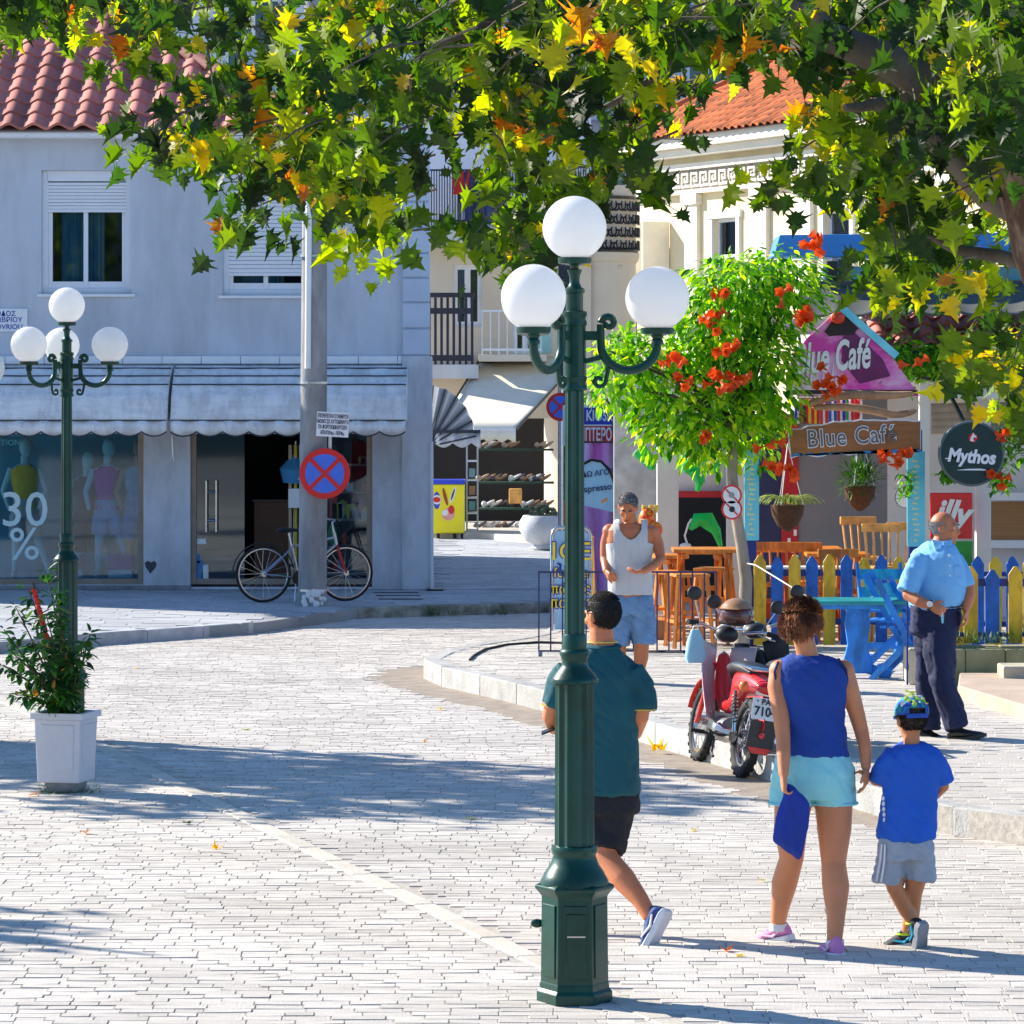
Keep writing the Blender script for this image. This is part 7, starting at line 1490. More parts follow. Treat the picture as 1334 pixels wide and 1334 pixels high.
def shoe(T, ankle, toe_dir, up, L_, w_, m_up, m_sole, pitch=0, m_acc=None, heel_back=.28, name='shoe', sock=None):
    x = toe_dir.normalized(); z = (up - x*up.dot(x)).normalized(); y = z.cross(x); M3 = Matrix((x, y, z)).transposed(); M = Matrix.Translation(ankle) @ M3.to_4x4()
    # local: ankle joint at origin, sole bottom at z=-.075; heel behind by heel_back*L
    h = .078; x0 = -L_*heel_back; out = [(0,.62),(.08,.92),(.22,.95),(.4,.86),(.6,.98),(.75,1.0),(.88,.80),(.97,.42),(1.0,.15)]
    so_ = [(x0+L_*u, w_/2*k_, 0) for u, k_ in out] + [(x0+L_*u, -w_/2*k_, 0) for u, k_ in out[::-1]]
    b = MB(); n = len(so_); bot = [Vector((p[0], p[1]*.94, -h + (.018 if p[0] > x0+L_*.85 else 0))) for p in so_]; top = [Vector((p[0]*1.0, p[1]*1.02, -h+.032 + (.012 if p[0] > x0+L_*.8 else 0))) for p in so_]
    b.add(bot+top, [tuple(range(n-1,-1,-1)), tuple(range(n, 2*n))] + [(i, (i+1) % n, n+(i+1) % n, n+i) for i in range(n)]); s0 = b.move(M).done(name, m_sole, T, smooth=40, bevel=.004)
    u = MB(); rs = []
    for t, wd, ht_ in ((.015,.35,.055),(.06,.72,.080),(.16,.82,.092),(.28,.80,.092),(.38,.76,.078),(.5,.80,.062),(.65,.90,.050),(.8,.86,.040),(.92,.60,.030),(.985,.25,.018)):
        ring = []
        for j in range(14):
            a = 2*pi*j/14; zz = -h+.022 + ht_*(.5+.5*sin(a)) ; ring.append(Vector((x0+L_*t + (.006*sin(a) if t < .1 else 0), w_/2*wd*cos(a)*(1 if sin(a) < .2 else .80), zz)))
        rs.append(ring)
    u.rings(rs); me = remesh(u.move(M), .006, 4, 'upper'); put(me, 'upper', m_up, s0)
    for i in range(4): MB().tube([M @ Vector((x0+L_*(.40+.065*i), -.022, -h+.088-.011*i)), M @ Vector((x0+L_*(.41+.065*i), 0, -h+.095-.012*i)), M @ Vector((x0+L_*(.42+.065*i), .022, -h+.088-.011*i))], .003, 5).done('lace', m_acc or m_sole, s0)
    if m_acc:
        for s_ in (-1,1): MB().tube([M @ Vector((x0+L_*.18, s_*w_*.43, -h+.060)), M @ Vector((x0+L_*.36, s_*w_*.415, -h+.040)), M @ Vector((x0+L_*.62, s_*w_*.43, -h+.058))], [.004,.008,.003], 6).done('side_stripe', m_acc, s0)
    return s0, M
fold = lambda amp, sc=(9,9,3.2), s=0: (lambda p: 1.9*amp*(.42 + noise.noise(Vector((p.x*sc[0]+s, p.y*sc[1], p.z*sc[2]+s)))*1.0 + .45*noise.noise(Vector((p.x*sc[0]*2.3, p.y*sc[1]*2.3+s, p.z*sc[2]*2.1+p.x*9))) - .55*max(0, .22-abs(noise.noise(Vector((p.x*7+s, p.y*7, p.z*15+p.x*14)))))*3))
UP = Vector((0,0,1))
def V(px, py, d): return P(px, py, d)
# ======== woman in blue top
dw = 18.5; k = F/dw
W1 = thing('person', 'woman in a sleeveless blue top and aqua shorts holding a boy by the hand', 'person', G(1050,1240))
sk = skin_mat('tanned_skin', (.66,.25,.11)); 
top_m = mat('royal_blue_knit', (.012,.055,.30), .9, .10, 12, .75, 18); aq = mat('aqua_cotton', (.30,.72,.74), .85, .06, 8, .75, 20)
b = MB(); yaw = R(-6)
ell_loft(b, [(V(1060,1030,dw),.175,.12),(V(1060,1010,dw),.185,.125),(V(1058,985,dw),.165,.11),(V(1057,955,dw),.14,.095),(V(1058,925,dw),.15,.10),(V(1058,890,dw),.165,.105),(V(1057,872,dw),.15,.09),(V(1053,860,dw),.11,.07)], yaw)
b.tube([V(1055,872,dw), V(1051,850,dw), V(1046,828,dw-.005)], [.065,.052,.052], 12)
hf = Vector((.45,.9,-.12)).normalized(); hc = V(1045,815,dw+.01); HM = head(b, hc, hf, UP, .95)
# legs
Ll = [V(1034,1040,dw), V(1030,1080,dw-.01), V(1031,1118,dw+.02), V(1022,1150,dw+.10), V(1016,1185,dw+.2), V(1013,1208,dw+.26)]
b.tube(Ll, [.092,.082,.060,.064,.044,.036], 14)
Lr = [V(1086,1040,dw), V(1087,1080,dw-.01), V(1086,1125,dw-.04), V(1089,1155,dw-.08), V(1089,1195,dw-.14), V(1087,1228,dw-.17)]
b.tube(Lr, [.094,.084,.060,.067,.045,.037], 14)
# arms
Al = [V(1016,872,dw), V(1012,895,dw-.02), V(1017,930,dw-.07), V(1020,958,dw-.11), V(1021,985,dw-.16), V(1021,1010,dw-.20)]
b.tube(Al, [.050,.047,.041,.037,.034,.025], 12); hand(b, Al[-1], Vector((.02,-.05,-1)), Vector((1,0,.1)), .95, 1.0, 1)
Ar = [V(1099,872,dw), V(1106,895,dw), V(1116,930,dw+.02), V(1122,952,dw+.02), V(1127,975,dw-.02), V(1128,1000,dw-.05)]
b.tube(Ar, [.050,.047,.041,.036,.033,.025], 12); hand(b, Ar[-1], Vector((.0,-.1,-1)), Vector((-1,.2,0)), .95, .55, 1)
b.ell(V(1016,874,dw), .055, 12, 8).ell(V(1099,874,dw), .055, 12, 8)
put(remesh(b, .008, 3), 'body', sk, W1)
t = MB(); ell_loft(t, [(V(1062,984,dw),.168,.125),(V(1060,968,dw),.160,.115),(V(1058,950,dw),.155,.112),(V(1058,920,dw),.163,.118),(V(1057,890,dw),.176,.12),(V(1056,872,dw),.178,.108),(V(1055,862,dw),.150,.09),(V(1053,854,dw),.085,.065)], yaw, 24)
put(remesh(t, .010, 3, 'top', fold(.006, (6,6,11))), 'top', top_m, W1)
for pts in ([(1014,862),(1009,875),(1011,890),(1017,900)],[(1092,858),(1102,872),(1104,888),(1101,900)]): MB().tube([V(a,b_,dw-.085+.02*i) for i, (a, b_) in enumerate(pts)], .006, 6).done('armhole_trim', mat('navy_trim', (.01,.02,.10), .8), W1, smooth=60)
t = MB(); ell_loft(t, [(V(1060,1038,dw),.185,.120),(V(1060,1022,dw),.200,.140),(V(1060,1005,dw),.197,.142),(V(1060,990,dw),.178,.128),(V(1060,981,dw),.168,.118)], yaw, 24)
t.tube([V(1036,1012,dw), V(1032,1030,dw), V(1030,1048,dw)], [(.10,.118),(.104,.114),(.104,.110)], 18); t.tube([V(1084,1012,dw), V(1087,1030,dw), V(1088,1048,dw-.005)], [(.10,.118),(.104,.114),(.104,.110)], 18)
put(remesh(t, .010, 3, 'shorts', fold(.008, (7,7,6), 4)), 'shorts', aq, W1)
def cuff(T, c, rx, ry, m_, nm, r=.006): MB().tube([c + Vector((rx*cos(2*pi*i/24), ry*sin(2*pi*i/24), 0)) for i in range(24)], r, 6, closed=True).done(nm, m_, T, smooth=60)
cuff(W1, V(1030,1046,dw), .108, .112, aq, 'cuff'); cuff(W1, V(1088,1046,dw), .108, .112, aq, 'cuff')
hair_r = mat('auburn_hair', (.10,.028,.010), .75, .4, 9, .3, 150, col2=(.42,.15,.05), cut=(.45,.62))
hair_cap(W1, HM, hair_r, lambda x,y,z: z > .015 - max(0,-y)*1.0 + max(0,y-.01)*.9 and not (z < -.055), 4200, .046, 3, dirfn=lambda p,q,r_: q*.22 + Vector((.12*math.copysign(1,p.x),-.10,-.75)) if p.z < .065 else q*.25 + Vector((.45,-.55,.0)), grow=.014, thick=.0014)
pk_up = mat('pink_mesh', (.72,.25,.50), .7, .15, 20, .3, 150); wh = mat('sole_white', (.78,.78,.80), .5, .05, 6)
shoe(W1, Ll[-1], Vector((-.75,.45,-.25)), Vector((-.15,.1,1)), .245, .090, pk_up, wh, m_acc=mat('pale_pink', (.75,.55,.66), .6)); 
shoe(W1, Lr[-1], Vector((-.30,.95,-.06)), Vector((0,.05,1)), .245, .090, pk_up, wh, m_acc=mat('pale_pink', (.75,.55,.66), .6))
for c, dd in ((V(1014,1203,dw+.24),0),(V(1088,1224,dw-.16),0)): MB().tube([c+Vector((0,0,.0)), c+Vector((0,0,-.035))], .043, 14).done('sock', wh, W1, smooth=50)
# folded blue cloth in her left hand
T = thing('blue_cloth', 'folded royal blue jacket hanging from the woman\'s left hand', 'cloth', V(1026,1030,dw-.22))
cl = [(1024,1020),(1031,1022),(1053,1042),(1050,1075),(1040,1122),(1022,1108),(1006,1096),(1012,1062),(1020,1036)]
cb = MB(); cc_ = Vector((0,0,0)); base_ = [V(a,b_,dw-.21) for a, b_ in cl]; ctr = sum(base_, Vector())/len(base_)
for lay in range(3): cb.prism([ctr + (q-ctr)*(1-.06*lay) + Vector((.01*lay, -.012*lay, -.004*lay)) for q in base_], (0,.016,0))
put(remesh(cb, .007, 4, 'cloth', lambda p: .006*noise.noise(Vector((p.x*26, p.y*8, p.z*7+p.x*20)))), 'cloth', mat('royal_blue_cloth', (.008,.035,.30), .8, .15, 10, .75, 16), T)
# ======== boy
db = 18.45
W2 = thing('person', 'small boy in a blue t shirt, grey shorts and a patterned green cap', 'person', G(1183,1238)); b = MB()
ell_loft(b, [(V(1181,1110,db),.115,.085),(V(1182,1085,db),.115,.085),(V(1186,1040,db),.105,.078),(V(1188,1005,db),.125,.082),(V(1188,985,db),.115,.075),(V(1188,974,db),.08,.06)], 0)
b.tube([V(1188,985,db), V(1188,968,db), V(1187,952,db)], [.048,.040,.040], 12); HB = head(b, V(1187,938,db), Vector((-.25,1,-.15)), UP, .90)
bl_ = [V(1166,1110,db), V(1163,1135,db-.01), V(1166,1157,db-.02), V(1180,1185,db+.03), V(1190,1203,db+.02)]; b.tube(bl_, [.062,.056,.041,.038,.027], 12)
brr = [V(1196,1110,db), V(1194,1140,db+.01), V(1190,1165,db+.03), V(1187,1195,db+.10), V(1181,1215,db+.12)]; b.tube(brr, [.062,.056,.042,.040,.028], 12)
b.tube([V(1158,985,db), V(1152,1000,db+.0), V(1150,1022,db+.02), V(1141,1018,db+.04), V(1131,1010,db+.02)], [.036,.034,.030,.025,.020], 10); hand(b, V(1131,1010,db+.02), Vector((-.8,-.1,.35)), Vector((.1,-.2,-1)), .62, .8, -1)
b.tube([V(1218,985,db), V(1225,1002,db), V(1229,1025,db+.02), V(1218,1036,db+.10), V(1208,1040,db+.16)], [.036,.034,.029,.025,.020], 10); hand(b, V(1208,1040,db+.16), Vector((-.6,.6,-.1)), Vector((0,-1,-.3)), .62, .8, 1)
skb = skin_mat('tanned_skin_boy', (.58,.22,.09)); put(remesh(b, .007, 3), 'body', skb, W2)
t = MB(); ell_loft(t, [(V(1181,1092,db),.142,.112),(V(1182,1070,db),.136,.106),(V(1185,1040,db),.130,.098),(V(1188,1005,db),.136,.10),(V(1188,985,db),.128,.09),(V(1188,975,db),.10,.075),(V(1188,968,db),.055,.05)], 0, 22)
t.tube([V(1166,984,db), V(1155,995,db), V(1146,1018,db+.02)], [(.058,.056),(.058,.054),(.058,.052)], 14); t.tube([V(1210,984,db), V(1221,996,db), V(1228,1018,db+.02)], [(.052,.05),(.054,.05),(.056,.052)], 14)
put(remesh(t, .009, 3, 'tshirt', fold(.008, (8,8,4), 9)), 'tshirt', mat('bright_blue_jersey', (.015,.115,.56), .85, .08, 10, .75, 16), W2)
for i in range(7): MB().ell(V(1150.5+.4*i, 1040+7*i, db-.075+.004*i), (.008,.004,.012), 6, 4).done('side_print', wh, W2)
t = MB(); ell_loft(t, [(V(1181,1118,db),.130,.105),(V(1181,1098,db),.132,.104),(V(1181,1085,db),.122,.095)], 0, 22)
t.tube([V(1166,1108,db), V(1160,1130,db), V(1156,1150,db)], [(.075,.08),(.072,.078),(.074,.076)], 16); t.tube([V(1197,1108,db), V(1198,1128,db), V(1198,1146,db)], [(.072,.08),(.066,.074),(.064,.070)], 16)
gs = mat('heather_grey_jersey', (.36,.40,.46), .9, .08, 30, .75, 20); put(remesh(t, .009, 3, 'shorts', fold(.010, (9,9,4), 2)), 'shorts', gs, W2)
MB().tube([V(1149,1100,db-.07), V(1147,1120,db-.07), V(1142,1148,db-.05)], .006, 6).tube([V(1153,1100,db-.085), V(1152,1122,db-.09), V(1148,1149,db-.07)], .005, 6).done('side_stripe', wh, W2)
hair_cap(W2, HB, mat('dark_hair', (.035,.02,.012), .6, .3, 30, .3, 150), lambda x,y,z: z > -.055 + max(0,y+.02)*1.0 and y < .05 and z < .05, 900, .012, 4, grow=.002)
cap_m = mat('patterned_cap', (.01,.32,.28), .8, .1, 28, .2, 80, col2=(.02,.08,.45), cut=(.47,.50))
cp = MB().ell((0,-.014,.042), (.090,.104,.088), 24, 16); cp.f = [f for f in cp.f if sum(cp.v[i].z for i in f)/len(f) > .022 and not (sum(cp.v[i].y for i in f)/len(f) < -.06 and abs(sum(cp.v[i].x for i in f)/len(f)) < .040 and sum(cp.v[i].z for i in f)/len(f) < .062)]
cpo = cp.move(HB).done('cap', cap_m, W2, smooth=60, solid=.004)
MB().tube([HB @ Vector((.092*sin(a), -.014-.106*cos(a), .016)) for a in [R(-40+10*i) for i in range(9)]], [(.004,.012)]*9, 6).done('cap_strap', mat('strap_blue', (.01,.07,.38), .7), cpo)
MB().prism([HB @ Vector(q) for q in ((-.075,.07,.022),(-.05,.14,.012),(0,.16,.010),(.05,.14,.012),(.075,.07,.022))], HB.to_3x3() @ Vector((0,0,.006))).done('brim', cap_m, cpo)
r_ = random.Random(8)
for i in range(34):
    a = r_.uniform(-2.6,-.5); e = r_.uniform(.25,1.3); q = Vector((.0915*cos(a)*cos(e), -.014+.1055*sin(a)*cos(e), .042+.0895*sin(e)))
    if q.z > .07 or abs(q.x) > .045: MB().ell(HB @ q, (r_.uniform(.006,.016), .006, r_.uniform(.005,.011)), 7, 5).done('cap_print', mat(('print_yellow','print_white','print_lime')[i % 3], ((.75,.7,.05),(.75,.78,.8),(.25,.6,.05))[i % 3], .8), cpo)
bk = mat('black_mesh', (.02,.022,.028), .7, .3, 20, .3, 150); cyn = mat('cyan_accent', (.02,.45,.75), .5); neon = mat('neon_accent', (.6,.85,.02), .5)
s1, Ms = shoe(W2, brr[-1], Vector((-.85,.30,-.22)), Vector((-.2,0,1)), .195, .076, bk, wh, m_acc=cyn); cuff(W2, brr[-1]+Vector((-.01,0,-.005)), .040, .036, neon, 'shoe_collar', .005)
s2, Ms = shoe(W2, bl_[-1]+Vector((.0,.0,-.01)), Vector((-.05,.42,-.90)), Vector((-.55,.80,.35)), .195, .076, bk, mat('grey_sole', (.35,.36,.38), .7, .1, 8), m_acc=cyn); cuff(W2, bl_[-1], .036, .034, neon, 'shoe_collar', .005)
# ======== man in teal polo behind the lamp
dm = 18.9
W3 = thing('person', 'man in a dark teal polo and black shorts walking behind the lamp post', 'person', G(800,1225)); b = MB(); ym = R(12)
ell_loft(b, [(V(786,1050,dm),.17,.12),(V(786,1010,dm),.16,.12),(V(784,960,dm),.16,.115),(V(782,915,dm),.18,.12),(V(782,880,dm),.19,.115),(V(782,862,dm),.16,.09),(V(783,850,dm),.11,.07)], ym)
b.tube([V(786,862,dm), V(785,840,dm), V(783,820,dm+.01)], [.070,.062,.060], 12); HMm = head(b, V(784,802,dm), Vector((-.62,.78,-.10)), UP, 1.0)
rl = [V(800,1060,dm), V(794,1090,dm-.02), V(788,1116,dm-.06), V(812,1145,dm-.15), V(834,1172,dm-.23), V(848,1196,dm-.28)]; b.tube(rl, [.095,.085,.062,.062,.044,.036], 14)
ll = [V(772,1060,dm), V(768,1100,dm+.08), V(764,1135,dm+.12), V(762,1170,dm+.08), V(760,1212,dm+.0)]; b.tube(ll, [.095,.082,.06,.06,.036], 14)
b.tube([V(734,880,dm), V(724,905,dm), V(717,935,dm+.02), V(722,948,dm+.12), V(742,952,dm+.22)], [.055,.052,.042,.036,.028], 12); hand(b, V(716,940,dm+.08), Vector((-.1,.9,.1)), Vector((1,0,0)), 1.0, .9, -1)
b.tube([V(828,880,dm), V(834,905,dm), V(834,935,dm-.01), V(827,955,dm+.10), V(812,960,dm+.22)], [.055,.052,.044,.037,.028], 12); hand(b, V(812,960,dm+.22), Vector((-.9,.3,0)), Vector((0,0,-1)), 1.0, .7, 1)
skm = skin_mat('sunburnt_skin', (.66,.22,.09)); put(remesh(b, .009, 3), 'body', skm, W3)
teal = mat('dark_teal_pique', (.004,.085,.105), .85, .12, 8, .75, 15)
t = MB(); ell_loft(t, [(V(781,1033,dm),.198,.150),(V(781,1005,dm),.190,.145),(V(780,960,dm),.186,.138),(V(781,915,dm),.198,.138),(V(782,882,dm),.205,.128),(V(783,864,dm),.165,.10),(V(784,852,dm),.11,.08),(V(785,842,dm),.078,.068)], ym, 24)
t.tube([V(742,874,dm), V(729,892,dm), V(722,918,dm+.01)], [(.070,.068),(.068,.066),(.070,.066)], 14); t.tube([V(822,872,dm), V(834,892,dm), V(836,924,dm-.01)], [(.070,.068),(.068,.066),(.068,.064)], 14)
put(remesh(t, .010, 3, 'polo', fold(.009, (6,6,3.5), 5)), 'polo', teal, W3)
MB().tube([V(785,842,dm)+Vector((.075*cos(a), .068*sin(a), .004*sin(a))) for a in [2*pi*i/24 for i in range(24)]], [(.022,.012)]*24, 8, closed=True).done('collar', teal, W3, smooth=60)
for c, rx in ((V(785,836,dm), .072),): cuff(W3, c, rx, rx*.95, mat('yellow_piping', (.70,.55,.10), .6), 'piping', .0035)
cuff(W3, V(836,924,dm-.01), .068, .062, MT['yellow_piping'], 'piping', .0035); cuff(W3, V(722,918,dm+.01), .068, .062, MT['yellow_piping'], 'piping', .0035)
t = MB(); ell_loft(t, [(V(785,1058,dm),.178,.13),(V(785,1035,dm),.175,.13),(V(784,1020,dm),.17,.12)], ym, 22); t.tube([V(799,1050,dm), V(793,1085,dm-.01), V(788,1108,dm-.04)], [(.105,.11),(.098,.10),(.092,.09)], 16); t.tube([V(772,1050,dm), V(769,1085,dm+.04), V(767,1108,dm+.08)], [(.105,.11),(.095,.10),(.09,.09)], 16)
put(remesh(t, .010, 3, 'shorts', fold(.008, (8,8,4), 1)), 'shorts', mat('black_cotton', (.012,.013,.018), .85, .2, 10, .75, 20), W3)
hair_cap(W3, HMm, mat('black_hair', (.016,.012,.011), .8, .3, 30, .3, 150), lambda x,y,z: z > -.068 + max(0,y+.03)*1.5 and (y < .055 or z > .075) and not (abs(x) > .066 and abs(y+.005) < .022 and z < .03), 3600, .011, 5, grow=.003, thick=.0010, dirfn=lambda p,q,r_: q*.12 + Vector((0,-.25,-1)) if p.z < .07 else q*.2+Vector((0,-.9,-.1)))
MB().tube([HMm @ Vector((-.074,.070,.012)), HMm @ Vector((-.083,-.01,.016)), HMm @ Vector((-.078,-.04,.004))], .0022, 6).done('glasses_arm', rubber, W3); MB().ell(HMm @ Vector((-.032,.090,.008)), (.024,.008,.016), 12, 8).done('sunglass_lens', rubber, W3)
nv = mat('navy_mesh', (.015,.05,.20), .7, .3, 20, .3, 150)
shoe(W3, rl[-1], Vector((-.42,.10,-.88)), Vector((-.60,.50,.55)), .285, .100, nv, mat('sole_pale_grey', (.60,.62,.66), .6), m_acc=wh); shoe(W3, ll[-1], Vector((-.3,.95,-.0)), UP, .285, .10, nv, wh, m_acc=wh)
T = thing('mobile_phone', 'dark phone held in the left hand of the man in the teal polo', 'phone', V(709,948,dm+.05)); MB().obox(V(714,952,dm+.05), (.07,.13,.010), Matrix.Rotation(-.35,3,'Y')).done('case', black_paint, T, bevel=.004)
# ======== old man in light blue shirt
do = 27.4
W4 = thing('person', 'older balding man in a light blue short sleeved shirt and navy trousers walking right', 'person', G(1232,960,HC)); b = MB(); yo = R(-38)
ell_loft(b, [(V(1218,800,do),.17,.13),(V(1222,775,do),.18,.145),(V(1222,745,do),.175,.135),(V(1219,722,do),.155,.10),(V(1222,712,do),.11,.075)], yo)
b.tube([V(1222,722,do), V(1226,708,do), V(1230,696,do)], [.080,.066,.062], 12); HO = head(b, V(1231,688,do-.01), Vector((.93,-.35,-.05)), UP, 1.04)
b.tube([V(1184,760,do-.1), V(1184,775,do-.16), V(1198,784,do-.24), V(1212,789,do-.28)], [.052,.048,.042,.030], 12); hand(b, V(1212,789,do-.28), Vector((.8,-.1,-.35)), Vector((.2,.9,-.3)), 1.0, .8, -1)
b.tube([V(1252,742,do), V(1262,765,do-.02), V(1262,780,do-.08), V(1258,795,do-.12)], [.05,.048,.042,.030], 12); hand(b, V(1258,795,do-.12), Vector((.05,-.2,-1)), Vector((-1,.2,0)), 1.0, .7, 1)
sko = skin_mat('old_tanned_skin', (.58,.20,.085)); put(remesh(b, .008, 3), 'body', sko, W4)
sh_m = mat('light_blue_poplin', (.20,.50,.86), .8, .06, 8, .75, 16); t = MB()
ell_loft(t, [(V(1219,792,do),.190,.155),(V(1221,780,do),.208,.172),(V(1221,755,do),.206,.165),(V(1219,735,do),.200,.145),(V(1219,721,do),.182,.118),(V(1222,712,do),.135,.095),(V(1225,706,do),.085,.075)], yo, 24)
t.tube([V(1200,726,do-.06), V(1191,745,do-.12), V(1182,771,do-.15)], [(.064,.062),(.070,.068),(.080,.076)], 16); t.tube([V(1243,728,do+.05), V(1252,745,do), V(1258,764,do-.02)], [(.064,.06),(.066,.062),(.070,.066)], 14)
put(remesh(t, .010, 3, 'shirt', fold(.007, (6,6,4), 7)), 'shirt', sh_m, W4)
fx_ = Vector((sin(R(38))*1, -cos(R(38)), 0)); 
for s_ in (-1,1):
    q = V(1228,709,do-.10); MB().prism([q+Vector((s_*.005,0,.02)), q+Vector((s_*.075,.03,.035)), q+Vector((s_*.055,-.01,-.045)), q+Vector((s_*.012,-.02,-.03))], (0,-.012,0)).done('collar', sh_m, W4, bevel=.004)
for i in range(5): MB().ell(V(1233+.4*i, 722+13*i, do)+Vector((.0,-.178,0)), (.008,.004,.008), 8, 6).done('button', wh, W4)
MB().prism([V(1243,737,do-.165), V(1254,738,do-.15), V(1254,751,do-.15), V(1243,750,do-.165)], (0,-.006,0)).done('pocket', sh_m, W4, bevel=.002)
nvt = mat('navy_trousers', (.008,.014,.060), .8, .15, 8, .75, 16); t = MB()
ell_loft(t, [(V(1217,825,do),.175,.14),(V(1219,805,do),.188,.152),(V(1219,788,do),.186,.150)], yo, 22)
t.tube([V(1224,820,do-.05), V(1222,850,do-.08), V(1226,885,do-.10), V(1237,915,do-.12), V(1247,948,do-.14)], [(.115,.12),(.108,.11),(.092,.098),(.085,.09),(.082,.09)], 16)
t.tube([V(1212,820,do+.05), V(1212,850,do+.08), V(1210,885,do+.10), V(1211,915,do+.1), V(1210,948,do+.1)], [(.11,.12),(.10,.11),(.088,.09),(.08,.085),(.08,.085)], 16)
put(remesh(t, .010, 3, 'trousers', fold(.010, (8,8,4), 3)), 'trousers', nvt, W4)
MB().tube([V(1219,789,do) + Vector((.19*cos(a)*cos(yo)-.155*sin(a)*sin(yo), .19*cos(a)*sin(yo)+.155*sin(a)*cos(yo), 0)) for a in [2*pi*i/28 for i in range(28)]], [(.018,.008)]*28, 6, closed=True).done('belt', black_paint, W4)
face_parts(W4, HO, (.30,.27,.25)); 
hair_cap(W4, HO, mat('grey_hair', (.30,.28,.27), .7, .2, 30, .2, 100), lambda x,y,z: y < .03 and z < .045 and z > -.05 and not (abs(x) > .066 and abs(y+.005) < .022 and z < .03), 700, .009, 6, grow=.0015, thick=.0011)
blk = mat('black_leather', (.012,.012,.013), .35, .3, 10, .1)
shoe(W4, V(1247,952,do-.14), Vector((.92,-.35,.12)), UP, .29, .10, blk, mat('dark_sole', (.06,.05,.045), .7)); shoe(W4, V(1207,954,do+.1), Vector((.9,-.35,-.1)), UP, .29, .10, blk, MT['dark_sole'])
wc = V(1211.5,787,do-.315); disc_mb(wc, .021, -.008, 0, 18).done('watch_face', wh, W4); cuff(W4, V(1211,788.5,do-.28), .012, .034, black_paint, 'watch_strap', .007) if False else MB().tube([V(1211,788.5,do-.28) + Vector((.008*cos(a), .036*cos(a)*.3, 0)) + Vector((.33*.036*sin(a), -.036*cos(a), .036*sin(a))) for a in [2*pi*i/16 for i in range(16)]], .006, 5, closed=True).done('watch_strap', black_paint, W4)
T = thing('face_mask', 'small light blue item dangling from the right hand of the man in the blue shirt', 'mask', V(1229,806,do-.4)); MB().prism([V(1226,802,do-.4), V(1230,801,do-.4), V(1229,812,do-.4), V(1227,812,do-.4)], (0,.004,0)).tube([V(1228,798,do-.4), V(1228,803,do-.4)], .002, 4).done('cloth', mat('pale_cyan', (.25,.6,.75), .7), T)
# ======== man in grey vest
dv = 32.2
W5 = thing('person', 'man in a pale grey vest and denim shorts looking down at his hand', 'person', G(835,886,HC)); b = MB(); yv = R(10)
ell_loft(b, [(V(821,782,dv),.17,.12),(V(821,760,dv),.165,.125),(V(820,730,dv),.17,.12),(V(821,705,dv),.20,.125),(V(822,690,dv),.20,.115),(V(821,682,dv),.15,.09)], yv)
b.tube([V(821,690,dv), V(820,679,dv-.02), V(819,668,dv-.04)], [.075,.064,.06], 12); HV = head(b, V(818,661,dv-.07), Vector((-.15,-.9,-.62)), Vector((0,-.5,1)), 1.02)
b.ell(V(794,692,dv), .062, 10, 8).ell(V(850,693,dv), .062, 10, 8)
b.tube([V(850,692,dv), V(857,708,dv+.0), V(861,728,dv-.05), V(850,738,dv-.16), V(838,744,dv-.24)], [.056,.050,.044,.038,.029], 12); hand(b, V(838,744,dv-.24), Vector((-.9,-.2,-.1)), Vector((0,.1,1)), 1.0, .6, -1)
b.tube([V(794,692,dv), V(789,708,dv+.04), V(788,728,dv+.02), V(790,745,dv-.12)], [.054,.048,.042,.03], 12); hand(b, V(790,745,dv-.12), Vector((.3,-.7,-.4)), Vector((1,0,0)), 1.0, .9, 1)
b.tube([V(834,800,dv), V(836,835,dv-.02), V(835,858,dv+.0), V(832,880,dv+.02)], [.09,.065,.062,.038], 14); b.tube([V(810,800,dv), V(806,835,dv), V(806,858,dv), V(804,882,dv)], [.09,.065,.062,.038], 14)
skv = skin_mat('deep_tan_skin', (.55,.175,.07)); put(remesh(b, .008, 3), 'body', skv, W5)
vm = mat('grey_ribbed_vest', (.55,.56,.57), .9, .06, 10, .3, 160, stretch=(6,1,1)); t = MB()
ell_loft(t, [(V(821,774,dv),.188,.143),(V(821,755,dv),.184,.145),(V(820,730,dv),.187,.143),(V(821,708,dv),.205,.145),(V(822,697,dv),.205,.138),(V(822,688,dv),.185,.128),(V(821,681,dv),.155,.105),(V(821,677,dv),.125,.085)], yv, 26)
vx = V(821,0,dv).x; zt_, zn, za = DZ(677,dv), DZ(702,dv), DZ(708,dv)
put(remesh(t, .006, 3, 'vest', fold(.003, (7,7,6), 6), cut=lambda p: (abs(p.x-vx) < .092 and p.z > zn + ((p.x-vx)/.092)**2*(zt_-zn)*.55 - (.0 if p.y < dv else -.03)) or (abs(p.x-vx) > .142 and p.z > za + (.19-abs(p.x-vx))*.25)), 'vest', vm, W5)
dn = mat('washed_denim', (.14,.26,.44), .85, .25, 8, .75, 20); t = MB()
ell_loft(t, [(V(821,800,dv),.188,.14),(V(821,784,dv),.180,.135),(V(821,776,dv),.165,.122)], yv, 20); t.tube([V(835,795,dv), V(838,820,dv), V(839,838,dv)], [(.108,.112),(.102,.105),(.10,.10)], 16); t.tube([V(808,795,dv), V(805,820,dv), V(803,838,dv)], [(.108,.112),(.102,.105),(.10,.10)], 16)
put(remesh(t, .010, 3, 'shorts', fold(.012, (8,8,4), 8)), 'shorts', dn, W5)
face_parts(W5, HV, (.06,.05,.045), closed=True)
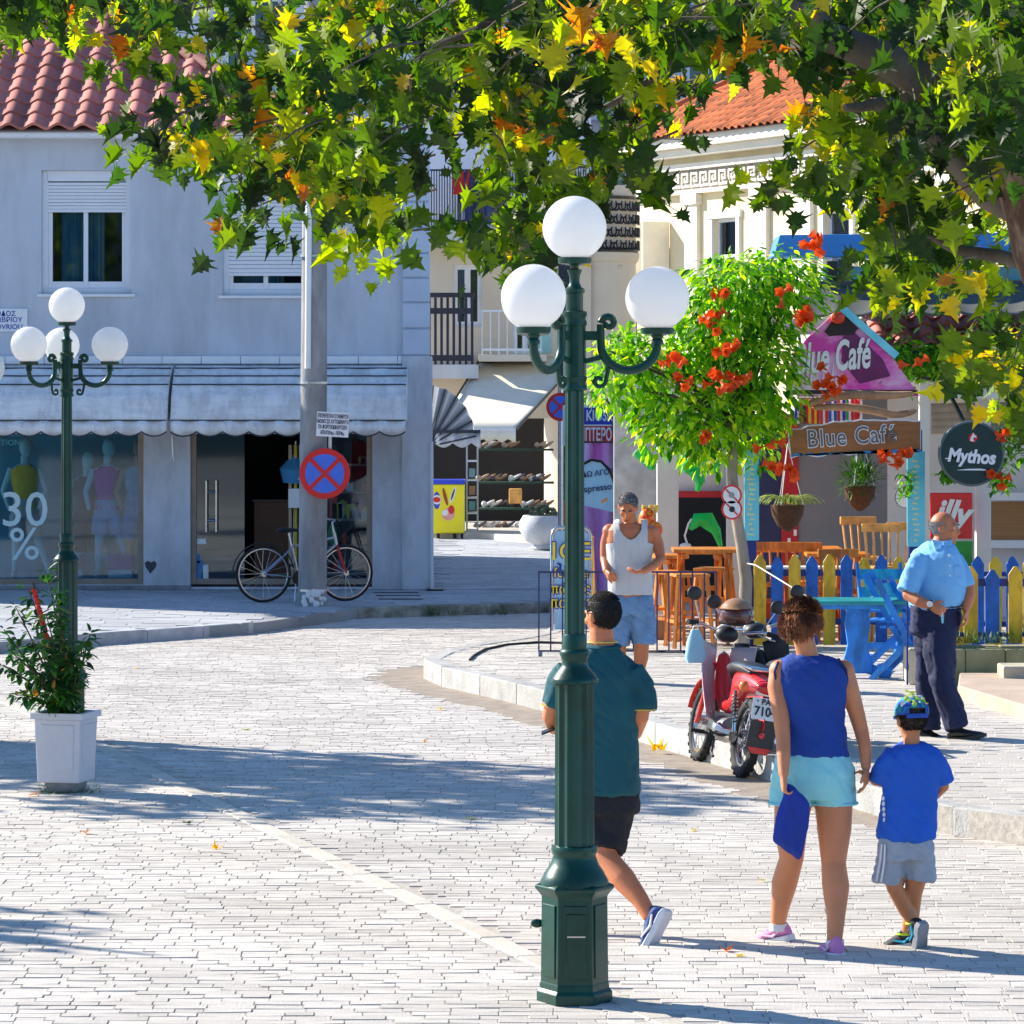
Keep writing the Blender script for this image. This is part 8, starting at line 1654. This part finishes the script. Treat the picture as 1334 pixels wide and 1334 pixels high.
hair_cap(W5, HV, mat('salt_pepper_hair', (.05,.045,.04), .7, .3, 60, .3, 100, col2=(.28,.26,.25), cut=(.45,.6)), lambda x,y,z: z > -.05 + max(0,y+.03)*1.3 and (y < .05 or z > .078) and not (abs(x) > .066 and abs(y+.005) < .022 and z < .03), 1700, .010, 7, grow=.003, thick=.0011)
shoe(W5, V(832,880,dv+.02), Vector((.15,-1,0)), UP, .27, .10, blk, MT['dark_sole']); shoe(W5, V(804,882,dv), Vector((-.15,-1,0)), UP, .27, .10, blk, MT['dark_sole'])
# fallen leaves and litter
rnd = random.Random(61)
spots = [(868,982,.16,'dry curled yellow leaf on the gutter in front of the red motorbike'),(1224,1080,.14,'dry dark leaf at the foot of the kerb behind the boy'),(320,951,.10,'green yellow leaf lying alone on the road bricks'),(283,1112,.07,'small brown leaf on the left pavement bricks'),(1190,905,.15,'green leaf scrap on the café pavement left of the stone step')]
for px, py, L_, lb in spots:
    h = HC if py == 905 else 0.0; g = G(px, py, h)
    T = thing('fallen_leaf', lb, 'leaf', g, 'fallen leaves'); vs, fs = plane_leaf(L_, 1.0); a = rnd.uniform(0,6)
    me = bpy.data.meshes.new('blade'); me.from_pydata([Matrix.Rotation(a,3,'Z') @ Vector((v[0], v[1], (.006 if py in (905,951) else .02)+abs(v[2])*(.5 if py in (905,951) else 1.6))) for v in vs], [], fs); me.materials.append(plane_m); set_tint(me, [.93 if py != 951 and py != 905 else .7]*len(fs)); link('blade', me, T)

for i in range(16):
    px, py = rnd.uniform(20,1300), rnd.uniform(860,1320); g = G(px, py, 0)
    if inpoly(g.x, g.y, cafe_poly): continue
    T = thing('fallen_leaf', ('tiny ','curled ','flat ','crumpled ','torn ','pale ')[i % 6] + ['brown leaf','yellow leaf','dull green leaf','dry leaf scrap','reddish leaf'][i % 5] + ' on the paving, ' + ('left' if px < 450 else 'middle' if px < 900 else 'right') + (' foreground' if py > 1180 else ' middle distance' if py > 1000 else ' distance'), 'leaf', g, 'fallen leaves')
    vs, fs = plane_leaf(rnd.uniform(.04,.09), 1.0); a = rnd.uniform(0,6); me = bpy.data.meshes.new('blade'); me.from_pydata([Matrix.Rotation(a,3,'Z') @ Vector((v[0], v[1], .008+abs(v[2])*.8)) for v in vs], [], fs); me.materials.append(plane_m); set_tint(me, [rnd.choice((.2,.6,.85,.97,1))]*len(fs)); link('blade', me, T)
T = thing('ground_cable', 'thin dark cable curving over the café pavement near the barrier', 'cable', G(640,850,HC))
MB().tube([G(612,861,HC)+UP*.01, G(618,855,HC)+UP*.01, G(632,847,HC)+UP*.01, G(660,841,HC)+UP*.01, G(700,838,HC)+UP*.01, G(760,840,HC)+UP*.01, G(840,850,HC)+UP*.01, G(930,852,HC)+UP*.01], .012, 5).done('cable', rubber, T, smooth=60)
T = thing('kerb_weeds', 'tufts of green weeds growing along the far mossy kerb', 'weeds', G(540,802)); lv = []
for c in (505, 516, 560, 568, 590, 640, 655):
    for _ in range(26):
        g = G(c+rnd.uniform(-5,5), 806, .01); g.y = FK[7][1] - .10 + rnd.uniform(-.06,.02) + (.06 if c > 600 else 0); lv.append((g, Vector((rnd.uniform(-.8,.8), rnd.uniform(-.8,.3), 1)), Vector((1,0,0)), rnd.uniform(.05,.12), .014, rnd.random(), leaf_shape))
foliage('leaves', T, lv, fern_m)
T = thing('planter_weeds', 'low grass tufts at the foot of the white square planter', 'weeds', G(70,1030)); lv = []
for _ in range(150):
    g = G(rnd.choice((rnd.uniform(50,66), rnd.uniform(104,130), rnd.uniform(66,110))), rnd.uniform(1024,1036), .0); lv.append((g, Vector((rnd.uniform(-.9,.9), rnd.uniform(-.8,.8), .7)), Vector((1,0,0)), rnd.uniform(.02,.06), .010, rnd.random(), leaf_shape))
foliage('leaves', T, lv, fern_m)
